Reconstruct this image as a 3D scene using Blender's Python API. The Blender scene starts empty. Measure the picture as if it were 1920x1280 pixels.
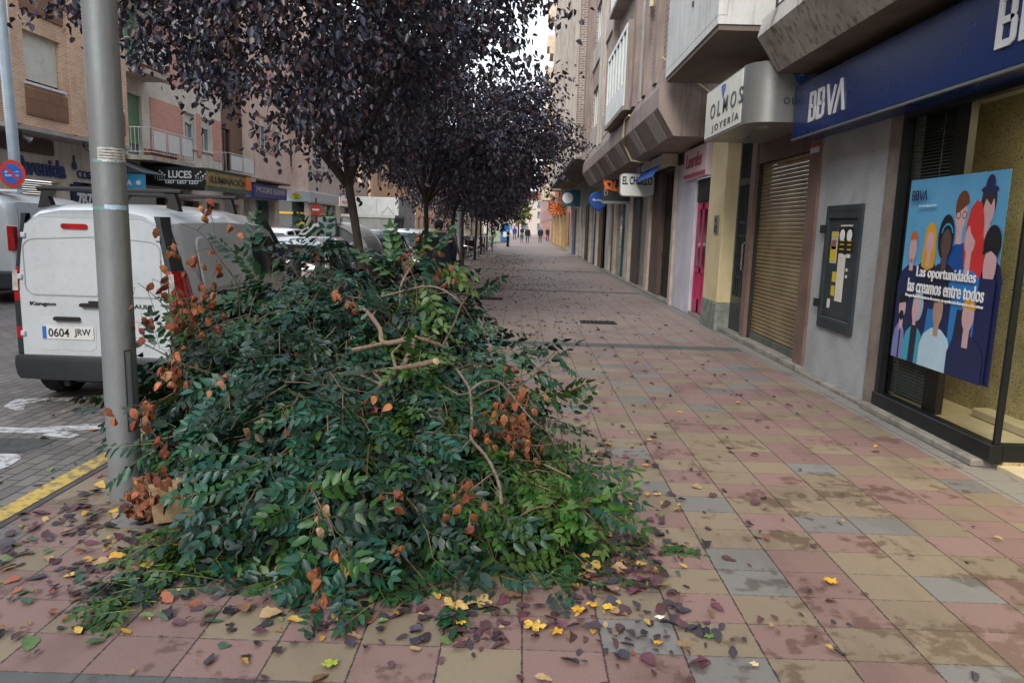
import bpy, math, random
import numpy as np
from mathutils import Vector, Matrix
random.seed(7); rng = np.random.default_rng(7)
SC = bpy.context.scene
COL = SC.collection
# ------------------------------------------------------------------ camera
FOC, CH = 1360.0, 1.6
def _axes():
    roll = .030; vx, vy = 18., -213.
    c, s = math.cos(roll), math.sin(roll)
    ux, uy = c*vx+s*vy, -s*vx+c*vy
    p = math.atan(-uy/FOC); yaw = math.atan(ux*math.cos(p)/FOC)
    fw = Vector((-math.sin(yaw)*math.cos(p), math.cos(yaw)*math.cos(p), -math.sin(p)))
    r0 = Vector((math.cos(yaw), math.sin(yaw), 0)); u0 = r0.cross(fw)
    return c*r0+s*u0, -s*r0+c*u0, fw
RR, UU, FF = _axes()
CAM = Vector((0, 0, CH))
cd = bpy.data.cameras.new('camera'); cam = bpy.data.objects.new('camera', cd); COL.objects.link(cam)
cd.sensor_width = 36; cd.lens = FOC*36/1920; cd.clip_end = 2000; cd.clip_start = .05
m = Matrix.Identity(4)
for i in range(3):
    m[i][0], m[i][1], m[i][2], m[i][3] = RR[i], UU[i], -FF[i], CAM[i]
cam.matrix_world = m
SC.camera = cam
# ------------------------------------------------------------------ light
W = bpy.data.worlds.new('World'); SC.world = W; W.use_nodes = True
nt = W.node_tree; nt.nodes.clear()
out = nt.nodes.new('ShaderNodeOutputWorld'); bg = nt.nodes.new('ShaderNodeBackground')
sky = nt.nodes.new('ShaderNodeTexSky'); sky.sky_type = 'NISHITA'; sky.sun_disc = False
SUN_EL, SUN_ROT = math.radians(38), math.radians(200)
sky.sun_elevation = SUN_EL; sky.sun_rotation = SUN_ROT; sky.air_density = 1.5; sky.dust_density = 3
mx = nt.nodes.new('ShaderNodeMix'); mx.data_type = 'RGBA'; mx.inputs[0].default_value = .72
mx.inputs[7].default_value = (7.7, 8.2, 8.9, 1)     # the even white of the cloud cover
nt.links.new(sky.outputs[0], mx.inputs[6]); nt.links.new(mx.outputs[2], bg.inputs[0])
bg.inputs[1].default_value = .118
nt.links.new(bg.outputs[0], out.inputs[0])
sl = bpy.data.lights.new('sun', 'SUN'); so = bpy.data.objects.new('sun', sl); COL.objects.link(so)
sl.energy = 1.2; sl.angle = math.radians(20); sl.color = (1, .96, .9)
so.rotation_euler = (math.radians(90)-SUN_EL, 0, math.radians(180)-SUN_ROT)
SC.view_settings.view_transform = 'Standard'; SC.view_settings.look = 'None'
SC.view_settings.gamma = 1; SC.view_settings.exposure = 1.1
# ------------------------------------------------------------------ pixel -> point at a real plane
def ray(x, y): return RR*(x-960)-UU*(y-640)+FF*FOC
def G(x, y, z=0.): d = ray(x, y); return CAM+d*((z-CH)/d.z)
def PX(x, y, X): d = ray(x, y); return CAM+d*(X/d.x)
def PY(x, y, Y): d = ray(x, y); return CAM+d*(Y/d.y)
# ------------------------------------------------------------------ materials
def srgb(h):
    if isinstance(h, str):
        h = h.lstrip('#'); v = [int(h[i:i+2], 16)/255 for i in (0, 2, 4)]
        return tuple((c/12.92 if c <= .04045 else ((c+.055)/1.055)**2.4) for c in v)
    return tuple(h)
MATS = {}
class NG:
    def __init__(s, name):
        s.m = bpy.data.materials.new(name); s.m.use_nodes = True; s.t = s.m.node_tree
        s.t.nodes.clear(); s.out = s.n('ShaderNodeOutputMaterial'); s.b = s.n('ShaderNodeBsdfPrincipled')
        s.l(s.b.outputs[0], s.out.inputs[0])
    def n(s, t, **k):
        o = s.t.nodes.new(t)
        for a, v in k.items(): setattr(o, a, v)
        return o
    def l(s, a, b): s.t.links.new(a, b)
    def set(s, sock, v):
        if hasattr(v, 'is_output') or hasattr(v, 'links'): s.l(v, sock)
        else:
            try: sock.default_value = v
            except Exception: sock.default_value = tuple(v)+(1,)
    def math(s, op, a, b=0., c=0., clamp=False):
        o = s.n('ShaderNodeMath', operation=op); o.use_clamp = clamp
        s.set(o.inputs[0], a); s.set(o.inputs[1], b); s.set(o.inputs[2], c); return o.outputs[0]
    def mix(s, f, a, b, mode='MIX'):
        o = s.n('ShaderNodeMix', data_type='RGBA', blend_type=mode)
        s.set(o.inputs[0], f); s.set(o.inputs[6], a if not isinstance(a, tuple) or len(a) == 4 else a+(1,))
        s.set(o.inputs[7], b if not isinstance(b, tuple) or len(b) == 4 else b+(1,)); return o.outputs[2]
    def pos(s, scale=(1, 1, 1)):
        g = s.n('ShaderNodeNewGeometry'); mp = s.n('ShaderNodeMapping'); mp.inputs[3].default_value = scale
        s.l(g.outputs['Position'], mp.inputs[0]); return mp.outputs[0]
    def obj(s, scale=(1, 1, 1)):
        g = s.n('ShaderNodeTexCoord'); mp = s.n('ShaderNodeMapping'); mp.inputs[3].default_value = scale
        s.l(g.outputs['Object'], mp.inputs[0]); return mp.outputs[0]
    def noise(s, v, scale, det=4, rough=.55):
        o = s.n('ShaderNodeTexNoise'); s.l(v, o.inputs['Vector']); o.inputs['Scale'].default_value = scale
        o.inputs['Detail'].default_value = det; o.inputs['Roughness'].default_value = rough; return o.outputs[0]
    def ramp(s, f, a, b):
        o = s.n('ShaderNodeMapRange'); o.interpolation_type = 'SMOOTHSTEP'
        s.l(f, o.inputs[0]); o.inputs[1].default_value = a; o.inputs[2].default_value = b; return o.outputs[0]
    def bump(s, h, strength=.3, dist=.01):
        o = s.n('ShaderNodeBump'); o.inputs['Strength'].default_value = strength; o.inputs['Distance'].default_value = dist
        s.l(h, o.inputs['Height']); s.l(o.outputs[0], s.b.inputs['Normal'])
def mat(name, c1, c2=None, scale=3., stretch=(1, 1, 1), rough=.7, metal=0., bump=0., speck=None, streak=None, spec=.5, coat=0., rvar=.12):
    if name in MATS: return MATS[name]
    g = NG(name); c1 = srgb(c1); c2 = srgb(c2) if c2 is not None else tuple(x*.72 for x in c1)
    v = g.obj(stretch)
    n1 = g.noise(v, scale, 6, .6)
    col = g.mix(g.ramp(n1, .35, .68), c1, c2)
    n2 = g.noise(v, scale*14, 3, .6)
    col = g.mix(g.math('MULTIPLY', g.ramp(n2, .45, .75), .25), col, tuple(x*.6 for x in c1))
    if speck:
        for sc_, cc, th in speck:
            n3 = g.noise(g.obj(), sc_, 1, .5)
            col = g.mix(g.ramp(n3, th, th+.06), col, srgb(cc))
    if streak:
        n4 = g.noise(g.obj((9, 9, .6)), 1.6, 5, .6)
        col = g.mix(g.math('MULTIPLY', g.ramp(n4, .48, .7), streak[1]), col, srgb(streak[0]))
    g.set(g.b.inputs['Base Color'], col)
    g.set(g.b.inputs['Roughness'], g.math('ADD', g.math('MULTIPLY', g.math('SUBTRACT', n1, .5), rvar*2), rough, clamp=True))
    g.b.inputs['Metallic'].default_value = metal; g.b.inputs['Specular IOR Level'].default_value = spec
    g.b.inputs['Coat Weight'].default_value = coat; g.b.inputs['Coat Roughness'].default_value = .08
    if bump: g.bump(n2, min(bump, 1), .01)
    MATS[name] = g.m; return g.m
def emit(name, c, s, base='#888888'):
    if name in MATS: return MATS[name]
    g = NG(name); g.b.inputs['Base Color'].default_value = srgb(base)+(1,)
    g.b.inputs['Emission Color'].default_value = srgb(c)+(1,); g.b.inputs['Emission Strength'].default_value = s
    MATS[name] = g.m; return g.m
def glass(name, tint='#1c2426', rough=.06, see=0.):
    if name in MATS: return MATS[name]
    g = NG(name)
    g.set(g.b.inputs['Base Color'], srgb(tint)); g.b.inputs['Roughness'].default_value = rough
    g.b.inputs['Specular IOR Level'].default_value = .9
    if see:
        tr = g.n('ShaderNodeBsdfTransparent'); tr.inputs[0].default_value = (.93, .96, .95, 1)
        gl = g.n('ShaderNodeBsdfGlossy'); gl.inputs[1].default_value = .02
        fr = g.n('ShaderNodeLayerWeight'); fr.inputs[0].default_value = .12
        ms = g.n('ShaderNodeMixShader'); g.l(fr.outputs[0], ms.inputs[0]); g.l(tr.outputs[0], ms.inputs[1]); g.l(gl.outputs[0], ms.inputs[2])
        g.l(ms.outputs[0], g.out.inputs[0])
    else:
        n = g.noise(g.obj((.8, .8, .5)), 1.3, 3)
        g.set(g.b.inputs['Base Color'], g.mix(g.ramp(n, .4, .65), srgb(tint), tuple(x*2.2+.01 for x in srgb(tint))))
    MATS[name] = g.m; return g.m
def brick(name, a, b, mortar, bw=.24, bh=.06, rough=.85, shade=None):
    if name in MATS: return MATS[name]
    g = NG(name); P = g.n('ShaderNodeNewGeometry').outputs['Position']
    sx = g.n('ShaderNodeSeparateXYZ'); g.l(P, sx.inputs[0])
    cb = g.n('ShaderNodeCombineXYZ'); g.l(g.math('ADD', sx.outputs[0], sx.outputs[1]), cb.inputs[0]); g.l(sx.outputs[2], cb.inputs[1])
    t = g.n('ShaderNodeTexBrick'); g.l(cb.outputs[0], t.inputs[0])
    t.inputs['Color1'].default_value = srgb(a)+(1,); t.inputs['Color2'].default_value = srgb(b)+(1,); t.inputs['Mortar'].default_value = srgb(mortar)+(1,)
    t.inputs['Scale'].default_value = 1; t.inputs['Mortar Size'].default_value = .009; t.inputs['Brick Width'].default_value = bw; t.inputs['Row Height'].default_value = bh
    n = g.noise(g.pos(), .9, 5)
    col = g.mix(g.math('MULTIPLY', g.ramp(n, .42, .7), .4), t.outputs[0], tuple(x*.45 for x in srgb(a)))
    g.set(g.b.inputs['Base Color'], col); g.b.inputs['Roughness'].default_value = rough
    g.bump(t.outputs[1], -.0 if False else .35, -.006)
    MATS[name] = g.m; return g.m
def vcol(name, rough=.5, sss=0., spec=.5, var=.25):
    """material whose colour is each leaf's own colour attribute"""
    if name in MATS: return MATS[name]
    g = NG(name); a = g.n('ShaderNodeAttribute', attribute_name='Col')
    n = g.noise(g.obj(), 60, 2)
    col = g.mix(g.math('MULTIPLY', g.ramp(n, .4, .7), var), a.outputs[0], g.mix(1., a.outputs[0], (.45, .45, .4), 'MULTIPLY'))
    g.set(g.b.inputs['Base Color'], col); g.b.inputs['Roughness'].default_value = rough; g.b.inputs['Specular IOR Level'].default_value = spec
    if sss:
        tl = g.n('ShaderNodeBsdfTranslucent'); g.l(col, tl.inputs[0])
        ms = g.n('ShaderNodeMixShader'); ms.inputs[0].default_value = sss
        g.l(g.b.outputs[0], ms.inputs[1]); g.l(tl.outputs[0], ms.inputs[2]); g.l(ms.outputs[0], g.out.inputs[0])
    MATS[name] = g.m; return g.m
# ------------------------------------------------------------------ mesh builder
EACH = {'pillar', 'tile_panel', 'brick_panel', 'cornice_panel', 'guide_rail', 'pier', 'spandrel', 'hinge', 'gauge', 'wheel_arch', 'hatch_seam', 'label_strip', 'downlight', 'gem_logo', 'yellow_stripe', 'shop_window', 'upper_wall_band', 'column_and_backing', 'side_trim', 'posting_flap', 'pot', 'rear_leaf', 'panel_seam', 'box', 'lintel'}
class MB:
    def __init__(s): s.v = []; s.f = []; s.mi = []; s.c = None; s.marks = []
    def add(s, vs, fs, mi=0):
        n = len(s.v); s.v += [tuple(p) for p in vs]
        s.f += [tuple(i+n for i in f) for f in fs]; s.mi += [mi]*len(fs); return s
    def box(s, x0, x1, y0, y1, z0, z1, mi=0, bev=0.):
        if x0 > x1: x0, x1 = x1, x0
        if y0 > y1: y0, y1 = y1, y0
        if z0 > z1: z0, z1 = z1, z0
        b = min(bev, (x1-x0)*.45, (y1-y0)*.45, (z1-z0)*.45)
        if b <= 0:
            vs = [(x, y, z) for z in (z0, z1) for y in (y0, y1) for x in (x0, x1)]
            return s.add(vs, [(0, 2, 3, 1), (4, 5, 7, 6), (0, 1, 5, 4), (2, 6, 7, 3), (0, 4, 6, 2), (1, 3, 7, 5)], mi)
        vs = []; 
        for sx, X in ((0, x0), (1, x1)):
            for sy, Y in ((0, y0), (1, y1)):
                for sz, Z in ((0, z0), (1, z1)):
                    dx, dy, dz = (b if not sx else -b), (b if not sy else -b), (b if not sz else -b)
                    vs += [(X, Y+dy, Z+dz), (X+dx, Y, Z+dz), (X+dx, Y+dy, Z)]
        I = lambda sx, sy, sz, k: (sx*4+sy*2+sz)*3+k
        fs = []
        for a in (0, 1):
            q = [I(a, 0, 0, 0), I(a, 1, 0, 0), I(a, 1, 1, 0), I(a, 0, 1, 0)]; fs.append(q if a else q[::-1])
            q = [I(0, a, 0, 1), I(1, a, 0, 1), I(1, a, 1, 1), I(0, a, 1, 1)]; fs.append(q[::-1] if a else q)
            q = [I(0, 0, a, 2), I(1, 0, a, 2), I(1, 1, a, 2), I(0, 1, a, 2)]; fs.append(q if a else q[::-1])
        for a in (0, 1):
            for c in (0, 1):
                fs.append((I(a, c, 0, 0), I(a, c, 1, 0), I(a, c, 1, 1), I(a, c, 0, 1)))
                fs.append((I(a, 0, c, 0), I(a, 1, c, 0), I(a, 1, c, 2), I(a, 0, c, 2)))
                fs.append((I(0, a, c, 1), I(1, a, c, 1), I(1, a, c, 2), I(0, a, c, 2)))
                for d in (0, 1): fs.append((I(a, c, d, 0), I(a, c, d, 1), I(a, c, d, 2)))
        return s.add(vs, fs, mi)
    def prism(s, poly, fn, t0, t1, mi=0):
        """extrude 2-D poly; fn(u, v, t) -> point"""
        n = len(poly); vs = [fn(u, v, t0) for u, v in poly]+[fn(u, v, t1) for u, v in poly]
        fs = [tuple(range(n)), tuple(range(2*n-1, n-1, -1))]+[(i, (i+1) % n, n+(i+1) % n, n+i) for i in range(n)]
        return s.add(vs, fs, mi)
    def tube(s, pts, rad, k=8, mi=0, caps=True):
        pts = [Vector(p) for p in pts]; n = len(pts)
        if not hasattr(rad, '__len__'): rad = [rad]*n
        ref = None; vs = []
        for i, p in enumerate(pts):
            t = (pts[min(i+1, n-1)]-pts[max(i-1, 0)]).normalized()
            if ref is None: ref = t.orthogonal().normalized()
            a = (ref-t*ref.dot(t)).normalized(); ref = a; b = t.cross(a)
            for j in range(k):
                an = 2*math.pi*j/k; vs.append(p+(a*math.cos(an)+b*math.sin(an))*rad[i])
        fs = [(i*k+j, i*k+(j+1) % k, (i+1)*k+(j+1) % k, (i+1)*k+j) for i in range(n-1) for j in range(k)]
        if caps: fs += [tuple(range(k-1, -1, -1)), tuple(range((n-1)*k, n*k))]
        return s.add(vs, fs, mi)
    def lathe(s, prof, c=(0, 0, 0), k=16, mi=0, axis='z', sq=1.):
        vs = []
        for r, h in prof:
            for j in range(k):
                a = 2*math.pi*j/k; x, y = r*math.cos(a), r*math.sin(a)*sq
                p = (x, y, h) if axis == 'z' else ((h, x, y) if axis == 'x' else (x, h, y))
                vs.append((p[0]+c[0], p[1]+c[1], p[2]+c[2]))
        n = len(prof)
        fs = [(i*k+j, i*k+(j+1) % k, (i+1)*k+(j+1) % k, (i+1)*k+j) for i in range(n-1) for j in range(k)]
        fs += [tuple(range(k-1, -1, -1)), tuple(range((n-1)*k, n*k))]
        return s.add(vs, fs, mi)
    def loft(s, rings, mi=0, close=True, caps=True):
        k = len(rings[0]); vs = [p for r in rings for p in r]
        fs = [(i*k+j, i*k+(j+1) % k, (i+1)*k+(j+1) % k, (i+1)*k+j) for i in range(len(rings)-1) for j in range(k if close else k-1)]
        if caps: fs += [tuple(range(k-1, -1, -1)), tuple(range((len(rings)-1)*k, len(rings)*k))]
        return s.add(vs, fs, mi)
    def islands(s):
        par = list(range(len(s.v)))
        def find(a):
            while par[a] != a: par[a] = par[par[a]]; a = par[a]
            return a
        for f in s.f:
            r = find(f[0])
            for q in f[1:]: par[find(q)] = r
        g = {}
        for f, m_ in zip(s.f, s.mi): g.setdefault(find(f[0]), []).append((f, m_))
        out = []
        for fl in g.values():
            b = MB(); idx = {}
            for f, m_ in fl:
                b.f.append(tuple(idx.setdefault(i, len(idx)) for i in f)); b.mi.append(m_)
            b.v = [None]*len(idx)
            for i, k in idx.items(): b.v[k] = s.v[i]
            out.append(b)
        return out
    def build(s, name, mats, parent=None, smooth=False, local=False, fix=True):
        if len(s.marks) > 1 and parent is not None:
            cuts = [0]+[m_ for m_ in s.marks[1:]]+[len(s.f)]; first = None
            for a, b_ in zip(cuts, cuts[1:]):
                if a == b_: continue
                q = MB(); idx = {}
                for f, mi in zip(s.f[a:b_], s.mi[a:b_]): q.f.append(tuple(idx.setdefault(i, len(idx)) for i in f)); q.mi.append(mi)
                q.v = [None]*len(idx)
                for i, k in idx.items(): q.v[k] = s.v[i]
                o = q.build1(name, mats, parent, smooth, local, fix); first = first or o
            return first
        if name in EACH and parent is not None:
            isl = s.islands()
            if 1 < len(isl) <= 60: return [b.build1(name, mats, parent, smooth, local, fix) for b in isl][0]
        return s.build1(name, mats, parent, smooth, local, fix)
    def build1(s, name, mats, parent=None, smooth=False, local=False, fix=True):
        me = bpy.data.meshes.new(name)
        off = Vector((0, 0, 0)) if (parent is None or local) else wloc(parent)
        me.from_pydata([(p[0]-off[0], p[1]-off[1], p[2]-off[2]) for p in s.v], [], s.f)
        for m_ in (mats if isinstance(mats, (list, tuple)) else [mats]): me.materials.append(m_)
        me.polygons.foreach_set('material_index', s.mi)
        if smooth: me.polygons.foreach_set('use_smooth', [True]*len(s.f))
        me.update()
        if fix:
            import bmesh
            b = bmesh.new(); b.from_mesh(me); bmesh.ops.recalc_face_normals(b, faces=b.faces); b.to_mesh(me); b.free()
        if smooth:
            try: me.set_sharp_from_angle(angle=math.radians(38))
            except Exception: pass
        o = bpy.data.objects.new(name, me); COL.objects.link(o)
        if parent: o.parent = parent
        return o
def wloc(o):
    v = Vector((0, 0, 0))
    while o: v += o.location; o = o.parent
    return v
def tag(o, label=None, cat=None, group=None, kind=None):
    if label: o['label'] = label
    if cat: o['category'] = cat
    if group: o['group'] = group
    if kind: o['kind'] = kind
    return o
def thing(name, label, cat, loc=(0, 0, 0), rz=0., group=None):
    o = bpy.data.objects.new(name, None); COL.objects.link(o); o.location = loc; o.rotation_euler = (0, 0, rz)
    o.empty_display_size = .1; return tag(o, label, cat, group)
def dup(o, parent=None):
    c = o.copy(); COL.objects.link(c); c.parent = parent
    for ch in list(o.children): dup(ch, c)
    return c
def text_mesh(s, bold=0., spacing=1., shear=0.):
    cu = bpy.data.curves.new('lettering', 'FONT'); cu.body = s; cu.size = 1; cu.offset = bold; cu.extrude = .02; cu.resolution_u = 3
    cu.space_character = spacing; cu.shear = shear
    ob = bpy.data.objects.new('lettering', cu); COL.objects.link(ob)
    dg = bpy.context.evaluated_depsgraph_get(); me = bpy.data.meshes.new_from_object(ob.evaluated_get(dg))
    V = [v.co.copy() for v in me.vertices]; Fs = [tuple(p.vertices) for p in me.polygons]
    bpy.data.objects.remove(ob); bpy.data.curves.remove(cu); bpy.data.meshes.remove(me)
    x0 = min(v.x for v in V); x1 = max(v.x for v in V); y0 = min(v.y for v in V); y1 = max(v.y for v in V)
    return [((v.x-x0)/(x1-x0), (v.y-y0)/(y1-y0), v.z/.02) for v in V], Fs
def text(mb, s, o, r, u, w, h, th=.004, bold=.01, mi=0, spacing=1., shear=0.):
    """lettering: o bottom-left point, r/u unit vectors, w x h metres"""
    mb.marks.append(len(mb.f)); V, Fs = text_mesh(s, bold, spacing, shear); o = Vector(o); r = Vector(r).normalized(); u = Vector(u).normalized(); n = r.cross(u)
    mb.add([o+r*(a*w)+u*(b*h)+n*(c*th) for a, b, c in V], Fs, mi); return mb
Z = (0, 0, 1)
# a wall of rectangles with real openings.  P(u, z, d): u along, d outwards
def wall(mb, P, u0, u1, z0, z1, holes=(), depth=.2, mi=0, mr=None):
    us = sorted({u0, u1, *[min(max(h[i], u0), u1) for h in holes for i in (0, 1)]}); zs = sorted({z0, z1, *[min(max(h[i], z0), z1) for h in holes for i in (2, 3)]})
    for a, b in zip(us, us[1:]):
        for c, d in zip(zs, zs[1:]):
            cu, cz = (a+b)/2, (c+d)/2
            if any(h[0] < cu < h[1] and h[2] < cz < h[3] for h in holes): continue
            mb.add([P(a, c, 0), P(b, c, 0), P(b, d, 0), P(a, d, 0)], [(0, 1, 2, 3)], mi)
    for a, b, c, d in holes:
        k = mi if mr is None else mr
        for (p, q) in (((a, c), (b, c)), ((b, c), (b, d)), ((b, d), (a, d)), ((a, d), (a, c))):
            mb.add([P(p[0], p[1], 0), P(q[0], q[1], 0), P(q[0], q[1], -depth), P(p[0], p[1], -depth)], [(0, 1, 2, 3)], k)
    return mb
def pbox(mb, P, u0, u1, z0, z1, d0, d1, mi=0):
    vs = [P(u, z, d) for d in (d0, d1) for z in (z0, z1) for u in (u0, u1)]
    return mb.add(vs, [(0, 2, 3, 1), (4, 5, 7, 6), (0, 1, 5, 4), (2, 6, 7, 3), (0, 4, 6, 2), (1, 3, 7, 5)], mi)
def window(parent, P, a, b, c, d, depth=.2, frame=None, pane=None, shutter=None, sh=0., sill=None, mull=1, lab=None):
    f = MB(); t = .05; dd = -depth+.03
    for (q) in ((a, a+t, c, d), (b-t, b, c, d), (a+t, b-t, c, c+t), (a+t, b-t, d-t, d)): pbox(f, P, *q, dd-.04, dd+.02)
    for i in range(1, mull+1):
        x = a+(b-a)*i/(mull+1); pbox(f, P, x-.025, x+.025, c+t, d-t, dd-.035, dd+.015)
    w = f.build('window', frame, parent)
    if lab: w['label'] = lab
    g = MB(); pbox(g, P, a+t*.6, b-t*.6, c+t*.6, d-t*.6, dd-.02, dd-.008); g.build('pane', pane, w)
    if shutter and sh > 0:
        s = MB(); n = max(3, int(sh*(d-c)/.055)); hh = sh*(d-c)/n
        for i in range(n): pbox(s, P, a+.02, b-.02, d-(i+1)*hh+.006, d-i*hh, dd+.03, dd+.045)
        pbox(s, P, a+.03, b-.03, d-n*hh, d, dd+.022, dd+.034)
        s.build('roller_blind', shutter, w)
    if sill:
        s = MB(); pbox(s, P, a-.08, b+.08, c-.06, c-.003, -depth+.05, .06); s.build('sill', sill, w)
    return w
# ================================================================== GROUND
RZ = -.09                      # road level
BANDS = [(1.62, 2.33), (9.93, 10.28), (18.7, 19.1), (27.6, 28.1), (42, 42.6), (60, 60.8), (78, 79)]
def pavement_material():
    g = NG('pavement_tiles'); P = g.n('ShaderNodeNewGeometry').outputs['Position']
    sx = g.n('ShaderNodeSeparateXYZ'); g.l(P, sx.inputs[0]); X, Y_ = sx.outputs[0], sx.outputs[1]
    TW, TD = .3125, .2435
    u = g.math('DIVIDE', g.math('ADD', X, 30*TW-.052), TW); v = g.math('DIVIDE', g.math('SUBTRACT', Y_, 2.33-10*TD), TD)
    fu, fv = g.math('FLOOR', u), g.math('FLOOR', v)
    cb = g.n('ShaderNodeCombineXYZ'); g.l(fu, cb.inputs[0]); g.l(fv, cb.inputs[1])
    wn = g.n('ShaderNodeTexWhiteNoise', noise_dimensions='2D'); g.l(cb.outputs[0], wn.inputs[0])
    sp = g.n('ShaderNodeSeparateColor'); g.l(wn.outputs[1], sp.inputs[0]); h, h2, h3 = sp.outputs
    chk = g.math('MODULO', g.math('ADD', fu, fv), 2.)
    sw = g.math('GREATER_THAN', h, .78)
    chk = g.math('ABSOLUTE', g.math('SUBTRACT', chk, sw))
    red, yel, gry = srgb('#806560'), srgb('#80735f'), srgb('#6f706f')
    c = g.mix(chk, red, yel); c = g.mix(g.math('GREATER_THAN', h2, .915), c, gry)
    c = g.mix(.6, c, g.mix(h3, (.70, .68, .68), (1.08, 1.08, 1.08)), 'MULTIPLY')
    c = g.mix(.12, c, srgb('#8d807a'))
    # farther up the street the slabs blend into one greyer tone
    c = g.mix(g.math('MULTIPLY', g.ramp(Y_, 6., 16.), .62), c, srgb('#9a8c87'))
    # grey bands
    b = None
    for y0, y1 in BANDS:
        k = g.math('MULTIPLY', g.math('GREATER_THAN', Y_, y0), g.math('LESS_THAN', Y_, y1))
        b = k if b is None else g.math('MAXIMUM', b, k)
    c = g.mix(b, c, srgb('#525656'))
    edge = g.math('GREATER_THAN', X, 3.13)
    c = g.mix(edge, c, srgb('#807d78'))
    # grain and grit
    pp = g.pos(); n1 = g.noise(pp, 260, 2, .7); n2 = g.noise(pp, 55, 4, .7); n3 = g.noise(pp, 1.7, 6, .62); n5 = g.noise(pp, 11, 4, .6)
    c = g.mix(g.math('MULTIPLY', g.ramp(n1, .42, .62), .42), c, g.mix(1., c, (.45, .43, .42), 'MULTIPLY'))
    c = g.mix(g.math('MULTIPLY', g.ramp(n2, .5, .8), .35), c, g.mix(1., c, (.55, .53, .52), 'MULTIPLY'))
    # damp stains with shapes of their own
    st = g.ramp(g.math('ADD', n3, g.math('MULTIPLY', g.math('SUBTRACT', n5, .5), .45)), .545, .61)
    near = g.math('SUBTRACT', 1., g.math('MULTIPLY', g.ramp(Y_, 4.2, 7.5), .6))
    st = g.math('MULTIPLY', st, near)
    c = g.mix(g.math('MULTIPLY', st, .70), c, g.mix(1., c, (.46, .37, .32), 'MULTIPLY'))
    n6 = g.noise(g.pos((1, .5, 1)), 2.6, 5, .65)
    c = g.mix(g.math('MULTIPLY', g.ramp(n6, .5, .66), .3), c, g.mix(1., c, (.45, .41, .40), 'MULTIPLY'))
    # joints
    du = g.math('ABSOLUTE', g.math('SUBTRACT', g.math('FRACT', g.math('ADD', u, .5)), .5)); dv = g.math('ABSOLUTE', g.math('SUBTRACT', g.math('FRACT', g.math('ADD', v, .5)), .5))
    nj = g.math('MULTIPLY', g.math('SUBTRACT', n2, .42), .022)
    ju = g.math('LESS_THAN', g.math('ADD', g.math('MULTIPLY', du, TW), nj), .0054); jv = g.math('LESS_THAN', g.math('ADD', g.math('MULTIPLY', dv, TD), nj), .0040)
    j = g.math('MAXIMUM', ju, g.math('MULTIPLY', jv, .8)); jm = g.math('MAXIMUM', j, 0.)
    c = g.mix(g.math('MULTIPLY', jm, .92), c, srgb('#282423'))
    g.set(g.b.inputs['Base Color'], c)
    g.set(g.b.inputs['Roughness'], g.math('SUBTRACT', g.math('ADD', .50, g.math('MULTIPLY', n5, .22)), g.math('MULTIPLY', st, .16)))
    hh = g.math('SUBTRACT', g.math('MULTIPLY', n1, .2), jm); g.bump(hh, .5, .006)
    return g.m
def cobble_material(name, a, b_, W_=.2, H_=.1, mort='#2b2a29', rot=0):
    g = NG(name); t = g.n('ShaderNodeTexBrick'); pv = g.pos(); 
    if rot:
        mp = g.n('ShaderNodeMapping'); mp.inputs[2].default_value = (0, 0, rot); g.l(pv, mp.inputs[0]); pv = mp.outputs[0]
    g.l(pv, t.inputs[0]); t.inputs['Scale'].default_value = 1
    t.inputs['Color1'].default_value = srgb(a)+(1,); t.inputs['Color2'].default_value = srgb(b_)+(1,); t.inputs['Mortar'].default_value = srgb(mort)+(1,)
    t.inputs['Brick Width'].default_value = W_; t.inputs['Row Height'].default_value = H_; t.inputs['Mortar Size'].default_value = .006; t.inputs['Bias'].default_value = -.1
    n = g.noise(g.pos(), 1.3, 6); n2 = g.noise(g.pos(), 60, 3)
    c = g.mix(g.math('MULTIPLY', g.ramp(n, .4, .7), .5), t.outputs[0], g.mix(1., t.outputs[0], (.55, .52, .5), 'MULTIPLY'))
    c = g.mix(g.math('MULTIPLY', g.ramp(n2, .4, .7), .4), c, g.mix(1., c, (.6, .6, .6), 'MULTIPLY'))
    g.set(g.b.inputs['Base Color'], c); g.b.inputs['Roughness'].default_value = .7; g.bump(t.outputs[1], .6, -.008)
    return g.m
def sheet(name, mats, rects, kind='structure', z=0.):
    b = MB()
    for x0, x1, y0, y1, zz in rects: b.add([(x0, y0, zz), (x1, y0, zz), (x1, y1, zz), (x0, y1, zz)], [(0, 1, 2, 3)])
    return tag(b.build(name, mats, fix=False), kind=kind)
KX = -2.62
sheet('pavement', pavement_material(), [(KX, 30, -12, 400, 0)])
sheet('road', cobble_material('road_pavers', '#6f6a68', '#575553', .21, .105, rot=math.radians(90)), [(-11.2, KX-.18, -12, 400, RZ)])
sheet('far_pavement', cobble_material('far_slabs', '#8d8480', '#7a716c', .4, .4), [(-40, -11.2, -12, 400, .03)])
b = MB(); b.box(KX-.18, KX+.0-.002, -12, 400, RZ-.2, .004, 0); tag(b.build('kerb', mat('kerb_stone', '#4b4a4a', '#38383a', rough=.8, bump=.4)), kind='structure')
b = MB(); b.box(-11.3, -11.2, -12, 400, RZ-.2, .034); tag(b.build('far_kerb', mat('kerb_pale', '#8c8884', '#6c6966', rough=.8)), kind='structure')
def worn_paint(name, c, base='#615d5b'):
    g = NG(name); n = g.noise(g.pos(), 14, 6, .7); n2 = g.noise(g.pos(), 2.5, 3)
    g.set(g.b.inputs['Base Color'], g.mix(g.ramp(g.math('ADD', n, g.math('MULTIPLY', n2, .25)), .56, .74), srgb(c), srgb(base))); g.b.inputs['Roughness'].default_value = .6
    return g.m
yp, wp = worn_paint('yellow_paint', '#b39a46', '#6d6450'), worn_paint('white_paint', '#aeb1b5')
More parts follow.
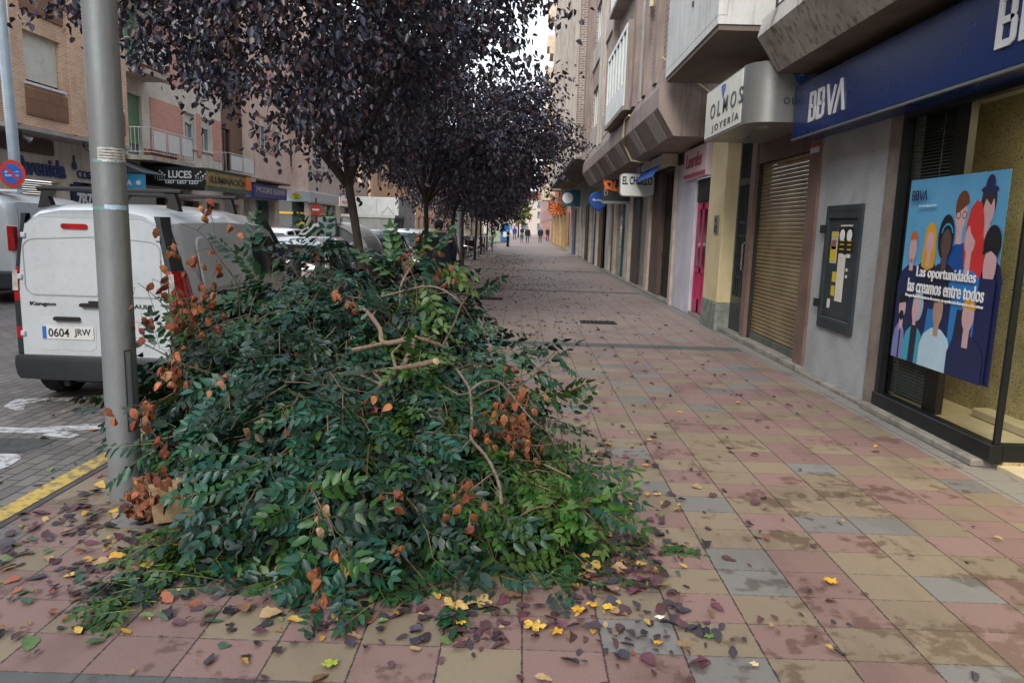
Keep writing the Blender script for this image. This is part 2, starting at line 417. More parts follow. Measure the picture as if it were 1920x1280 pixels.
sheet('kerb_line', yp, [(KX-.17, KX-.045, -12, 30, .008)])
def flat(name, px, m_, z=RZ+.004, lift=0):
    b = MB(); b.add([G(x, y, z) for x, y in px], [tuple(range(len(px)))]); return tag(b.build(name, m_), kind='structure')
flat('road_marking', [(-60, 798), (60, 802), (190, 793), (225, 791), (225, 801), (60, 812), (-60, 808)], wp)
flat('road_marking', [(70, 815), (120, 806), (150, 815), (130, 821)], wp)
flat('road_marking', [(6, 762), (28, 748), (70, 746), (200, 742), (200, 750), (80, 752), (48, 757), (45, 767), (30, 769)], wp)
flat('road_marking', [(-60, 852), (30, 850), (42, 857), (20, 872), (-20, 888), (-60, 890)], wp)
flat('road_patch', [(-60, 820), (108, 822), (96, 829), (45, 848), (-60, 848)], mat('asphalt', '#474a4c', '#37393b', scale=20, rough=.85, bump=.6), z=RZ+.003)
# dark shallow tree pits, drain grates
pit = mat('pit_soil', '#463a33', '#2e2723', scale=12, bump=.8)
dm = mat('drain_iron', '#2f3032', '#222324', rough=.5, metal=.6)
def drain(cx, cy, w, d, lab):
    o = thing('drain_grate', lab, 'drain', (cx, cy, 0)); b = MB(); b.box(-w/2, w/2, -d/2, d/2, -.02, .006, 1)
    n = 9
    for i in range(n): x = -w/2+.03+(w-.06)*i/(n-1); b.box(x-.012, x+.012, -d/2+.02, d/2-.02, .006, .014)
    fr = MB(); fr.box(-w/2, w/2, -d/2, -d/2+.018, .006, .016); fr.box(-w/2, w/2, d/2-.018, d/2, .006, .016)
    b.build('grate', [dm, mat('drain_dark', '#0c0c0d', rough=.9)], o, local=True); fr.build('frame', dm, o, local=True)
drain(1.39, 12.6, .62, .34, 'dark iron drain grate in the middle of the pavement')
drain(-.72, 16.3, .7, .5, 'dark iron drain grate farther up the pavement behind the branches')
# ================================================================== RIGHT SIDE MATERIALS
granite = mat('grey_granite', '#a3a7a9', '#8d9194', scale=2, rough=.6, speck=[(120, '#4e4d4c', .60), (150, '#cfccc8', .63)])
red_gran = mat('red_granite', '#705b53', '#5c4a43', scale=3, rough=.45, speck=[(160, '#4a332d', .58), (200, '#97786c', .62)])
plinth_m = mat('plinth_stone', '#8b877f', '#6b6760', scale=5, rough=.75, bump=.5, streak=('#4d4a46', .5))
black_al = mat('black_aluminium', '#2c3134', '#222628', rough=.35, metal=.6)
dkmetal = mat('dark_metal', '#2d3234', '#222628', rough=.45, metal=.4)
conc = mat('stained_concrete', '#bab6af', '#9c9790', scale=2, rough=.85, bump=.3, streak=('#4c4844', .7))
soff = mat('brown_soffit', '#6d6159', '#5b5049', scale=1.5, rough=.85)
white_r = mat('white_render', '#c9cac8', '#b9bab8', scale=1.2, rough=.8, streak=('#8f8e8b', .45))
cream = mat('cream_render', '#c3b58f', '#b5a680', scale=2, rough=.7)
lav = mat('lavender_render', '#bfbcc6', '#adabb5', scale=2, rough=.8, streak=('#8c8a90', .4))
beige_st = mat('beige_stone', '#b3a698', '#9f9184', scale=3, rough=.7)
brown_st = mat('brown_stone', '#5e4c42', '#4d3e36', scale=3, rough=.6, speck=[(120, '#3b2f29', .6)])
shut_m = mat('shutter_bronze', '#9c8965', '#80704f', scale=2, rough=.42, metal=.45, streak=('#54492f', .3))
brickR = brick('brown_brick', '#8f7f77', '#75665f', '#c0b5ad', .26, .09)
stoneB = mat('brown_cladding', '#91837c', '#7f716b', scale=1.4, rough=.8, streak=('#45392f', .5))
paleP = mat('pale_panel', '#b3aca4', '#9f978f', scale=1.2, rough=.8, streak=('#6d655d', .5))
wind_w = mat('white_window_metal', '#d4d8d6', '#c6cac8', rough=.45)
brown_al = mat('brown_window_metal', '#3c2f29', '#30261f', rough=.5)
gd = glass('window_glass', '#1d2628'); gl = glass('window_glass_pale', '#4b5a5e')
PR = lambda X: (lambda u, z, d: (X-d, u, z))
PL = lambda X: (lambda u, z, d: (X+d, u, z))
PN = lambda Y: (lambda u, z, d: (u, Y-d, z))
# ------------------------------------------------------------------ bank building
bank = thing('bank_building', 'granite fronted bank building with large lit window, dark frame and bronze shutter', 'building', (3.42, 6, 0))
b = MB(); wall(b, PR(3.42), 6.75, 8.56, 0, 3.5, [(7.41, 8.24, .61, 1.93)], .1)
b.box(3.44, 3.75, 6.752, 6.80, 0, 3.5); b.build('pillar', granite, bank, fix=False)
b = MB(); b.box(3.405, 3.6, 6.76, 7.02, 0, 2.70, 0, .004); b.build('pillar', mat('brown_granite', '#857c73', '#6b625b', rough=.6, speck=[(180, '#4b443e', .6)]), bank)
b = MB(); b.box(3.385, 3.6, 8.565, 8.86, 0, 2.9, 0, .006); b.build('pilaster', red_gran, bank)['label'] = 'red granite pilaster right of the shutter'
b = MB(); b.box(3.385, 3.6, 10.88, 11.10, 0, 3.1, 0, .006); b.build('pilaster', red_gran, bank)['label'] = 'narrow red granite pilaster between shutter and iron door'
b = MB(); b.box(3.42, 3.7, 8.57, 12.0, 3.1, 4.6); b.box(3.42, 3.7, 8.86, 10.88, 2.62, 3.1); b.box(3.4, 3.7, 2., 8.56, 2.76, 3.5); b.box(3.42, 3.7, 11.1, 11.15, 0, 3.1); b.build('lintel', brown_st, bank)
b = MB(); b.box(3.28, 3.5, 5.06, 6.80, 0, .055, 0, .008); b.box(3.31, 3.6, 6.8, 8.56, 0, .03); b.box(3.32, 3.7, 8.56, 13.4, 0, .07, 0, .008); b.build('step', plinth_m, bank)
# roller shutter
b = MB(); n = 46; z0, z1 = .17, 2.62
for i in range(n):
    a = z0+(z1-z0)*i/n; h = (z1-z0)/n
    b.add([(3.50, 8.86, a), (3.50, 10.88, a), (3.478, 10.88, a+h*.35), (3.478, 8.86, a+h*.35), (3.478, 10.88, a+h*.7), (3.478, 8.86, a+h*.7), (3.505, 10.88, a+h), (3.505, 8.86, a+h)], [(0, 1, 2, 3), (3, 2, 4, 5), (5, 4, 6, 7)])
rs = b.build('roller_shutter', shut_m, bank, fix=False)
b = MB(); b.box(3.47, 3.52, 8.87, 10.87, .07, .17, 0, .005); b.build('bottom_bar', mat('zinc_bar', '#6e746c', '#5a6059', rough=.5, metal=.5), rs)
b = MB(); b.box(3.44, 3.48, 8.86, 8.91, .07, 2.62); b.box(3.44, 3.48, 10.83, 10.88, .07, 2.62); b.build('guide_rail', dkmetal, rs)
# iron door
b = MB(); b.box(3.50, 3.56, 11.15, 11.95, .07, 3.1, 1)
b.box(3.46, 3.51, 11.15, 11.22, .07, 3.1); b.box(3.46, 3.51, 11.84, 11.92, .07, 3.1); b.box(3.46, 3.5, 11.22, 11.84, 2.36, 2.46); b.box(3.46, 3.5, 11.22, 11.84, .07, .62); b.box(3.46, 3.5, 11.22, 11.84, 3.0, 3.1)
dr = b.build('entrance_door', [mat('door_iron', '#3b4645', '#2d3736', rough=.4, metal=.5), gd], bank)
b = MB()
for i in range(6):
    y = 11.28+i*.1; b.tube([(3.475, y, .62), (3.475, y, 2.36)], .009, 6); b.tube([(3.475, y, 2.46), (3.475, y, 3.0)], .009, 6)
for i in range(5):
    y = 11.33+i*.1
    for zz in (.95, 1.15, 1.6, 1.8): b.tube([(3.47, y-.045, zz-.05), (3.465, y, zz), (3.47, y+.045, zz-.05)], .008, 5)
b.build('grille', dkmetal, dr)
b = MB(); b.tube([(3.44, 11.27, 1.05), (3.40, 11.27, 1.07), (3.40, 11.27, 1.45), (3.44, 11.27, 1.47)], .013, 8); b.build('handle', mat('steel', '#b5b7b8', '#999c9e', rough=.25, metal=.9), dr)
# shop window
b = MB(); y0, y1, zb, zt = 5.03, 6.75, .14, 2.66
b.box(3.36, 3.46, y0-.03, y1+.0, .055, zb+.04, 0, .004); b.box(3.38, 3.46, y0+.02, y1, zt, 2.76); b.box(3.38, 3.46, y1-.075, y1, zb+.04, zt)
b.box(3.40, 3.445, y0-.012, y0+.012, zb+.04, zt); b.box(3.46, 3.948, y0-.03, y0+.05, .06, zb+.04); b.box(3.46, 3.948, y0-.0, y0+.05, zt, 2.76)
sw = b.build1('shop_window', black_al, bank)
see = glass('clear_shop_glass', see=1)
b = MB(); b.add([(3.435, y0+.012, zb+.04), (3.435, y1-.075, zb+.04), (3.435, y1-.075, zt), (3.435, y0+.012, zt)], [(3, 2, 1, 0)]); b.build('pane', see, sw, fix=False)
b = MB(); b.add([(3.446, y0+.006, zb+.04), (3.948, y0+.006, zb+.04), (3.948, y0+.006, zt), (3.446, y0+.006, zt)], [(0, 1, 2, 3)]); b.build('pane', see, sw, fix=False)
yg = mat('ochre_granite', '#b5a882', '#a09268', scale=4, rough=.5, speck=[(75, '#5d4d2b', .585), (110, '#d8c48a', .62)])
b = MB(); b.box(3.95, 4.05, 1.6, 7.2, .0, 2.9, 0); b.build('interior_wall', yg, bank)
b = MB(); b.box(3.80, 3.949, y0+.05, 5.94, .161, .235, 0, .01); b.build('ledge', mat('pale_marble', '#c9bda0', '#b5a98b', rough=.35), bank)
b = MB(); b.box(3.46, 3.94, 7.2, 7.3, 0, 2.8); b.build('end_wall', mat('dark_interior', '#24231d', rough=.5), bank)
b = MB(); b.box(3.46, 3.948, y0+.05, 7.19, .0, .16); b.build('interior_floor', mat('pale_marble', '#c9bda0', '#b5a98b', rough=.35), bank)
b = MB(); b.box(3.46, 3.948, y0+.05, 7.19, 2.77, 2.85); b.build('interior_ceiling', mat('ceiling', '#b9b3a6', rough=.8), bank)
b = MB(); b.box(3.47, 3.948, y0-.028, y0+.049, 0, .058); b.build('plinth', yg, bank)
b = MB()
for i in range(86):
    z = .2+i*.0285; b.add([(3.505, 6.16, z), (3.505, 7.19, z), (3.53, 7.19, z+.014), (3.53, 6.16, z+.014)], [(0, 1, 2, 3)])
for y in (6.3, 6.6, 6.9): b.box(3.5, 3.503, y-.004, y+.004, .2, 2.65)
b.build('venetian_blind', mat('blind_slats', '#77807d', '#67706d', rough=.5), bank, fix=False)
b = MB(); b.box(3.58, 3.64, 6.15, 7.19, .16, 2.77); b.box(3.50, 3.56, 5.95, 6.15, .16, 2.77); b.build('column_and_backing', mat('dark_interior', '#24231d', rough=.5), bank)  # first box: dark backing added behind the blind, blocking lamp light; second: the column
# deep entrance recess past the window
b = MB(); b.box(3.43, 12, -12, y0-.03, -.05, .035, 0); b.build('entrance_floor', mat('cream_marble', '#c8bca0', '#b8ab8f', rough=.4), bank)
b = MB(); b.box(3.42, 5.0, 1.2, 1.59, .035, 2.8); b.build('recess_wall', yg, bank)
b = MB(); b.box(3.42, 5.0, 1.6, y0-.0, 2.8, 2.86); b.build('recess_ceiling', mat('ceiling', '#b9b3a6'), bank)
ll = bpy.data.lights.new('ceiling_lamp_light', 'AREA'); ll.shape = 'RECTANGLE'; ll.size = .25; ll.size_y = 2.4; ll.energy = 32; ll.color = (1, .86, .60)
lo = bpy.data.objects.new('ceiling_lamp_light', ll); COL.objects.link(lo); lo.location = (3.70, 4.15, 2.72)
lamp = thing('ceiling_lamp', 'lit warm ceiling panel inside the bank window', 'lamp', (3.68, 4.15, 2.76))
b = MB(); b.box(3.54, 3.82, 2.9, 5.4, 2.735, 2.765); b.build('lamp_housing', wind_w, lamp)
b = MB(); b.box(3.56, 3.80, 2.92, 5.38, 2.728, 2.734); b.build('lamp_panel', emit('warm_panel', '#ffdc9a', .7), lamp)
# balcony slab above the bank
sb = thing('concrete_balcony', 'stained concrete balcony slab with black railing above the bank sign', 'balcony', (3.0, 5, 3.5))
b = MB(); prof = [(3.45, 3.44), (2.86, 3.44), (2.60, 3.80), (2.645, 4.0), (3.45, 4.0)]
b.prism(prof, lambda u, v, t: (u, t, v), -2, 8.68, 0); b.build('slab', conc, sb)
b = MB(); b.box(2.88, 3.45, -2, 8.66, 3.425, 3.438); b.build('soffit', soff, sb)
b = MB()
for zz in (4.1, 4.2, 4.55, 4.95): b.tube([(2.75, -2, zz), (2.75, 8.55, zz), (3.4, 8.6, zz)], .016, 6)
for i in range(16): b.tube([(2.75, 8.55-i*.65, 3.98), (2.75, 8.55-i*.65, 4.95)], .014, 6)
b.build('railing', dkmetal, sb)
b = MB(); b.box(3.42, 3.7, -45, 8.9, 4.0, 15); b.box(3.43, 3.7, -45, 1.15, .035, 4.0); bw = b.build('upper_wall', paleP, bank)
# white balcony
wb = thing('white_balcony', 'big white rendered balcony box above the jewellery sign', 'balcony', (2.9, 11.4, 4.15))
b = MB(); b.box(2.4, 3.44, 9.72, 13.12, 4.22, 4.32); b.box(2.4, 2.52, 9.72, 13.12, 4.32, 5.5, 0, .01); b.box(2.52, 3.44, 9.72, 9.84, 4.32, 5.5); b.box(2.52, 3.44, 13.0, 13.12, 4.32, 5.5); b.build('parapet', white_r, wb)
b = MB(); b.box(2.42, 3.44, 9.74, 13.1, 4.15, 4.219); b.build('soffit', soff, wb)
b = MB(); b.box(2.372, 2.43, 9.70, 13.14, 5.503, 5.55); b.build('coping', dkmetal, wb)
b = MB(); b.box(2.38, 2.4, 11.2, 11.25, 4.85, 4.92); b.build('spout', dkmetal, wb)
b = MB(); b.box(2.4, 3.44, 9.72, 13.12, 7.1, 7.25); b.box(2.4, 2.5, 9.72, 13.12, 7.25, 8.4); b.box(2.5, 3.44, 9.72, 9.82, 7.25, 8.4); wb2 = thing('white_balcony', 'upper white balcony box one floor above the other', 'balcony', (2.9, 11.4, 7.1)); b.build('parapet', white_r, wb2)
b = MB(); b.box(3.425, 3.7, 8.9, 13.39, 4.6, 14); b.build('upper_wall', brickR, bank)
# cream column, white strip, pink door shop
b = MB(); b.box(3.26, 3.6, 12.0, 12.95, .47, 3.9, 0, .01); cc = b.build('column', cream, bank); cc['label'] = 'cream painted column beside the iron door'
b = MB(); b.box(3.245, 3.6, 11.985, 12.965, .0, .468, 0, .01); b.build('column_base', mat('worn_grey_stone', '#7d817c', '#60645f', scale=7, rough=.7, streak=('#3d403d', .5)), bank)
b = MB(); b.box(3.40, 3.6, 12.97, 13.40, 0, 3.9, 0, .006); b.build('white_strip', mat('pale_grey_paint', '#bfc4c8', '#adb2b6', rough=.6), bank)
# ------------------------------------------------------------------ brown brick block
bk = thing('brown_brick_building', 'brown brick block with chamfered cornice, white bay windows and shops under it', 'building', (3.0, 21, 0))
b = MB(); b.prism([(3.45, 3.3), (2.66, 3.3), (2.36, 3.76), (2.36, 4.12), (2.47, 4.5), (3.45, 4.5)], lambda u, v, t: (u, t, v), 13.4, 29.55, 0); b.build('cornice', stoneB, bk)
b = MB(); b.prism([(2.64, 3.312), (2.352, 3.75), (2.372, 3.765), (2.66, 3.32)], lambda u, v, t: (u, t, v), 13.9, 14.75, 0)
for a in (16.2, 18.8, 21.4, 24.0, 26.6): b.prism([(2.64, 3.312), (2.352, 3.75), (2.372, 3.765), (2.66, 3.32)], lambda u, v, t: (u, t, v), a, a+.7, 0)
b.build('cornice_panel', paleP, bk)
b = MB(); b.box(2.362, 2.356, 13.4, 29.5, 3.765, 3.785, 0); b.build('drip_edge', dkmetal, bk)
FL = [4.5+2.9*k for k in range(5)]
holes = []
for f in FL: holes += [(14.35, 15.15, f+.05, f+2.35), (21.3, 23.6, f+.75, f+2.1), (25.2, 27.9, f+.75, f+2.1)]
b = MB(); wall(b, PR(2.5), 13.4, 29.55, 4.5, 18.5, holes, .2); b.add([(2.5, 13.4, 4.5), (3.45, 13.4, 4.5), (3.45, 13.4, 18.5), (2.5, 13.4, 18.5)], [(0, 1, 2, 3)]); b.add([(2.5, 13.4, 18.5), (8, 13.4, 18.5), (8, 29.55, 18.5), (2.5, 29.55, 18.5)], [(0, 1, 2, 3)]); b.build('wall', brickR, bk, fix=False)
b = MB()
for a, c, d in ((13.95, 14.28, .14), (15.2, 15.55, .14), (15.9, 16.15, .1), (16.55, 16.85, .16), (20.75, 21.1, .16), (23.8, 24.1, .12), (24.6, 24.9, .12), (28.1, 28.5, .16), (29.1, 29.55, .2)): b.box(2.5-d, 2.51, a, c, 4.3, 18.5, 1 if (a in (14.28, 15.9, 23.8, 24.6) or d == .12) else 0)
b.build('pier', [stoneB, paleP], bk)
b = MB()
for f in FL: b.box(2.44, 2.51, 20.9+.2, 28.1, f-.05, f+.62); b.box(2.44, 2.51, 14.3, 15.18, f-.35, f+.04)
b.build('spandrel', paleP, bk)
for k, f in enumerate(FL[:4]):
    for a, c in ((14.35, 15.15),): window(bk, PR(2.5), a, c, f+.05, f+2.35, .2, brown_al, gd, mull=0)
    for a, c in ((21.3, 23.6), (25.2, 27.9)): window(bk, PR(2.5), a, c, f+.75, f+2.1, .12, wind_w, gl, mull=3)
    # projecting white bay
    b = MB(); b.box(2.18, 2.5, 16.95, 20.6, f-.22, f-.12, 1); b.box(2.2, 2.5, 16.98, 20.57, f-.12, f+.42); b.box(2.2, 2.5, 16.98, 20.57, f+1.55, f+1.65); b.box(2.22, 2.5, 16.9, 16.98, f-.22, f+1.7, 1)
    for i in range(7): y = 17.0+i*.583; b.box(2.2, 2.25, y, y+.07, f+.42, f+1.55)
    b.box(2.22, 2.5, 20.55, 20.6, f+.42, f+1.55)
    bay = b.build('bay_window', [wind_w, stoneB], bk)
    b = MB(); b.box(2.235, 2.245, 17.02, 20.55, f+.43, f+1.54); b.build('pane', gl, bay)
# ground floor shops under it
conc_l = mat('pale_lintel', '#8c8378', '#766d63', scale=2, rough=.8)
b = MB(); b.box(3.42, 3.7, 13.4, 29.6, 3.02, 3.3); b.build('lintel', brown_st, bk)
b = MB(); b.box(3.36, 3.7, 14.42, 16.2, 0, 3.02, 0, .01); b.build('wall_panel', lav, bk)
b = MB(); b.box(3.30, 3.36, 16.02, 16.26, 0, 3.02, 0, .006); b.build('door_post', beige_st, bk)
PINK = mat('pink_paint', '#b5265b', '#a01c4d', rough=.4)
b = MB(); b.box(3.43, 3.5, 13.42, 14.42, .07, 2.18); b.box(3.41, 3.43, 13.46, 13.56, .1, 2.15); b.box(3.41, 3.43, 14.28, 14.38, .1, 2.15); b.box(3.41, 3.43, 13.85, 13.97, .1, 2.15); b.box(3.41, 3.43, 13.56, 14.28, .1, .35); b.box(3.41, 3.43, 13.56, 14.28, 2.05, 2.15); b.box(3.41, 3.43, 13.56, 14.28, .85, .95)
pdoor = b.build('shop_door', PINK, bk); pdoor['label'] = 'bright pink shop door'
b = MB(); b.box(3.42, 3.429, 13.57, 13.84, .97, 2.04); b.box(3.42, 3.429, 13.98, 14.27, .97, 2.04); b.build('pane', glass('pink_glass', '#3a1a28'), pdoor)
b = MB(); b.tube([(3.41, 13.9, 1.0), (3.37, 13.9, 1.0), (3.37, 13.9, 1.15)], .012, 6); b.build('handle', mat('steel', '#b5b7b8'), pdoor)
b = MB()
for i in range(8): b.box(3.40, 3.42, 13.42, 14.42, 2.2+i*.053, 2.245+i*.053)
b.box(3.42, 3.6, 13.42, 14.42, 2.18, 2.62); b.build('rolled_shutter', dkmetal, bk)
b = MB(); b.box(3.36, 3.62, 13.42, 14.42, 0, .07); b.build('doorstep', plinth_m, bk)
DK = mat('dark_bronze_door', '#2f2823', '#221d19', scale=6, rough=.45, metal=.3)
b = MB(); b.box(3.50, 3.56, 16.27, 18.1, .03, 3.02)
for i in range(5): b.box(3.48, 3.5, 16.3+i*.36, 16.34+i*.36, .03, 3.0)
b.box(3.48, 3.5, 16.3, 18.1, 1.0, 1.06)
for i in range(9): b.tube([(3.485, 16.4+i*.18, 1.9), (3.485, 16.4+i*.18, 2.9)], .01, 5)
b.build('garage_door', DK, bk)
b = MB(); b.box(3.40, 3.7, 18.1, 19.3, 0, 3.02, 0, .01); b.build('wall_panel', brown_st, bk)
pill = [(19.3, 19.75), (22.9, 23.2), (26.4, 26.8), (30.0, 30.4), (32.8, 33.1), (36.0, 36.5), (39.8, 40.4), (44.4, 45.0), (49.5, 50.2)]
FD = mat('dark_shop_panel', '#3a3735', '#2e2c2b', rough=.45)
fills = [mat('beige_shop_panel', '#857f78', '#77716b', rough=.5), mat('white_shop_panel', '#bdbcb4', '#a9a8a0', rough=.5), brown_st, mat('blue_shop_frame', '#2f4d6b', '#24405c', rough=.4), glass('shop_glass_green', '#26403d'), beige_st, mat('grey_shop_panel', '#8f9496', '#7d8284', rough=.5), glass('shop_glass_blue', '#24384c')]
for i, (a, c) in enumerate(pill[:4]):
    b = MB(); b.box(3.34, 3.7, a, c, 0, 3.02, 0, .008); b.build('pillar', beige_st, bk)
for i in range(3):
    a, c = pill[i][1], pill[i+1][0]; mid = a+(c-a)*.55
    b = MB(); b.box(3.50, 3.68, a, mid, .05, 3.02); b.box(3.48, 3.50, a+.1, mid-.1, .3, .36); b.build('shop_front', fills[i], bk)
    b = MB(); b.box(3.44, 3.68, mid, c, .05, 3.02); b.box(3.41, 3.44, mid, mid+.08, .05, 3.02); b.build('shop_front', (FD, fills[4], fills[1])[i], bk)
b = MB(); b.box(3.30, 3.7, 16.2, 30, 0, .045, 0, .006); b.build('step', plinth_m, bk)
# ------------------------------------------------------------------ next blocks
c3 = thing('grey_brown_building', 'tall grey brown block jutting out over the pavement with many vertical piers', 'building', (3, 40, 0))
b = MB(); wall(b, PR(3.43), 30.4, 52, 2.9, 4.4); b.build('shop_fascia', mat('green_grey_fascia', '#7f8a82', '#6c776f', rough=.6), c3, fix=False)
for i, (a, c) in enumerate(pill[3:]):
    b = MB(); b.box(3.34, 3.7, a, c, 0, 2.95, 0, .008); b.build('pillar', beige_st, c3)
for i in range(3, 8):
    a, c = pill[i][1], pill[i+1][0]; mid = a+(c-a)*.5
    b = MB(); b.box(3.50, 3.68, a, mid, .05, 2.95); b.build('shop_front', (fills[6], fills[3], fills[4], FD, fills[7])[i-3], c3)
    b = MB(); b.box(3.44, 3.68, mid, c, .05, 2.95); b.box(3.40, 3.44, mid, mid+.12, .05, 2.95); b.build('shop_front', (fills[2], fills[7], FD, fills[1], fills[3])[i-3], c3)
hs = []
for f in [5.0+2.9*k for k in range(6)]:
    for a in (31.2, 34.4, 37.6, 41.0, 44.5, 48.0): hs.append((a, a+1.4, f+.5, f+2.1))
b = MB(); wall(b, PR(2.05), 29.6, 52, 4.42, 23, hs, .25); b.add([(2.05, 29.6, 4.42), (3.45, 29.6, 4.42), (3.45, 29.6, 23), (2.05, 29.6, 23)], [(0, 1, 2, 3)]); b.add([(2.05, 29.6, 23), (9, 29.6, 23), (9, 52, 23), (2.05, 52, 23)], [(0, 1, 2, 3)]); b.add([(2.05, 52, 4.42), (9, 52, 4.42), (9, 52, 23), (2.05, 52, 23)], [(0, 1, 2, 3)]); b.build('wall', brickR, c3, fix=False)
b = MB(); b.box(2.05, 3.45, 29.6, 52, 4.37, 4.41); b.build('soffit', soff, c3)
b = MB(); b.box(1.92, 2.05, 29.6, 52, 4.36, 4.75); b.build('fascia', conc, c3)
b = MB()
for i in range(15): y = 30.2+i*1.5; b.box(1.88, 2.06, y, y+.32, 4.75, 23)
b.build('pier', paleP, c3)
for h in hs[:24]: window(c3, PR(2.05), *h, .2, brown_al, gd, mull=1)
d3 = thing('salmon_balcony_building', 'far salmon rendered block with small balconies over the pavement', 'building', (3, 64, 0))
sal = mat('salmon_render', '#c08068', '#b07058', rough=.8); tan = mat('tan_shopfront', '#c0a376', '#a98c60', rough=.6)
hs = [(a, a+1.3, f+.1, f+2.2) for f in [4.6+2.9*k for k in range(7)] for a in (54, 59, 64, 69, 74)]
b = MB(); wall(b, PR(2.75), 52.3, 78, 3.4, 25, hs, .2); b.add([(2.75, 52.3, 3.4), (6, 52.3, 3.4), (6, 52.3, 25), (2.75, 52.3, 25)], [(0, 1, 2, 3)]); b.build('wall', sal, d3, fix=False)
b = MB(); wall(b, PR(3.2), 52.3, 78, 0, 3.4, [(54, 56.5, .3, 2.8), (58.5, 62, .3, 2.8), (64, 67, .3, 2.8), (70, 74, .3, 2.8)], .3); b.build('shop_wall', tan, d3, fix=False)
b = MB()
for a, c in ((54, 56.5), (58.5, 62), (64, 67), (70, 74)): b.box(3.45, 3.5, a, c, .3, 2.8)
b.build('shop_window', glass('shop_glass_amber', '#4a3a26'), d3)
for h in hs[:20]: window(d3, PR(2.75), *h, .15, wind_w, gl, mull=0)
for f in [4.5+2.9*k for k in range(7)]:
    for a in (53.4, 63.4, 73.4):
        b = MB(); b.box(1.95, 2.75, a, a+3, f-.12, f); b.box(1.95, 2.03, a, a+3, f, f+.95); b.box(2.03, 2.75, a, a+.08, f, f+.95); b.build('balcony', mat('cream_balcony', '#cfc4ae', '#b9ae98', rough=.8), d3)
e3 = thing('far_shop_building', 'farthest pale pink block where the pavement climbs out of sight', 'building', (3, 110, 0))
b = MB(); wall(b, PR(3.7), 78.3, 150, 0, 20, [(80+6*i, 83+6*i, .3, 2.8) for i in range(11)]+[(80+6*i, 82+6*i, 4.5+3*k, 6.2+3*k) for i in range(11) for k in range(4)], .3); b.add([(3.7, 78.3, 0), (6, 78.3, 0), (6, 78.3, 20), (3.7, 78.3, 20)], [(0, 1, 2, 3)]); b.build('wall', mat('far_pink', '#c39a92', '#ab8a86', rough=.8), e3, fix=False)
b = MB(); b.box(3.95, 4.0, 79, 149, .2, 19); b.build('window_glass', glass('far_glass', '#3d4a5c'), e3)
f3 = thing('street_end_building', 'hazy pale building closing the far end of the street', 'building', (-5, 190, 0))
b = MB(); wall(b, PN(190), -40, 14, 0, 9, [(x, x+1.6, z, z+1.8) for x in range(-36, 12, 4) for z in (1, 4, 7-.4)], .3); b.build('wall', mat('hazy_wall', '#b9a9a0', '#a39891', rough=.9), f3, fix=False)
b = MB(); b.box(-40, 14, 190.3, 190.4, 0, 9); b.build('window_glass', gl, f3)
b = MB(); b.prism([(-41, 9), (15, 9), (12, 11), (-38, 11)], lambda u, v, t: (u, t, v), 189.6, 198); b.build('roof', mat('roof_tiles', '#8e5f4c', '#74493a', rough=.8), f3)
# ================================================================== SIGNS, RIGHT
def solid(name, c, rough=.5, metal=0, c2=None): return mat(name, c, c2 or tuple(x*.9 for x in srgb(c)), rough=rough, metal=metal)
blue = mat('sign_blue', '#0e2c68', '#0a2356', scale=.8, rough=.28); white = solid('sign_white', '#dfe1e3', .4); navy = solid('navy', '#14204a', .5); black = solid('black_paint', '#141516', .5); silver = mat('brushed_silver', '#8f918f', '#7f8180', scale=2, rough=.4, metal=.6)
UN = Vector((0, -1, 0))
def bbva(mb, o, r, h, th=.006, k=1., mi=0):
    """two Bs, a V and an open A, o bottom left, h tall"""
    o = Vector(o); r = Vector(r); n = r.cross(Vector(Z))
    def pl(pts): mb.prism(pts, lambda u, v, t: o+r*(u*h*k)+Vector(Z)*(v*h)+n*t, 0, th, mi)
    for x in (0, .68):
        w, s = .56, .15
        pl([(x, 0), (x+s, 0), (x+s, 1), (x, 1)])
        for a, c in ((0, .14), (.44, .57), (.86, 1)): pl([(x+s, a), (x+w-.13, a), (x+w-.13, c), (x+s, c)])
        for z0, z1, ww in ((.0, .57, w), (.44, 1, w-.04)):
            zi0, zi1 = z0+.14, z1-.14
            pl([(x+ww-.14, z0), (x+ww-.03, z0+.06), (x+ww, z0+.14), (x+ww, z1-.14), (x+ww-.03, z1-.06), (x+ww-.14, z1), (x+ww-.14, zi1), (x+ww-.14, zi0)])
    pl([(1.36, 1), (1.50, 1), (1.74, .22), (1.80, .0), (1.68, 0)]); pl([(1.74, .22), (1.98, .9), (2.08, .86), (1.80, 0)])
    pl([(2.02, .0), (2.15, 0), (2.42, .8), (2.50, 1), (2.38, 1)]); pl([(2.42, .8), (2.50, 1), (2.78, 0), (2.64, 0)])
bs = thing('bank_sign', 'long blue fascia sign reading BBVA over the bank window', 'sign', (3.25, 5, 2.7))
b = MB(); b.box(3.10, 3.40, 0, 8.72, 2.705, 3.30, 0, .012); b.build('sign_panel', blue, bs)
b = MB(); b.box(3.09, 3.12, 0, 8.72, 2.685, 2.704); b.build('edge_trim', silver, bs)
b = MB(); bbva(b, (3.097, 8.24, 2.825), UN, .315, .012, 1.02); b.build('lettering', white, bs)
b = MB(); bbva(b, (3.097, 5.08, 2.85), UN, .34, .012, 1.02); b.build('lettering', white, bs)
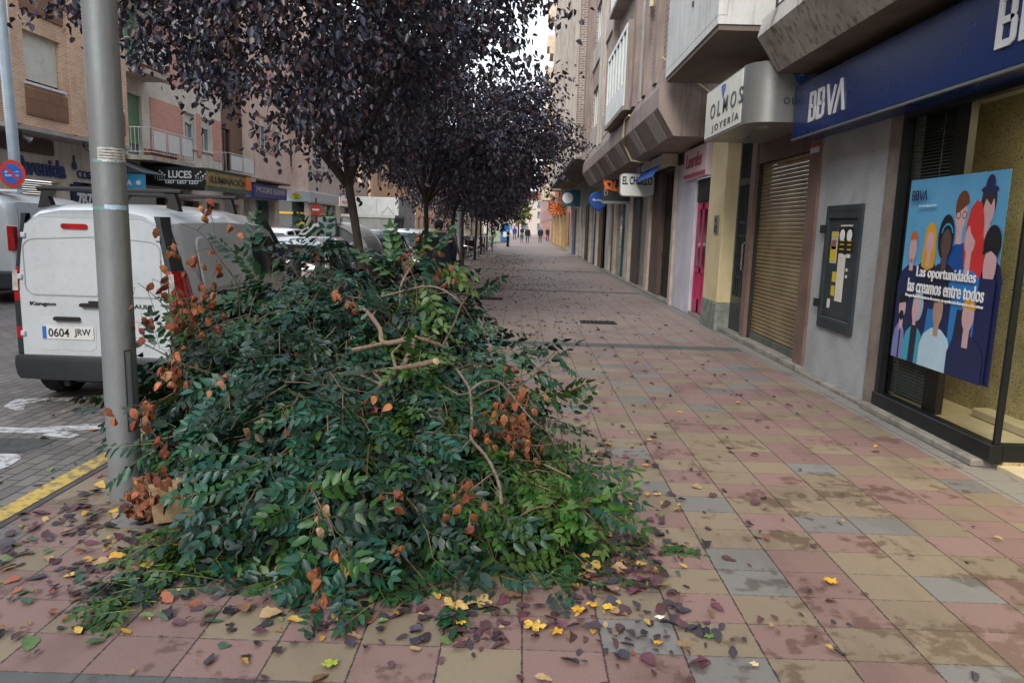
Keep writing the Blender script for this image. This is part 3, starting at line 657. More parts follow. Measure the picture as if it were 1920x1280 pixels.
# jewellery sign
js = thing('jewellery_sign', 'brushed steel box sign reading OLMOS JOYERIA with a curved corner', 'sign', (2.9, 9.8, 2.9))
b = MB(); pts = [(3.42, 10.84), (2.6, 10.84), (2.6, 9.05)]
for i in range(1, 8): a = math.pi/2*i/8; pts.append((2.6+.3*(1-math.cos(a)), 9.05-.3*math.sin(a)))
pts += [(2.9, 8.75), (3.42, 8.75)]
b.prism(pts, lambda u, v, t: (u, v, t), 2.9, 3.58); b.build('sign_box', silver, js, smooth=True)
b = MB(); b.box(2.594, 2.6, 9.1, 10.83, 2.93, 3.56); b.build('face_panel', mat('sign_face_white', '#d3d2c6', '#c6c5b8', rough=.4), js)
lb = solid('logo_blue', '#2150a0', .4); lt = solid('dark_lettering', '#2c3340', .4)
b = MB(); text(b, 'OLMOS', (2.593, 10.55, 3.16), UN, Z, 1.48, .20, .006, .003, spacing=1.6); text(b, 'JOYERÍA', (2.593, 10.42, 2.96), UN, Z, 1.25, .13, .006, .0, spacing=1.5); b.build('lettering', lt, js)
def diamond(mb, o, r, s):
    o = Vector(o); r = Vector(r); n = r.cross(Vector(Z)); f = lambda u, v, t: o+r*(u*s)+Vector(Z)*(v*s)+n*t
    for p in ([(-.5, .45), (-.28, .5), (-.17, .28), (-.48, .3)], [(-.25, .5), (0, .5), (-.12, .3)], [(.02, .5), (.25, .5), (.13, .3)], [(.5, .45), (.28, .5), (.17, .28), (.48, .3)], [(-.46, .25), (-.18, .25), (-.04, -.3)], [(-.13, .25), (.13, .25), (0, -.35)], [(.46, .25), (.18, .25), (.04, -.3)]): mb.prism(p, f, 0, .006)
b = MB(); diamond(b, (2.593, 9.95, 3.43), UN, .2); diamond(b, (3.16, 8.744, 3.36), (1, 0, 0), .2); b.build('gem_logo', lb, js)
b = MB(); text(b, 'OLMOS', (2.98, 8.744, 3.10), (1, 0, 0), Z, .38, .075, .005, .0, spacing=1.3); b.build('lettering', lt, js)
for x, y in ((2.95, 10.2), (2.95, 9.2)):
    b = MB(); b.lathe([(.09, 2.885), (.10, 2.9)], (x, y, 0), 16); b.lathe([(.06, 2.880), (.06, 2.886)], (x, y, 0), 12, 1); b.build('downlight', [silver, mat('downlight_lens', '#8e9496', rough=.2)], js)
# pink shop sign
ps = thing('shop_sign', 'pale pink signboard with red cursive lettering above the pink door', 'sign', (3.33, 14.3, 2.9))
b = MB(); b.box(3.28, 3.42, 13.42, 15.26, 2.64, 3.22, 0, .01); b.build('sign_panel', solid('pale_pink', '#d9c2c6', .5), ps)
b = MB(); b.box(3.274, 3.28, 13.44, 15.2, 2.66, 2.74); text(b, 'Lourdes', (3.274, 15.05, 2.85), UN, Z, 1.3, .27, .006, .01, shear=.3); b.build('lettering', solid('crimson', '#9c4a58', .6), ps)
# hanging signs
hsn = thing('hanging_sign', 'white rounded light box reading EL CHOLLO hanging over the pavement', 'sign', (2.95, 19, 2.75))
rr = []
for cx, cz, a0 in ((3.25, 2.95, 0), (2.57, 2.95, 90), (2.57, 2.57, 180), (3.25, 2.57, 270)):
    for i in range(5): a = math.radians(a0+i*22.5); rr.append((cx+.1*math.cos(a), cz+.1*math.sin(a)))
b = MB(); b.prism(rr, lambda u, v, t: (u, t, v), 18.92, 19.12); b.build('light_box', silver, hsn)
b = MB(); b.prism([(2.91+(u-2.91)*.955, 2.76+(v-2.76)*.93) for u, v in rr], lambda u, v, t: (u, t, v), 18.912, 18.92); b.build('face_panel', solid('lightbox_white', '#d6d9d6', .35), hsn)
b = MB(); text(b, 'EL CHOLLO', (2.53, 18.911, 2.76), (1, 0, 0), Z, .76, .21, .004, .03); b.build('lettering', black, hsn)
b = MB(); b.tube([(3.35, 19.02, 2.9), (3.42, 19.02, 2.9)], .02); b.tube([(3.0, 19.02, 3.05), (3.0, 19.02, 3.3)], .012); b.build('bracket', dkmetal, hsn)
hs2 = thing('hanging_sign', 'black and orange projecting sign just behind the white light box', 'sign', (2.9, 23, 2.75))
b = MB(); b.box(2.48, 3.34, 22.95, 23.1, 2.46, 3.16, 0, .01); b.build('sign_panel', solid('charcoal_sign', '#23262a', .4), hs2)
b = MB(); orange = solid('orange', '#dd6a1c', .45); text(b, 'DUO', (2.52, 22.947, 2.84), (1, 0, 0), Z, .78, .28, .004, .03, shear=.2)
b.prism([(2.5, 3.14), (2.5, 3.0), (2.62, 2.88), (2.85, 2.8), (3.05, 2.8), (2.8, 2.86), (2.64, 2.96)], lambda u, v, t: (u, t, v), 22.94, 22.948); b.build('lettering', orange, hs2)
b = MB(); b.box(2.48, 3.34, 22.93, 22.95, 2.42, 2.50); text(b, 'D', (2.52, 22.947, 2.66), (1, 0, 0), Z, .12, .16, .004, .02); b.build('trim', silver, hs2)
hs3 = thing('hanging_sign', 'small round dark blue projecting sign', 'sign', (2.78, 27, 2.65))
b = MB(); b.lathe([(.31, 26.92), (.33, 26.95), (.33, 27.05), (.31, 27.08)], (2.76, 0, 2.66), 24, axis='y'); b.prism([(2.7, 2.36), (2.86, 2.36), (2.80, 2.22)], lambda u, v, t: (u, t, v), 26.95, 27.05); b.build('sign_disc', solid('disc_blue', '#1b4a94', .4), hs3)
b = MB(); text(b, 'Bodega', (2.56, 26.915, 2.62), (1, 0, 0), Z, .4, .1, .003, .01); b.build('lettering', white, hs3)
b = MB(); b.tube([(3.05, 27, 2.7), (3.42, 27, 2.7)], .02); b.build('bracket', dkmetal, hs3)
hs4 = thing('hanging_sign', 'teal projecting sign with a round white emblem', 'sign', (2.55, 41, 3.3))
b = MB(); b.box(2.25, 3.2, 41, 41.12, 2.85, 3.75); b.build('sign_panel', solid('teal', '#1d5f70', .4), hs4)
b = MB(); b.lathe([(.30, 40.97), (.30, 41.0)], (2.5, 0, 3.3), 20, axis='y'); b.build('emblem', white, hs4)
hs5 = thing('hanging_sign', 'red orange and yellow rayed projecting sign', 'sign', (2.35, 51, 2.9))
b = MB(); b.box(1.9, 2.95, 50.5, 50.62, 2.55, 3.3); b.build('sign_panel', solid('sign_red', '#a8321f', .5), hs5)
b = MB()
for i in range(12):
    a = 2*math.pi*i/12+.15; c0 = (2.42, 2.92); f = lambda t, r_: (c0[0]+min(max(r_*math.cos(t)*1.5, -.5), .5), c0[1]+min(max(r_*math.sin(t)*1.2, -.35), .35))
    b.prism([f(a, .06), f(a-.1, .4), f(a+.1, .4)], lambda u, v, t: (u, t, v), 50.48, 50.499)
b.build('rays', solid('sunray_yellow', '#e8a53a', .5), hs5)
# awning cassette with blue valance
aw = thing('awning', 'rolled white awning cassette with a bright blue valance under the brown cornice', 'awning', (3.1, 18, 3.1))
b = MB(); b.box(3.0, 3.3, 16.2, 19.7, 3.06, 3.28, 0, .03); b.build('cassette', solid('awning_white', '#c9c8c4', .5), aw)
b = MB(); b.box(2.98, 3.34, 16.12, 16.2, 3.02, 3.29, 0, .02); b.build('end_cap', beige_st, aw)
b = MB()
n = 14
for i in range(n): y = 16.35+i*3.2/n; y2 = y+3.2/n; w = .03*math.sin(i*1.3); w2 = .03*math.sin((i+1)*1.3); b.add([(3.02, y, 3.08), (3.02, y2, 3.08), (2.84+w2, y2, 2.80), (2.84+w, y, 2.80)], [(0, 1, 2, 3)])
b.build('valance', solid('awning_blue', '#1f5fb4', .7), aw, fix=False)
# yellow conduit
cp = MB(); cp.tube([(3.4, 13.36, 3.95), (2.9, 13.36, 4.28), (2.36, 13.36, 4.62)], .018, 6); tag(cp.build('cable', mat('cream_pipe', '#c8b88c')), 'thin cream cable sloping across the end of the brown cornice', 'cable')
cp = MB(); cp.tube([(2.44, 17.6, 4.25), (2.33, 17.6, 4.1), (2.33, 17.7, 3.78), (2.42, 18.0, 3.62), (2.6, 18.0, 3.28), (2.75, 17.7, 3.22), (3.2, 17.2, 3.2), (3.4, 17.0, 3.2)], .026, 8); cp.tube([(2.34, 17.6, 4.15), (2.34, 16.9, 4.16)], .026, 8); tag(cp.build('drain_pipe', mat('cream_pipe', '#c8b88c')), 'cream pipe bent down over the brown chamfered cornice', 'pipe')
ac = MB(); ac.box(2.36, 2.42, 14.9, 15.05, 5.9, 6.15, 0, .01); tag(ac.build('alarm_box', solid('alarm_cream', '#cfc7a0', .5)), 'small cream alarm box high on a pier of the brown block', 'alarm box')
# intercom on the cream column
ic = thing('intercom', 'steel door intercom panel on the cream column', 'intercom', (3.26, 12.3, 1.75))
b = MB(); b.box(3.235, 3.262, 12.18, 12.42, 1.60, 1.90, 0, .005); b.build('panel', silver, ic)
b = MB(); b.lathe([(.035, 3.228), (.035, 3.236)], (0, 12.3, 1.82), 12, axis='x')
for i in range(3):
    for j in range(2): b.box(3.23, 3.236, 12.22+j*.1, 12.27+j*.1, 1.63+i*.04, 1.655+i*.04)
b.build('buttons', black, ic)
np_ = thing('number_plaque', 'small blue and red number plaque at the top of the granite pillar', 'plaque', (3.38, 8.7, 2.68))
b = MB(); b.box(3.368, 3.384, 8.60, 8.83, 2.56, 2.62); b.build('plate', solid('plaque_white', '#b9c4cf', .4), np_)
b = MB(); b.box(3.366, 3.384, 8.60, 8.83, 2.621, 2.65); b.build('red_band', solid('plaque_red', '#b8322c', .4), np_)
# wall cabinet
cab = thing('wall_cabinet', 'dark grey metal cabinet with hinges and peeling stickers set in the granite pillar', 'cabinet', (3.42, 7.82, .61))
b = MB(); yA, yB, zA, zB = 7.40, 8.25, .60, 1.94
b.box(3.39, 3.5, yA, yA+.075, zA, zB, 0, .006); b.box(3.39, 3.5, yB-.075, yB, zA, zB, 0, .006); b.box(3.39, 3.5, yA+.075, yB-.075, zB-.14, zB, 0, .006); b.box(3.39, 3.5, yA+.075, yB-.075, zA, zA+.13, 0, .006)
for i in range(3): b.box(3.384, 3.39, yA+.08, yB-.08, zA+.025+i*.03, zA+.035+i*.03); 
b.box(3.384, 3.39, yA+.05, yB-.05, zB-.06, zB-.05)
gm = mat('cabinet_grey', '#3c454b', '#323a40', scale=4, rough=.4, metal=.3)
b.build('frame', gm, cab)
b = MB(); b.box(3.415, 3.5, yA+.077, yB-.077, zA+.132, zB-.142, 0, .003); cdoor = b.build('cabinet_door', gm, cab)
b = MB()
for z in (zA+.22, zB-.3): b.box(3.355, 3.392, yB-.02, yB+.055, z, z+.09, 0, .004)
b.build('hinge', black, cab)
def stick(name, y, z, w, h, m_, lab, x=3.412, ext=()):
    b = MB(); b.box(x, x+.002, y-w, y, z, z+h)
    o = b.build(name, m_, cdoor); o['label'] = lab
    return o
wht = solid('paper_white', '#cfcdc2', .7); yel = solid('sticker_yellow', '#c9b02c', .6)
stick('notice_paper', 8.10, 1.32, .16, .34, solid('poster_pale', '#b9b4ad', .7), 'small colourful flyer')
for (y, z, w, h, m_, l) in ((8.10, 1.60, .155, .055, yel, 'yellow top of the flyer'), (8.10, 1.34, .15, .16, yel, 'yellow lower flyer'), (8.085, 1.47, .12, .1, solid('flyer_red', '#8c5a5a', .6), 'red and white flyer picture'), (7.99, 1.12, .10, .11, yel, 'small yellow sticker'), (7.99, .97, .09, .11, yel, 'small yellow sticker with blue foot'), (8.06, .83, .07, .1, wht, 'white square sticker')):
    stick('sticker', y, z, w, h, m_, l, 3.409)
stick('notice_paper', 7.88, .92, .175, .50, wht, 'long torn white paper notice', 3.408)
b = MB()
for y in (7.83, 7.66): b.lathe([(.055, 3.404), (.06, 3.409), (.06, 3.414)], (0, y, 1.62), 16, axis='x', sq=1.1)
b.build('gauge', white, cdoor)
b = MB(); b.box(3.407, 3.414, 7.58, 7.9, 1.44, 1.70); b.build('gauge_plate', black, cdoor)
b = MB(); b.box(3.404, 3.408, 7.77, 7.86, 1.39, 1.43); b.box(3.404, 3.408, 7.6, 7.69, 1.39, 1.43); b.box(3.404, 3.407, 7.6, 7.88, 1.715, 1.73)
for z in (1.25, 1.18): b.box(3.404, 3.412, 7.64, 7.665, z, z+.03)
b.build('label_strip', wht, cdoor)
b = MB()
for z in (1.47, 1.52, 1.56): b.box(3.403, 3.4075, 7.77, 7.86, z, z+.012); b.box(3.403, 3.4075, 7.6, 7.68, z, z+.012)
b.build('label_strip', yel, cdoor)
# ------------------------------------------------------------------ poster
po = thing('poster', 'blue bank poster with drawn faceless people and the words Las oportunidades las creamos entre todos', 'poster', (3.41, 5.9, 1.3))
PW, PHH, PY0, PZ0 = 1.32, 1.555, 6.56, .555
def PP(u, v, t): return (3.416-.0011*t, PY0-u*PW, PZ0+v*PHH)
layer = [0]
def shp(name, pts, m_, th=.9):
    layer[0] += 1; L = layer[0]*.28
    b = MB(); b.prism(pts, PP, L, L+th); return b.build(name, m_, po)
def ell(cx, cy, rx, ry, a0=0, a1=360, n=22): return [(cx+rx*math.cos(math.radians(a0+(a1-a0)*i/n)), cy+ry*math.sin(math.radians(a0+(a1-a0)*i/n))) for i in range(n if a1-a0 >= 360 else n+1)]
SK = solid('poster_skin', '#c9a3a6', .6); SK2 = solid('poster_skin_tan', '#ab8a78', .6); SK3 = solid('poster_skin_dark', '#54423e', .6)
B0 = mat('poster_sky', '#5ea2cb', '#5599c4', rough=.5); N0 = solid('poster_navy', '#1c2450', .5); B1 = solid('poster_blue', '#0f4c96', .5); B2 = solid('poster_mid_blue', '#2777bd', .5)
RD = solid('poster_red', '#c9302f', .5); OR = solid('poster_orange', '#c9652a', .5); GO = solid('poster_gold', '#d39c22', .5); BR = solid('poster_brown', '#6a3b20', .5); BK = solid('poster_black', '#15161c', .5); BR2 = solid('poster_dark_brown', '#382620', .5)
TE = solid('poster_teal', '#3a9eb4', .5); LV = solid('poster_lilac', '#7c7cb4', .5); PB = solid('poster_pale_blue', '#b4cfdf', .5); GY = solid('poster_grey', '#9fb2bb', .5); CR = solid('poster_cream', '#cfc290', .5)
shp('paper', [(0, 0), (1, 0), (1, 1), (0, 1)], B0, 1.)
def body(cx, top, w, m_, bot=0.): return shp('printed_clothing', [(cx-w, bot), (cx-w, top-.10), (cx-w*.8, top-.04), (cx-w*.3, top), (cx+w*.3, top), (cx+w*.8, top-.04), (cx+w, top-.10), (cx+w, bot)], m_)
def face(cx, cy, rx, ry, m_, neck=.07): shp('printed_face', [(cx-rx*.5, cy-ry-neck), (cx+rx*.5, cy-ry-neck), (cx+rx*.5, cy), (cx-rx*.5, cy)], m_); return shp('printed_face', ell(cx, cy, rx, ry), m_)
# back row, tallest first
body(.66, .66, .22, B1); body(.90, .60, .14, N0)
body(.12, .53, .15, N0); body(.30, .56, .16, N0, .4); body(.48, .55, .18, solid('poster_black_blue', '#22243a', .5))
face(.60, .80, .055, .075, SK); shp('printed_hair', ell(.605, .845, .065, .075, 10, 190)+[(.55, .80)], BR); shp('printed_glasses', ell(.575, .80, .022, .02), BR2); shp('printed_face', ell(.575, .80, .017, .015), SK); shp('printed_glasses', ell(.635, .80, .022, .02), BR2); shp('printed_face', ell(.635, .80, .017, .015), SK)
shp('printed_hair', ell(.845, .86, .068, .085), BR2); face(.855, .82, .048, .07, SK, .08); shp('printed_hair', [(.80, .89), (.87, .84), (.90, .90), (.86, .95)], BR2); shp('printed_hat', ell(.845, .935, .04, .05), N0); shp('printed_hat', ell(.845, .915, .075, .02), N0)
shp('printed_hair', ell(.31, .68, .065, .085)+[], GO); shp('printed_hair', [(.24, .53), (.235, .60), (.25, .68), (.37, .68), (.385, .6), (.375, .53), (.31, .51)], GO); face(.31, .655, .04, .062, SK, .06)
face(.12, .62, .045, .07, SK, .05); shp('printed_hair', ell(.12, .67, .04, .05, 0, 180), OR); shp('printed_beard', ell(.12, .555, .014, .014), OR)
shp('printed_hair', ell(.48, .69, .082, .115), BK); face(.49, .655, .05, .075, SK3, .08); shp('printed_headband', ell(.49, .70, .06, .06, 10, 170)+ell(.49, .70, .052, .05, 170, 10), solid('poster_cyan', '#3aa0c8', .5))
shp('printed_hair', [(.69, .55), (.67, .65), (.675, .75), (.70, .83), (.745, .87), (.80, .85), (.825, .79), (.84, .70), (.875, .62), (.87, .54), (.84, .45), (.78, .5)], RD)
body(.73, .53, .17, B2, .22); face(.725, .68, .05, .075, SK, .10); shp('printed_hair', [(.695, .77), (.73, .71), (.79, .66), (.80, .78), (.75, .83), (.70, .80)], RD)
shp('printed_hair', ell(.93, .66, .075, .09, -20, 200), BK); face(.93, .56, .055, .10, SK, .07); shp('printed_hair', [(.855, .61), (.93, .63), (.99, .60), (1.0, .68), (.87, .69)], BK)
# middle dark block and front row
shp('printed_block', [(.0, .0), (.0, .44), (.62, .44), (.62, .0)], N0); shp('printed_block', [(.62, .05), (.62, .44), (.86, .44), (.86, .05)], B2); shp('printed_block', [(.66, .08), (.69, .335), (.84, .335), (.84, .08)], solid('poster_black_blue', '#22243a', .5)); shp('printed_block', [(.86, 0), (.86, .5), (1, .5), (1, 0)], N0); shp('printed_block', [(.36, .06), (.38, .31), (.47, .31), (.50, .06)], B2)
body(.07, .20, .07, LV); face(.08, .29, .042, .062, SK); shp('printed_hair', ell(.085, .325, .05, .045, 0, 200), BK); shp('printed_beard', ell(.08, .245, .028, .028), BK); shp('printed_collar', [(.075, 0), (.075, .17), (.09, .17), (.09, 0)], BK)
body(.25, .20, .115, TE); shp('printed_clothing', [(.21, 0), (.215, .2), (.29, .2), (.285, 0)], solid('poster_black_blue', '#22243a', .5)); shp('printed_hair', ell(.27, .315, .062, .085), GY); face(.245, .29, .038, .065, SK, .02)
body(.50, .215, .165, PB); face(.50, .31, .052, .085, SK2, .05); shp('printed_hair', ell(.505, .365, .055, .045, 0, 180)+[(.47, .345), (.50, .36)], BK)
body(.81, .215, .17, N0); face(.805, .31, .055, .075, SK, .08); shp('printed_hair', ell(.805, .345, .06, .055, 0, 180), GO)
layer[0] += 1
def ptext(s, u, v, w, h, m_, bold=.02):
    b = MB(); p = PP(u, v, layer[0]*.28+1.2); text(b, s, p, UN, Z, w*PW, h*PHH, .0025, bold); b.build('lettering', m_, po)
ptext('Las oportunidades', .215, .455, .62, .075, white, .010); ptext('las creamos entre todos', .125, .385, .80, .075, white, .010)
ptext('Porque la única manera de crecer es ayudarnos los unos a los otros', .11, .352, .82, .022, white, .01)
b = MB(); p = PP(.06, .885, layer[0]*.28+1.2); bbva(b, p, UN, .085, .003, 1.); b.build('lettering', navy, po)
ptext('Creando Oportunidades', .155, .845, .2, .016, PB, .0)
# ================================================================== LAMP POST, SIGN
postm = mat('post_paint', '#858b8f', '#787d80', scale=3, stretch=(1, 1, .4), rough=.5, metal=.35, bump=.15, streak=('#77726c', .3))
lp = thing('lamp_post', 'thick grey metal lamp post with a taped notice rising beside the branches', 'lamp post', (-2.24, 3.99, 0))
b = MB(); b.tube([(0, 0, 0), (0, 0, 1.2), (-.004, 0, 3.0), (-.01, 0, 6.5)], [.088, .087, .084, .075], 32, caps=True); b.build('pole', postm, lp, smooth=True, local=True)
b = MB()
for r0, r1, z0, z1 in ((.0885, .0885, .35, .36),): pass
b.add([], [])
d = MB(); an0 = -100
pts = [(.0895*math.cos(math.radians(a)), .0895*math.sin(math.radians(a))) for a in range(-44, -14, 6)]
for (p, q) in zip(pts, pts[1:]):
    for zz in (.40, .86): d.add([(p[0], p[1], zz), (q[0], q[1], zz), (q[0], q[1], zz+.006), (p[0], p[1], zz+.006)], [(0, 1, 2, 3)])
for p in (pts[0], pts[-1]): d.box(p[0]-.002, p[0]+.002, p[1]-.002, p[1]+.002, .40, .866)
d.build('hatch_seam', dkmetal, lp, local=True)
def wrap(name, a0, a1, z0, z1, r, m_, jag=.0, parent=lp, loc=True):
    b = MB(); n = 18; vs = []
    for i in range(n+1):
        a = math.radians(a0+(a1-a0)*i/n); j = jag*random.uniform(-1, 1)
        vs += [(r*math.cos(a), r*math.sin(a), z0+j), (r*math.cos(a), r*math.sin(a), z1+jag*random.uniform(-.4, .4))]
    b.add(vs, [(2*i, 2*i+2, 2*i+3, 2*i+1) for i in range(n)]); return b.build(name, m_, parent, local=True, fix=False, smooth=True)
w1 = wrap('taped_notice', -95, 5, 1.885, 1.955, .0875, mat('wet_paper', '#c3c5c2', '#9ea09f', scale=30, rough=.5), .006)
w1['label'] = 'torn paper notice taped round the post'
for i in range(4): wrap('lettering', -90, -8, 1.895+i*.015, 1.899+i*.015, .0882, mat('grey_ink', '#55504e'), .0015)
wrap('tape_remnant', -120, -30, 1.875, 1.892, .0872, mat('green_tape', '#5e8f8d', '#789c99', scale=20, rough=.3), .003)
wrap('tape_remnant', -82, 0, 1.632, 1.655, .0877, mat('blue_tape', '#9dbfdc', '#c7d6e2', scale=16, rough=.25), .004)['label'] = 'strip of pale blue tape'
wrap('tape_remnant', -140, -80, 1.628, 1.645, .0875, mat('green_tape', '#5e8f8d'), .003)
ns = thing('traffic_sign', 'round red and blue no parking sign on a slim pale pole at the left', 'sign', (PY(30, 326, 16.5).x-.05, 16.5, RZ))
b = MB(); b.tube([(.0, .05, 0), (.0, .05, 3), (-.1, .05, 9)], .115, 16); b.build('pole', mat('pale_pole', '#a9b6c0', '#9aa7b1', rough=.45, metal=.3), ns, smooth=True, local=True)
def disc(mb, r, y, c, k=32, mi=0): mb.lathe([(r, y), (r, y+.01)], c, k, mi, axis='y')
zc = PY(30, 326, 16.4).z-RZ
b = MB(); disc(b, .30, -.13, (0.05, 0, zc)); b.build('red_rim', solid('sign_red2', '#c2392f', .45), ns, local=True)
b = MB(); disc(b, .22, -.136, (0.05, 0, zc)); b.build('blue_disc', solid('sign_blue2', '#2a5fb8', .45), ns, local=True)
b = MB(); b.prism([(-.18, .135), (-.14, .175), (.18, -.135), (.14, -.175)], lambda u, v, t: (u+.05, t, v+zc), -.142, -.137); b.build('red_bar', solid('sign_red2', '#c2392f', .45), ns, local=True)
b = MB(); text(b, '← →', (-.12, -.1375, zc+.01), (1, 0, 0), Z, .34, .05, .002, .01); text(b, 'RESERVADO', (-.1, -.1375, zc-.06), (1, 0, 0), Z, .3, .04, .002, .01); b.build('lettering', white, ns, local=True)
b = MB(); b.box(-.1, .2, -.12, -.10, zc-.3, zc-.26); b.build('plate', silver, ns, local=True)
# ================================================================== VEHICLES
van_w = mat('van_white', '#b3b9bf', '#a9b0b6', scale=1.2, rough=.28, coat=.6, rvar=.03, streak=('#9a9894', .10))
tyre_m = mat('tyre_rubber', '#1b1b1c', '#141415', scale=8, rough=.8); rim_m = mat('rim_metal', '#8b8e90', '#77797b', rough=.35, metal=.7)
bump_m = mat('bumper_plastic', '#23282d', '#1c2024', rough=.5); redl = mat('lamp_red', '#a01218', '#7d0c12', scale=9, rough=.12, coat=1.); clr = mat('lamp_clear', '#b9b5b0', '#8d8884', scale=12, rough=.1, coat=1.); carglass = glass('car_glass', '#161c20', .04)
def wheel(parent, x, y, r=.31, w=.2, side=1):
    b = MB(); n = 28
    prof = [(r-.10, -w/2), (r-.03, -w/2), (r, -w/2+.03), (r, w/2-.03), (r-.03, w/2), (r-.10, w/2)]
    vs = []
    for rr_, h in prof:
        for j in range(n): a = 2*math.pi*j/n; vs.append((x+h, y+rr_*math.cos(a), r+rr_*math.sin(a)))
    k = len(prof); b.add(vs, [(i*n+j, i*n+(j+1) % n, ((i+1) % k)*n+(j+1) % n, ((i+1) % k)*n+j) for i in range(k) for j in range(n)])
    wh = b.build('wheel', tyre_m, parent, smooth=True, local=True)
    b = MB(); xo = x+side*(w/2-.03)
    b.lathe([(r-.10, xo-.02), (r-.10, xo)], (0, y, r), 20, axis='x'); b.lathe([(.05, xo), (.045, xo+side*.02)], (0, y, r), 12, axis='x')
    for i in range(7): a = 2*math.pi*i/7; b.prism([(-.02, .05), (.02, .05), (.03, r-.1), (-.03, r-.1)], lambda u, v, t: (xo+side*t, y+u*math.cos(a)-v*math.sin(a), r+u*math.sin(a)+v*math.cos(a)), .0, .012)
    b.build('rim', rim_m, wh, local=True)
    return wh
def loft_body(secs, k=28, zpow=2.6):
    """secs: (y, halfwidth, zbottom, ztop, shoulder exponent, tumblehome) -> rings round the body"""
    rings = []
    for (y, hw, zb, zt, tum) in secs:
        r = []; H = zt-zb
        prof = [(0, 0), (.70, 0), (.93, .03), (1., .10), (1., .42), (1-tum*.25, .58), (1-tum*.6, .78), (1-tum, .90), (.78*(1-tum), .965), (.45*(1-tum), .995), (0, 1)]
        right = [(hw*a, y, zb+H*c) for a, c in prof]
        left = [(-x, yy, z) for x, yy, z in right[1:-1]][::-1]
        rings.append(right+left)
    return rings
RY, RXc = 6.32, -3.72
van = thing('white_van', 'white panel van at the kerb with black roof bars and plate 0604 JRW', 'van', (RXc, RY, RZ))
b = MB()
S = [(.10, .66, .42, 1.70, .16), (.02, .70, .38, 1.735, .15), (.0, .715, .36, 1.745, .145)]
S = [(.03, .60, .50, 1.66, .16), (.0, .695, .44, 1.73, .15), (.06, .735, .30, 1.765, .15), (.25, .76, .24, 1.795, .15), (1.2, .775, .22, 1.81, .14), (2.2, .775, .22, 1.78, .15), (2.6, .775, .22, 1.70, .17), (3.2, .775, .22, 1.22, .2), (3.6, .77, .22, 1.08, .15), (3.95, .70, .25, .90, .14), (4.12, .55, .3, .72, .1)]
b.loft(loft_body(S)); b.build('body', van_w, van, smooth=True, local=True)
Q = lambda off: (lambda u, v, t: (u, -.004-off-t, v))
def rrect(x0, x1, z0, z1, r, n=5, top=None):
    o = []
    for cx, cz, a0 in ((x1-r, z1-r, 0), (x0+r, z1-r, 90), (x0+r, z0+r, 180), (x1-r, z0+r, 270)):
        for i in range(n+1): a = math.radians(a0+90*i/n); o.append((cx+r*math.cos(a), cz+r*math.sin(a)))
    return o
def hwz(z): # door edge following the tumblehome
    return .655-.11*max(0, (z-1.0)/.7)**1.6
# rear doors, slightly crowned plates in the body shape
zs = [.455, .6, .8, 1.0, 1.15, 1.3, 1.42, 1.52, 1.60, 1.655]
seam = .12
def doorpoly(xa, xb):
    L = [(xa if xa is not None else -hwz(z)+ (0 if z < 1.6 else (z-1.6)*2.2), z) for z in zs]; R_ = [(xb if xb is not None else hwz(z)-(0 if z < 1.6 else (z-1.6)*2.2), z) for z in zs]
    return L+R_[::-1]
doors = []
for nm, xa, xb in (('left rear door', None, seam-.004), ('right rear door', seam+.004, None)):
    b = MB(); b.prism(doorpoly(xa, xb), Q(0), 0, .030); d = b.build('rear_door', van_w, van, local=True); doors.append(d)
def groove(pts, w, parent, off, m_=None, nm='door_crease', t=.002):
    b = MB(); n = len(pts)
    for i in range(n):
        p = Vector((*pts[i], 0)); q = Vector((*pts[(i+1) % n], 0)); d = (q-p)
        if d.length < 1e-5: continue
        nn = Vector((-d.y, d.x, 0)).normalized()*w/2; b.add([(a.x, -off-.004, a.y) for a in (p-nn, q-nn, q+nn, p+nn)], [(0, 1, 2, 3)])
    return b.build(nm, m_ or mat('crease_grey', '#8e9499', '#83898e', rough=.4), parent, local=True, fix=False)
# embossed window blanks: rounded raised frames round a dished panel
def emboss(x0, x1, z0, z1, r, parent, cut):
    o = rrect(x0, x1, z0, z1, r); o = [(x, z-(.05*max(0, (z-1.3)/.25)*(abs(x)/.6)**2)) for x, z in o]
    i_ = [( (x0+x1)/2+(x-(x0+x1)/2)*.975, (z0+z1)/2+(z-(z0+z1)/2)*.97) for x, z in o]
    b = MB(); n = len(o); b.add([(x, -.0345, z) for x, z in o]+[(x, -.024, z) for x, z in i_], [(k, (k+1) % n, n+(k+1) % n, n+k) for k in range(n)]); b.add([(x, -.0365+0*x, z) for x, z in i_], [tuple(range(n))])
    b.build('pressed_panel', van_w, parent, local=True, fix=False, smooth=False)
    groove(o, .008, parent, .0346)
emboss(-.60, .095, .985, 1.50, .09, doors[0], 1); emboss(.145, .60, .985, 1.50, .09, doors[1], 1)
b = MB(); b.prism(rrect(-.25, -.02, 1.565, 1.61, .021), Q(.03), 0, .012); b.build('brake_light', redl, van, local=True)
b = MB(); b.prism([(x, z) for x, z in rrect(-.515, -.0, .50, .80, .06)], Q(.0305), 0, .002); b.build('plate_recess', mat('van_white_shade', '#b4b9be', '#a9aeb3', rough=.4), doors[0], local=True)
b = MB(); b.prism(rrect(-.36, -.13, .765, .80, .015), Q(.03), 0, .03); b.build('plate_lamp', black, doors[0], local=True)
pl = MB(); pl.prism(rrect(-.475, -.02, .60, .715, .01), Q(.034), 0, .006); pt = pl.build('number_plate', solid('plate_white', '#c6c8c6', .4), van, local=True)
b = MB(); b.prism([(-.473, .603), (-.473, .712), (-.437, .712), (-.437, .603)], Q(.0405), 0, .001); b.build('plate_band', solid('plate_blue', '#2b5fae', .4), pt, local=True)
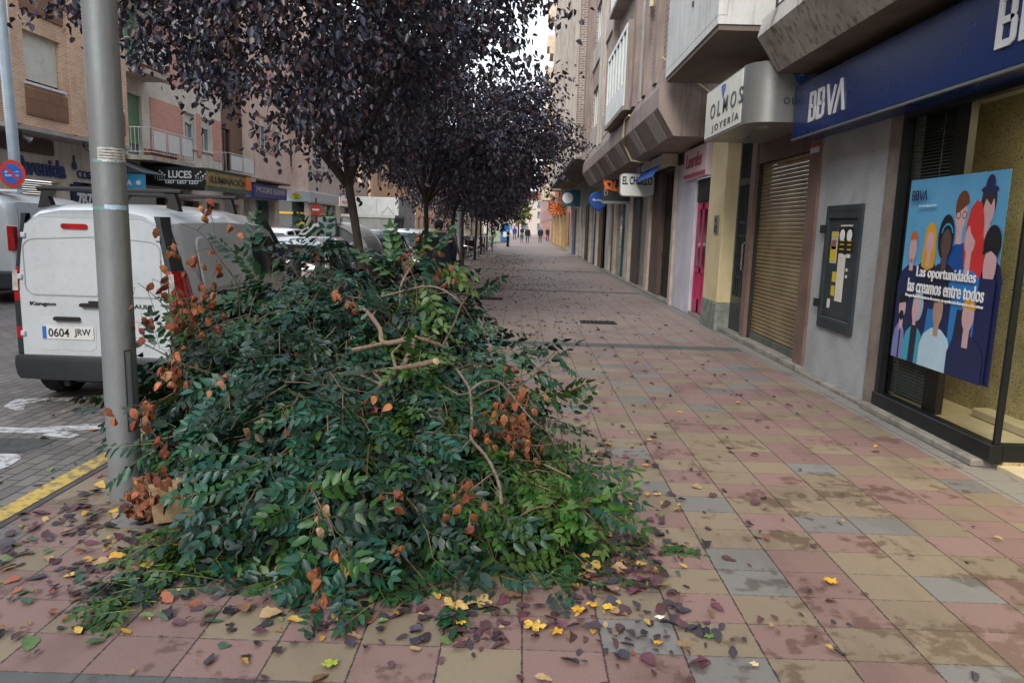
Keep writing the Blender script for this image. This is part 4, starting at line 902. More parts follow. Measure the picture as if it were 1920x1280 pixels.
b = MB(); text(b, '0604', (-.42, -.0455, .62), (1, 0, 0), Z, .185, .075, .001, .012); text(b, 'JRW', (-.19, -.0455, .62), (1, 0, 0), Z, .145, .075, .001, .012); b.build('lettering', black, pt, local=True)
b = MB(); b.prism(rrect(-.12, .105, .892, .925, .015), Q(.034), 0, .03); b.prism(rrect(-.05, .05, .925, .945, .008), Q(.034), 0, .01); b.build('handle', black, doors[0], local=True)
b = MB()
for z in (.62, 1.12, 1.48):
    for s in (-1, 1): b.box(s*(hwz(z)-.03), s*(hwz(z)+.012), -.052, -.03, z, z+.045, 0, .006)
for q in b.islands(): q.build('hinge', van_w, van, local=True)
b = MB(); text(b, 'Kangoo', (-.57, -.0375, .885), (1, 0, 0), Z, .23, .042, .003, .035); b.build('lettering', solid('chrome_dark', '#4a4e52', .3, .6), doors[0], local=True)
b = MB(); text(b, 'RENAULT', (.22, -.0375, .89), (1, 0, 0), Z, .30, .035, .003, .02); b.build('lettering', solid('chrome_dark', '#4a4e52', .3, .6), doors[1], local=True)
# black corner trims, tail lights
def corner(s, z0, z1, m_, nm, out=.0, wide=1., inner=None):
    b = MB(); N = 8; vs = []
    for i in range(N+1):
        z = z0+(z1-z0)*i/N; e = hwz(z)+.006
        hw = .735*(1-.25*.15*max(0, min(1, (z-.93)/.25)) - .15*.75*max(0, min(1, (z-1.15)/.45)))
        w_ = (hw+.012+out)
        f = .16*max(.18, min(1, (1.72-z)/.75))*wide
        vs += [(s*e, -.030, z), (s*(e+(w_-e)*.6), -.024, z), (s*w_, .035, z), (s*(w_+.010), .05+f, z), (s*(w_-.04), .06+f, z)]
    b.add(vs, [(i*5+j, i*5+j+1, (i+1)*5+j+1, (i+1)*5+j) for i in range(N) for j in range(4)])
    b.add(vs[:5], [(0, 1, 2, 3, 4)]); b.add(vs[-5:], [(0, 1, 2, 3, 4)])
    return b.build(nm, m_, van, local=True, smooth=True)
for s in (-1, 1):
    corner(s, 1.225, 1.69, bump_m, 'corner_trim')
    t = corner(s, .93, 1.222, redl, 'tail_light', .004, 1.15)
    b = MB(); e = .69; b.prism([(s*.665, 1.02), (s*.715, 1.02), (s*.705, 1.20), (s*.662, 1.20)], Q(.028), 0, .006); b.build('clear_lens', clr, t, local=True)
    corner(s, .46, .928, bump_m, 'corner_trim', .0, 1.1)
    corner(s, .60, .70, redl, 'reflector', .004, .5)
b = MB()
B_ = [(-.76, .22), (-.77, .0), (-.72, -.06), (-.5, -.085), (0, -.095), (.5, -.085), (.72, -.06), (.77, .0), (.76, .22)]
rings = []
for z, k in ((.24, .955), (.27, .985), (.35, 1.), (.40, 1.0), (.445, .975), (.455, .94)): rings.append([(x*k, y*k+(.0), z) for x, y in B_])
b.loft(rings, close=True); b.build('bumper', bump_m, van, local=True, smooth=True)
b = MB(); b.box(-.35, .35, .05, .3, .19, .25, 0, .02); b.tube([(-.3, -.02, .2), (-.3, .5, .2)], .03); b.build('underbody', black, van, local=True)
for s in (-1, 1):
    for y in (.52, 3.3): wheel(van, s*.64, y, .31, .22, s)
    b = MB()
    for y in (.52, 3.3):
        pts = [(y+.37*math.cos(math.radians(a)), .31+.37*math.sin(math.radians(a))) for a in range(0, 181, 12)]
        b.prism(pts+[(y-.37, .2), (y+.37, .2)], lambda u, v, t: (s*(.70+t), u, v), 0, .084)
    b.build('wheel_arch', black, van, local=True)
# side details (right side faces the pavement)
for s in (1, -1):
    X0 = lambda z: s*(.778*(1-.14*.25*max(0, min(1, (z-.9)/.25))-.14*.75*max(0, min(1, (z-1.15)/.45))))
    fn = lambda u, v, t: (X0(v)+s*(t+.002), u, v)
    o = rrect(.42, 1.52, 1.02, 1.52, .10)
    b = MB(); n = len(o)
    c_ = (.97, 1.27); i_ = [(c_[0]+(x-c_[0])*.97, c_[1]+(z-c_[1])*.94) for x, z in o]
    b.add([fn(x, z, .002) for x, z in o]+[fn(x, z, .012) for x, z in i_], [(k, (k+1) % n, n+(k+1) % n, n+k) for k in range(n)]); b.add([fn(x, z, .012) for x, z in i_], [tuple(range(n))]); b.build('side_panel', van_w, van, local=True, fix=False)
    b = MB(); b.prism([(1.80, 1.08), (1.80, 1.50), (2.45, 1.50), (2.95, 1.12), (2.98, 1.06)], fn, .0, .008); b.build('side_window', carglass, van, local=True)
    b = MB(); b.box(s*.80, s*.95, 2.75, 2.9, 1.0, 1.2, 0, .03); b.build('wing_mirror', bump_m, van, local=True)
    b = MB()
    for u in (1.7, 2.98): b.prism([(u, .3), (u, 1.5 if u < 2 else 1.05), (u+.01, 1.5 if u < 2 else 1.05), (u+.01, .3)], fn, 0, .003)
    b.prism([(.4, .62), (.4, .66), (3.1, .66), (3.1, .62)], fn, 0, .015); b.build('side_trim', bump_m, van, local=True)
b = MB(); b.add([(-.6, 2.62, 1.70), (.6, 2.62, 1.70), (.66, 3.2, 1.24), (-.66, 3.2, 1.24)], [(0, 1, 2, 3)]); b.build('windscreen', carglass, van, local=True)
rk = []
for y in (.30, 1.58):
    r_ = MB(); r_.box(-.66, .66, y-.03, y+.03, 1.895, 1.935, 0, .012); rb = r_.build('roof_bar', black, van, local=True)
    for s in (-1, 1):
        f = MB(); f.prism([(s*.64, 1.74), (s*.52, 1.77), (s*.545, 1.84), (s*.50, 1.895), (s*.60, 1.895), (s*.615, 1.84)], lambda u, v, t: (u, t, v), y-.035, y+.035); f.build('bar_foot', black, rb, local=True)
# second van across the road
v2 = thing('white_van', 'taller plain white van parked across the road, half hidden by the lamp post van', 'van', (-10.2, 13.3, RZ))
b = MB(); S = [(.0, .86, .45, 1.95, .1), (.05, .90, .35, 2.02, .1), (.3, .92, .3, 2.06, .1), (2.3, .93, .3, 2.03, .11), (3.1, .93, .3, 1.92, .13), (3.5, .93, .3, 1.75, .15), (4.1, .92, .3, 1.25, .15), (4.8, .85, .3, 1.0, .1), (4.95, .6, .4, .8, .1)]
b.loft(loft_body(S)); b.build('body', van_w, v2, smooth=True, local=True)
for s in (-1, 1):
    for y in (.8, 3.9): wheel(v2, s*.82, y, .34, .22, s)
    b = MB(); b.box(s*.80, s*.925, -.03, .1, 1.0, 1.45, 0, .01); b.build('tail_light', redl, v2, local=True)
b = MB(); b.box(-.9, .9, -.1, .3, .28, .62, 0, .04); b.box(-.93, .93, .3, 4.7, .3, .42); b.build('bumper', bump_m, v2, local=True)
b = MB(); b.box(.925, .94, .10, .12, .5, 1.75); b.box(.90, .92, 1.9, 1.92, .5, 1.75); b.box(.93, .945, .2, 1.8, 1.12, 1.14); b.build('panel_seam', mat('crease_grey', '#8e9499'), v2, local=True)
b = MB(); b.box(.905, .94, 2.2, 3.6, 1.25, 1.7); b.build('side_window', carglass, v2, local=True)
b = MB(); b.box(-.3, .45, -.06, -.0, 1.28, 1.33); b.build('handle', silver, v2, local=True)
rw = MB(); rw.box(-.5, .9, .2, .5, 2.07, 2.11); rw.build('roof_box', white, v2, local=True)
# generic hatchback seen from behind
def car(label, cat, loc, paint, L=4.1, hw=.86, h=1.45, lampc=redl, name='parked_car', wagon=0., group='cars parked along the kerb', rz=0):
    o = thing(name, label, cat, loc, rz, group)
    bt = .93*h/1.45
    b = MB()
    S = [(.06, hw*.80, .42, bt*.82, .06), (.0, hw*.88, .36, bt*.90, .05), (.06, hw*.97, .26, bt*.98, .05), (.3, hw, .22, bt, .05), (L*.5, hw, .20, bt, .05), (L*.74, hw, .20, bt*.97, .06), (L*.9, hw*.95, .22, bt*.82, .1), (L*.98, hw*.8, .28, bt*.66, .1), (L, hw*.6, .34, bt*.55, .1)]
    b.loft(loft_body(S)); b.build('body', paint, o, smooth=True, local=True)
    # greenhouse
    g_ = MB(); R_ = []
    for y, a, z1 in ((.10, .90, bt), (.32, .80, h-.13), (.50, .76, h-.03), (1.1, .76, h), (L*.46, .76, h-.015), (L*.56, .77, h-.12), (L*.72, .86, bt)):
        R_.append((y, a*hw, z1))
    def ring(y, w, z, zb): return [(-hw*.95, y, zb), (-w, y, z-.045), (-w*.86, y, z), (0, y, z+.012), (w*.86, y, z), (w, y, z-.045), (hw*.95, y, zb)]
    g_.loft([ring(y, w, max(z, bt+.02), bt-.03) for y, w, z in R_]); gh = g_.build('cabin_glass', carglass, o, smooth=True, local=True)
    rf = MB(); rr2 = R_[1:6] if not wagon else R_[1:6]
    rf.loft([[(-w-.004, y, z-.05), (-w*.86, y, z+.010), (0, y, z+.024), (w*.86, y, z+.010), (w+.004, y, z-.05)] for y, w, z in rr2], close=False, caps=False); rf.build('roof', paint, o, smooth=True, local=True)
    p = MB()
    for s in (-1, 1):
        for (ya, wa, za), (yb, wb_, zb_) in ((R_[0], R_[1]), (R_[5], R_[6])):
            p.tube([(s*(wa*1.0 if za <= bt+.01 else wa), ya, max(za, bt)), (s*wb_*1.0, yb, zb_-.03)], .035, 6)
        for yy in (L*.24, L*.40): p.tube([(s*hw*.95, yy, bt-.02), (s*hw*.765, yy, h-.05)], .026, 6)
    p.build('pillar', paint, o, local=True)
    for s in (-1, 1):
        for y in (L*.19, L*.81): wheel(o, s*(hw-.11), y, .31, .2, s)
        t = MB(); x0, x1 = hw*.66, hw*.985; t.prism([(s*x0, bt*.76), (s*x1, bt*.72), (s*x1*.985, bt*1.02), (s*x0*1.06, bt*.98)], lambda u, v, t_: (u, t_, v), -.02, .12); t.build('tail_light', lampc, o, local=True)
        w_ = MB(); w_.box(s*(hw+.0), s*(hw+.16), L*.62, L*.68, bt-.02, bt+.13, 0, .03); w_.build('wing_mirror', paint, o, local=True)
    bb = MB(); bb.box(-hw*.93, hw*.93, -.06, .25, .27, .47, 0, .05); bb.build('bumper', bump_m, o, local=True)
    bb = MB(); bb.box(-.26, .26, -.035, .0, bt*.62, bt*.62+.11); bb.build('number_plate', solid('plate_white', '#c6c8c6'), o, local=True)
    bb = MB(); bb.tube([(-.1, .03, bt+.06), (.35, .06, bt+.12)], .012, 5); bb.build('wiper', black, o, local=True)
    return o
silverp = mat('silver_car_paint', '#b4b7b9', '#a7aaac', rough=.25, metal=.5, coat=.8); greyp = mat('grey_car_paint', '#4d565c', '#434b51', rough=.25, metal=.5, coat=.8); whitep = mat('white_car_paint', '#ccd0d2', '#c2c6c8', rough=.25, coat=.8); redp = mat('red_car_paint', '#9c2226', '#871b1f', rough=.25, coat=.8); bluep = mat('blue_car_paint', '#27406a', '#1f3559', rough=.25, metal=.3, coat=.8); blackp = mat('black_car_paint', '#1a1c20', '#141619', rough=.2, coat=.8)
car('silver hatchback parked just ahead of the white van, mostly behind leaves', 'car', (-3.78, 11.3, RZ), silverp, 3.9, .84, 1.43)
car('dark grey car with red tail light behind the nearest tree trunk', 'car', (-4.15, 18.7, RZ), greyp, 4.4, .9, 1.52)
car('white car beyond the dark grey one, its rear window pale', 'car', (-4.0, 24.4, RZ), whitep, 4.1, .87, 1.52)
car('black car parked beside the farther slim trunks', 'car', (-4.0, 30.5, RZ), blackp, 4.2, .87, 1.5)
car('blue car far along the parked row', 'car', (-4.0, 37, RZ), bluep, 4.2, .87, 1.5)
car('red car across the road behind the silver hatchback', 'car', (-9.0, 24.5, RZ), redp, 4.0, .85, 1.46, group='cars on the far side of the road')
car('white estate car on the far side of the road, left of the grey container', 'car', (-6.9, 19.0, RZ), whitep, 4.2, .87, 1.48, group='cars on the far side of the road')
car('dark blue car on the far side of the road behind the red one', 'car', (-9.0, 30, RZ), bluep, 4.2, .87, 1.5, group='cars on the far side of the road')
for i, (y, pnt, l) in enumerate(((45, silverp, 'small distant silver car in the kerb row'), (52, whitep, 'small distant white car in the kerb row'), (60, redp, 'small distant red car in the kerb row'))): car(l, 'car', (-4.0, y, RZ), pnt)
# motorbike beside the pavement
mo = thing('motorcycle', 'parked motorcycle with orange and red tail lamp behind the branch pile', 'motorcycle', (-2.95, 16.6, RZ))
b = MB()
for y in (0, 1.3):
    vs = []; n = 20
    for j in range(n):
        a = 2*math.pi*j/n
        for q in range(6): c_ = 2*math.pi*q/6; rr_ = .27+.045*math.cos(c_); vs.append((.045*math.sin(c_), y+rr_*math.cos(a), .31+rr_*math.sin(a)))
    b.add(vs, [(j*6+q, j*6+(q+1) % 6, ((j+1) % n)*6+(q+1) % 6, ((j+1) % n)*6+q) for j in range(n) for q in range(6)])
b.build('wheel', tyre_m, mo, local=True, smooth=True)
b = MB(); b.tube([(0, .1, .55), (0, .4, .75), (0, .9, .85), (0, 1.15, .8)], [.09, .16, .17, .08], 10); b.tube([(0, .0, .31), (0, .4, .4), (0, .9, .4), (0, 1.3, .31)], [.04, .15, .16, .05], 8); b.tube([(0, 1.3, .31), (0, 1.1, 1.0)], .04, 6); b.build('frame', blackp, mo, local=True, smooth=True)
b = MB(); b.tube([(0, -.1, .78), (0, .25, .80), (0, .6, .80)], [.06, .12, .11], 8); b.build('seat', black, mo, local=True, smooth=True)
b = MB(); b.tube([(-.38, .95, 1.02), (-.15, 1.08, 1.05), (.15, 1.08, 1.05), (.38, .95, 1.02)], .02, 6); b.tube([(.3, 1.0, 1.05), (.42, 1.02, 1.25)], .01, 5); b.tube([(-.3, 1.0, 1.05), (-.42, 1.02, 1.25)], .01, 5); b.build('handlebar', dkmetal, mo, local=True)
b = MB(); b.box(-.09, .09, -.16, -.08, .72, .86, 0, .02); b.build('tail_light', solid('lamp_orange', '#d1481f', .2), mo, local=True)
b = MB(); b.box(-.16, .16, -.25, .15, .86, 1.12, 0, .05); b.build('top_box', blackp, mo, local=True)
# recycling container with curved slatted lid
rc = thing('recycling_container', 'grey arched waste container with pale ribbed sides standing between the parked cars', 'container', (-4.15, 15.9, RZ))
b = MB(); gp = mat('container_grey', '#6c7173', '#5e6365', rough=.5); gw = mat('container_pale', '#b3b5b2', '#9fa19e', rough=.5)
arc = [(-.80, .95)]+[(-.80*math.cos(math.radians(a)), .95+.72*math.sin(math.radians(a))) for a in range(8, 180, 8)]+[(.80, .95)]
b.prism([(-.74, .1), (.74, .1), (.78, .95)]+arc[::-1][1:-1]+[(-.78, .95)], lambda u, v, t: (u, t, v), 0, 1.55); b.build('container_body', gp, rc, local=True)
b = MB()
for (p, q) in zip(arc[:-1], arc[1:]):
    m_ = ((p[0]+q[0])/2, (p[1]+q[1])/2)
    b.prism([(p[0]*.995, p[1]), (p[0]*1.04, p[1]+.02), (q[0]*1.04+0*(q[0]-p[0]), q[1]-.0+.02), (q[0]*.995, q[1])], lambda u, v, t: (u*1.0, t, v), .05, 1.50)
b.build('ribbed_lid', gw, rc, local=True)
b = MB()
for y0 in (-.06, 1.52):
    for (p, q) in zip(arc[:-1], arc[1:]): b.prism([(p[0]*.9, p[1]-.04), (p[0]*1.06, p[1]+.03), (q[0]*1.06, q[1]+.03), (q[0]*.9, q[1]-.04)], lambda u, v, t: (u, t, v), y0, y0+.09)
b.build('end_rim', gw, rc, local=True)
b = MB(); b.box(-.16, .16, -.16, -.06, .5, 1.80, 0, .02); b.box(-.24, .24, -.12, -.04, 1.66, 1.78); b.build('lifting_post', mat('galvanised', '#8b9496', '#7b8486', rough=.45, metal=.6), rc, local=True)
b = MB(); b.box(-.05, .05, -.2, -.16, 1.35, 1.45); b.build('hook', black, rc, local=True)
# box lorry and grey skip across the road
tk = thing('box_lorry', 'white box lorry standing across the road behind the trees', 'lorry', (-7.9, 40, RZ))
b = MB(); b.box(-1.2, 1.2, 0, 6, .9, 3.1, 0, .03); b.build('cargo_box', white_r, tk, local=True)
b = MB(); b.box(-1.16, -.02, -.03, 0, .95, 3.05); b.box(.02, 1.16, -.03, 0, .95, 3.05); b.build('rear_door', wind_w, tk, local=True)
b = MB(); b.prism([(.25, 2.2), (.6, 2.6), (.95, 2.2), (.6, 1.8), (.25, 2.2), (.29, 2.2), (.6, 1.85), (.91, 2.2), (.6, 2.55), (.29, 2.2)], lambda u, v, t: (u, t, v), -.04, -.032); b.build('diamond_mark', mat('galvanised', '#8b9496'), tk, local=True)
b = MB(); b.box(-1.0, 1.0, 6, 8, .7, 2.5, 0, .15); b.build('cab', whitep, tk, local=True)
b = MB(); b.box(-1.1, 1.1, .1, 7.9, .6, .89); b.build('chassis', black, tk, local=True)
for s in (-1, 1):
    for y in (1.2, 7.0): wheel(tk, s*.95, y, .45, .28, s)
sk = thing('metal_skip', 'pale grey metal skip in front of the white lorry', 'skip', (-6.6, 31.5, RZ))
b = MB(); b.loft([[(-1.0, .1, .15), (1.0, .1, .15), (1.0, 2.4, .15), (-1.0, 2.4, .15)], [(-1.12, 0, 2.0), (1.12, 0, 2.0), (1.12, 2.8, 2.0), (-1.12, 2.8, 2.0)]]); b.build('skip_body', mat('skip_grey', '#8f9290', '#7f8280', scale=1, rough=.7, streak=('#6a6460', .5)), sk, local=True)
b = MB(); b.box(-1.16, 1.16, -.04, .0, 1.93, 2.05); b.box(-1.16, -1.1, 0, 2.8, 1.93, 2.05); b.box(1.1, 1.16, 0, 2.8, 1.93, 2.05); b.build('rim', gw, sk, local=True)
# slim grey street pole
sp_ = thing('street_pole', 'slim light grey pole on the pavement between the trees', 'pole', (-2.47, 28.8, 0))
b = MB(); b.tube([(0, 0, 0), (0, 0, 4.2)], .085, 16); b.build('pole', mat('pole_grey', '#a3adb2', '#949ea3', rough=.4, metal=.3), sp_, smooth=True, local=True)
b = MB(); b.lathe([(.11, 0), (.11, .25), (.09, .28)], (0, 0, 0), 16); b.build('base', black, sp_, local=True)
bo = thing('bollard', 'black bollard with a white band on the open pavement', 'bollard', (-1.13, 62, 0))
b = MB(); b.lathe([(.14, 0), (.14, .1), (.10, .14), (.10, 1.0), (.12, 1.04), (.12, 1.16), (.06, 1.22)], (0, 0, 0), 14); b.build('post', black, bo, local=True, smooth=True)
b = MB(); b.lathe([(.104, .86), (.104, .96)], (0, 0, 0), 14); b.build('band', white, bo, local=True)
for lab, x, y, m_, ttl in (('pale green bottle bank with a round emblem at the end of the tree row', -2.75, 74, mat('bin_green', '#9db5a0', '#8aa28d', rough=.5), 1), ('blue paper recycling bin next to the pale green one', -1.75, 78, mat('bin_blue', '#2c74b4', '#2565a0', rough=.5), 0)):
    o = thing('recycling_bin', lab, 'recycling bin', (x, y, 0)); w = .72 if ttl else .5
    b = MB(); b.box(-w, w, -.6, .6, .05, 1.5, 0, .08); b.build('bin_body', m_, o, local=True)
    b = MB(); b.prism([(-w*1.02, 1.5), (w*1.02, 1.5), (w*.8, 1.85), (w*.3, 2.02), (-w*.3, 2.02), (-w*.8, 1.85)], lambda u, v, t: (u, t, v), -.62, .62); b.build('lid', white if ttl else m_, o, local=True)
    b = MB(); b.lathe([(.27, -.63), (.27, -.61)], (0, 0, .85), 18, axis='y'); b.build('emblem', solid('emblem_brown', '#8a5a38') if ttl else white, o, local=True)
    if ttl:
        b = MB(); b.lathe([(.14, -.64), (.14, -.63)], (0, 0, .85), 12, axis='y'); b.build('emblem', solid('emblem_green', '#3f8f48'), o, local=True)
        b = MB(); b.box(-.5, .5, -.66, -.6, 1.62, 1.76); b.build('posting_flap', RD, o, local=True)
# closed parasols and terrace furniture
par = []
def parasol(x, y, lab):
    o = thing('closed_parasol', lab, 'parasol', (x, y, 0), 0, 'closed parasols of the terrace')
    n = 16; rings = []
    for z, r, j in ((2.75, .05, 0), (2.5, .14, .2), (2.0, .24, .35), (1.5, .33, .4), (1.05, .30, .3)):
        rings.append([(r*(1+j*(i % 2))*math.cos(2*math.pi*i/n), r*(1+j*(i % 2))*math.sin(2*math.pi*i/n), z) for i in range(n)])
    b = MB(); b.loft(rings); b.build('canopy', mat('canvas_cream', '#cfc5b4', '#bdb3a2', rough=.9), o, local=True)
    b = MB(); b.tube([(0, 0, 0), (0, 0, 2.85)], .03, 8); b.build('pole', beige_st, o, local=True)
    b = MB(); b.box(-.3, .3, -.3, .3, 0, .08); b.build('base', conc, o, local=True)
parasol(-3.0, 41.5, 'closed cream parasol nearest to the slim grey pole'); parasol(-2.95, 45.5, 'closed cream parasol in the middle of the terrace row'); parasol(-3.0, 50, 'closed cream parasol farthest up the terrace')
def chair(x, y, rz, m_, lab):
    o = thing('terrace_chair', lab, 'chair', (x, y, 0), rz, 'terrace chairs')
    b = MB(); b.box(-.22, .22, -.22, .22, .43, .46, 0, .01); b.build('seat', m_, o, local=True)
    b = MB(); b.box(-.21, .21, .19, .22, .55, .85, 0, .01); b.build('backrest', m_, o, local=True)
    for sx in (-1, 1):
        for sy in (-1, 1): b = MB(); b.tube([(sx*.2, sy*.2, .43), (sx*.23, sy*.23, 0)], .015, 6); b.build('leg', dkmetal, o, local=True)
def table(x, y, lab, hi=.74):
    o = thing('terrace_table', lab, 'table', (x, y, 0), 0, 'terrace tables')
    b = MB(); b.box(-.38, .38, -.38, .38, hi-.03, hi, 0, .01); b.build('table_top', white, o, local=True)
    for sx in (-1, 1):
        for sy in (-1, 1): b = MB(); b.tube([(sx*.34, sy*.34, hi-.03), (sx*.34, sy*.34, 0)], .02, 6); b.build('leg', solid('table_green', '#2f4a44'), o, local=True)
table(-2.55, 44, 'white topped terrace table right of the farther tree trunk', 1.02); table(-2.2, 47.5, 'white topped terrace table at the outer edge of the terrace', 1.02)
chair(-2.5, 38.5, .4, black, 'dark terrace chair leaning by the tree at the pavement edge'); chair(-3.0, 39.6, -.6, mat('rattan_brown', '#4c3526'), 'brown terrace chair under the closed parasols'); chair(-2.2, 56, 2.8, silver, 'metal terrace chair before the green bottle bank')
# ------------------------------------------------------------------ PEOPLE
def skinned(name, pts, edges, rad, m_, parent=None, sub=1):
    me = bpy.data.meshes.new(name); me.from_pydata(pts, edges, []); o = bpy.data.objects.new(name, me); COL.objects.link(o)
    md = o.modifiers.new('s', 'SKIN'); me.skin_vertices[0].data[0].use_root = True
    for i, r in enumerate(rad): me.skin_vertices[0].data[i].radius = r if hasattr(r, '__len__') else (r, r)
    md.use_smooth_shade = True
    if sub: sd = o.modifiers.new('d', 'SUBSURF'); sd.levels = sd.render_levels = sub
    dg = bpy.context.evaluated_depsgraph_get(); m2 = bpy.data.meshes.new_from_object(o.evaluated_get(dg)); m2.name = name
    o.modifiers.clear(); o.data = m2; bpy.data.meshes.remove(me); m2.materials.clear()
    for q in (m_ if isinstance(m_, list) else [m_]): m2.materials.append(q)
    if parent: o.parent = parent
    return o
skin_m = mat('skin', '#b98a70', '#a97a61', rough=.55)
def person(label, loc, rz, h, top, trousers, hair, stride=.12, bulk=1., bag=None, lean=0., shoe=black, group=None, face=True, mask=False):
    o = thing('person', label, 'person', loc, rz, group); s = h/1.7
    st = stride
    P_ = [(0, 0, .93), (0, lean*.4, 1.12), (0, lean*.8, 1.32), (0, lean, 1.44), (0, lean+.01, 1.52),           # 0-4 pelvis..neck
          (.10, 0, .88), (.11, -st*.6, .50), (.11, -st, .09), (.11, -st-.14, .04),                              # 5-8 right leg
          (-.10, 0, .88), (-.11, st*.25, .50), (-.11, st, .09), (-.11, st-.13, .04),                            # 9-12 left
          (.17, lean, 1.40), (.23, lean+.06, 1.14), (.22, lean-.04, .92), (.215, lean-.08, .84),                # 13-16 arm
          (-.17, lean, 1.40), (-.23, lean+.02, 1.14), (-.22, lean-.10, .92), (-.215, lean-.14, .84)]
    E_ = [(0, 1), (1, 2), (2, 3), (3, 4), (0, 5), (5, 6), (6, 7), (7, 8), (0, 9), (9, 10), (10, 11), (11, 12), (3, 13), (13, 14), (14, 15), (15, 16), (3, 17), (17, 18), (18, 19), (19, 20)]
    R_ = [(.145, .11), (.135, .10), (.15, .11), (.10, .08), (.055, .055), (.085, .085), (.06, .06), (.042, .045), (.035, .03), (.085, .085), (.06, .06), (.042, .045), (.035, .03), (.065, .065), (.048, .048), (.036, .036), (.03, .03), (.065, .065), (.048, .048), (.036, .036), (.03, .03)]
    P_ = [(x*s*bulk if abs(x) > .15 else x*s, y*s, z*s) for x, y, z in P_]; R_ = [(a*s*(bulk if i < 4 else 1), c*s*(bulk if i < 4 else 1)) for i, (a, c) in enumerate(R_)]
    bd = skinned('body', P_, E_, R_, [top, trousers, skin_m, shoe], o)
    for p in bd.data.polygons:
        z = p.center.z/s; x = abs(p.center.x)/s
        p.material_index = 2 if (z > 1.475 or (z < .885 and x > .185*bulk)) else (1 if z < .86 and x < .2*bulk else 0)
        if z < .085: p.material_index = 3
    hd = MB(); hz = 1.60*s; cy = (lean+.0)*s
    prof = [(.035, -.115), (.062, -.09), (.078, -.04), (.085, .01), (.082, .06), (.06, .095), (.02, .112)]
    hd.lathe([(r*s, z*s+hz) for r, z in prof], (0, cy, 0), 16, sq=1.12)
    hd.tube([(0, cy-.09*s, hz+.005*s), (0, cy-.115*s, hz-.02*s), (0, cy-.09*s, hz-.03*s)], [.01*s, .016*s, .01*s], 6)
    for q in (-1, 1): hd.box(q*.08*s, q*.097*s, cy-.01*s, cy+.02*s, hz-.02*s, hz+.03*s, 0, .005)
    hdo = hd.build('head', skin_m, o, local=True, smooth=True)
    e = MB()
    for q in (-1, 1): e.box(q*.02*s, q*.045*s, cy-.098*s, cy-.085*s, hz+.005*s, hz+.018*s)
    e.box(-.022*s, .022*s, cy-.095*s, cy-.08*s, hz-.058*s, hz-.05*s); e.build('eyes', solid('eye_dark', '#241a16'), hdo, local=True)
    ha = MB(); ha.lathe([(.088*s, hz+.005*s), (.094*s, hz+.04*s), (.088*s, hz+.08*s), (.06*s, hz+.112*s), (.015*s, hz+.125*s)], (0, cy+.014*s, 0), 16, sq=1.1)
    ha.box(-.08*s, .08*s, cy+.02*s, cy+.095*s, hz-.06*s, hz+.03*s, 0, .02); ha.build('hair', hair, hdo, local=True, smooth=True)
    if mask: m_ = MB(); m_.box(-.05*s, .05*s, cy-.105*s, cy-.07*s, hz-.085*s, hz-.01*s, 0, .015); m_.build('face_mask', PB, hdo, local=True)
    if bag: bg_ = MB(); bg_.box(.24*s, .34*s, -.12, .12, .65*s, .95*s, 0, .03); bg_.tube([(.26*s, 0, .95*s), (.2*s, 0, 1.42*s)], .01, 5); bg_.build('bag', bag, o, local=True)
    jk = MB(); jk.lathe([(.185*s*bulk, .80*s), (.20*s*bulk, .95*s), (.19*s*bulk, 1.2*s), (.21*s*bulk, 1.36*s), (.14*s*bulk, 1.45*s), (.07*s, 1.49*s)], (0, lean*.6*s, 0), 16, sq=.68); jk.build('jacket', top, o, local=True, smooth=True)
    for q in (-1, 1):
        hm = MB(); base = Vector((q*.215*s*bulk, (lean-(.11 if q > 0 else .17))*s, .80*s))
        for f in range(4): hm.tube([base+Vector((0, (f-1.5)*.018*s, 0)), base+Vector((0, (f-1.5)*.02*s-.005, -.045*s)), base+Vector((-q*.01*s, (f-1.5)*.02*s-.012, (-.078+abs(f-1.5)*.01)*s))], [.009*s, .009*s, .007*s], 6)
        hm.tube([base+Vector((-q*.005, -.03*s, .03*s)), base+Vector((-q*.02*s, -.055*s, -.01*s)), base+Vector((-q*.025*s, -.055*s, -.035*s))], [.011*s, .01*s, .008*s], 6)
        hm.box(base.x-.012*s, base.x+.012*s, base.y-.035*s, base.y+.035*s, base.z-.005*s, base.z+.06*s, 0, .01); hm.build('hand', skin_m, o, local=True, smooth=True)
    return o
drk = mat('dark_trousers', '#1c1f26', '#15181d', rough=.9); hair_d = mat('dark_hair', '#231a16', '#191310', rough=.7); hair_b = mat('brown_hair', '#4a3020', '#3b2618', rough=.7)
navyj = mat('navy_jacket', '#1b2a3a', '#142030', rough=.75); p0 = person('man in a dark navy jacket seen from behind next to the tree row', (-1.68, 14.9, 0), math.pi, 1.68, navyj, drk, mat('knit_cap', '#20262c', '#171c21', rough=.9), .10, 1.5, lean=.0)
person('person in a dusty pink jacket standing just past the man in navy', (-1.98, 20.5, 0), math.pi*.8, 1.60, mat('dusty_pink', '#8f6a66', '#7a5753', rough=.9), drk, hair_b, .05, 1.05)
G_ = 'pedestrians far up the pavement'
def at(px, py): p = G(px, py); return (p.x, p.y, 0)
person('pedestrian in a bright blue jacket, leftmost of the far walkers', at(964.5, 449.5), 0, 1.72, mat('bright_blue_jacket', '#24479a', '#1c3a82', rough=.8), drk, hair_b, .16, 1.15, group=G_)
person('pedestrian in black walking behind the child', at(978.5, 447.5), math.pi, 1.7, drk, drk, hair_d, .14, 1.1, group=G_)
person('small child in a teal coat holding an adult hand far up the pavement', at(978, 456), .1, 1.12, mat('teal_coat', '#1f6e70', '#195a5c', rough=.8), mat('pink_trim', '#6f4c74'), hair_d, .08, 1.15, group=G_)
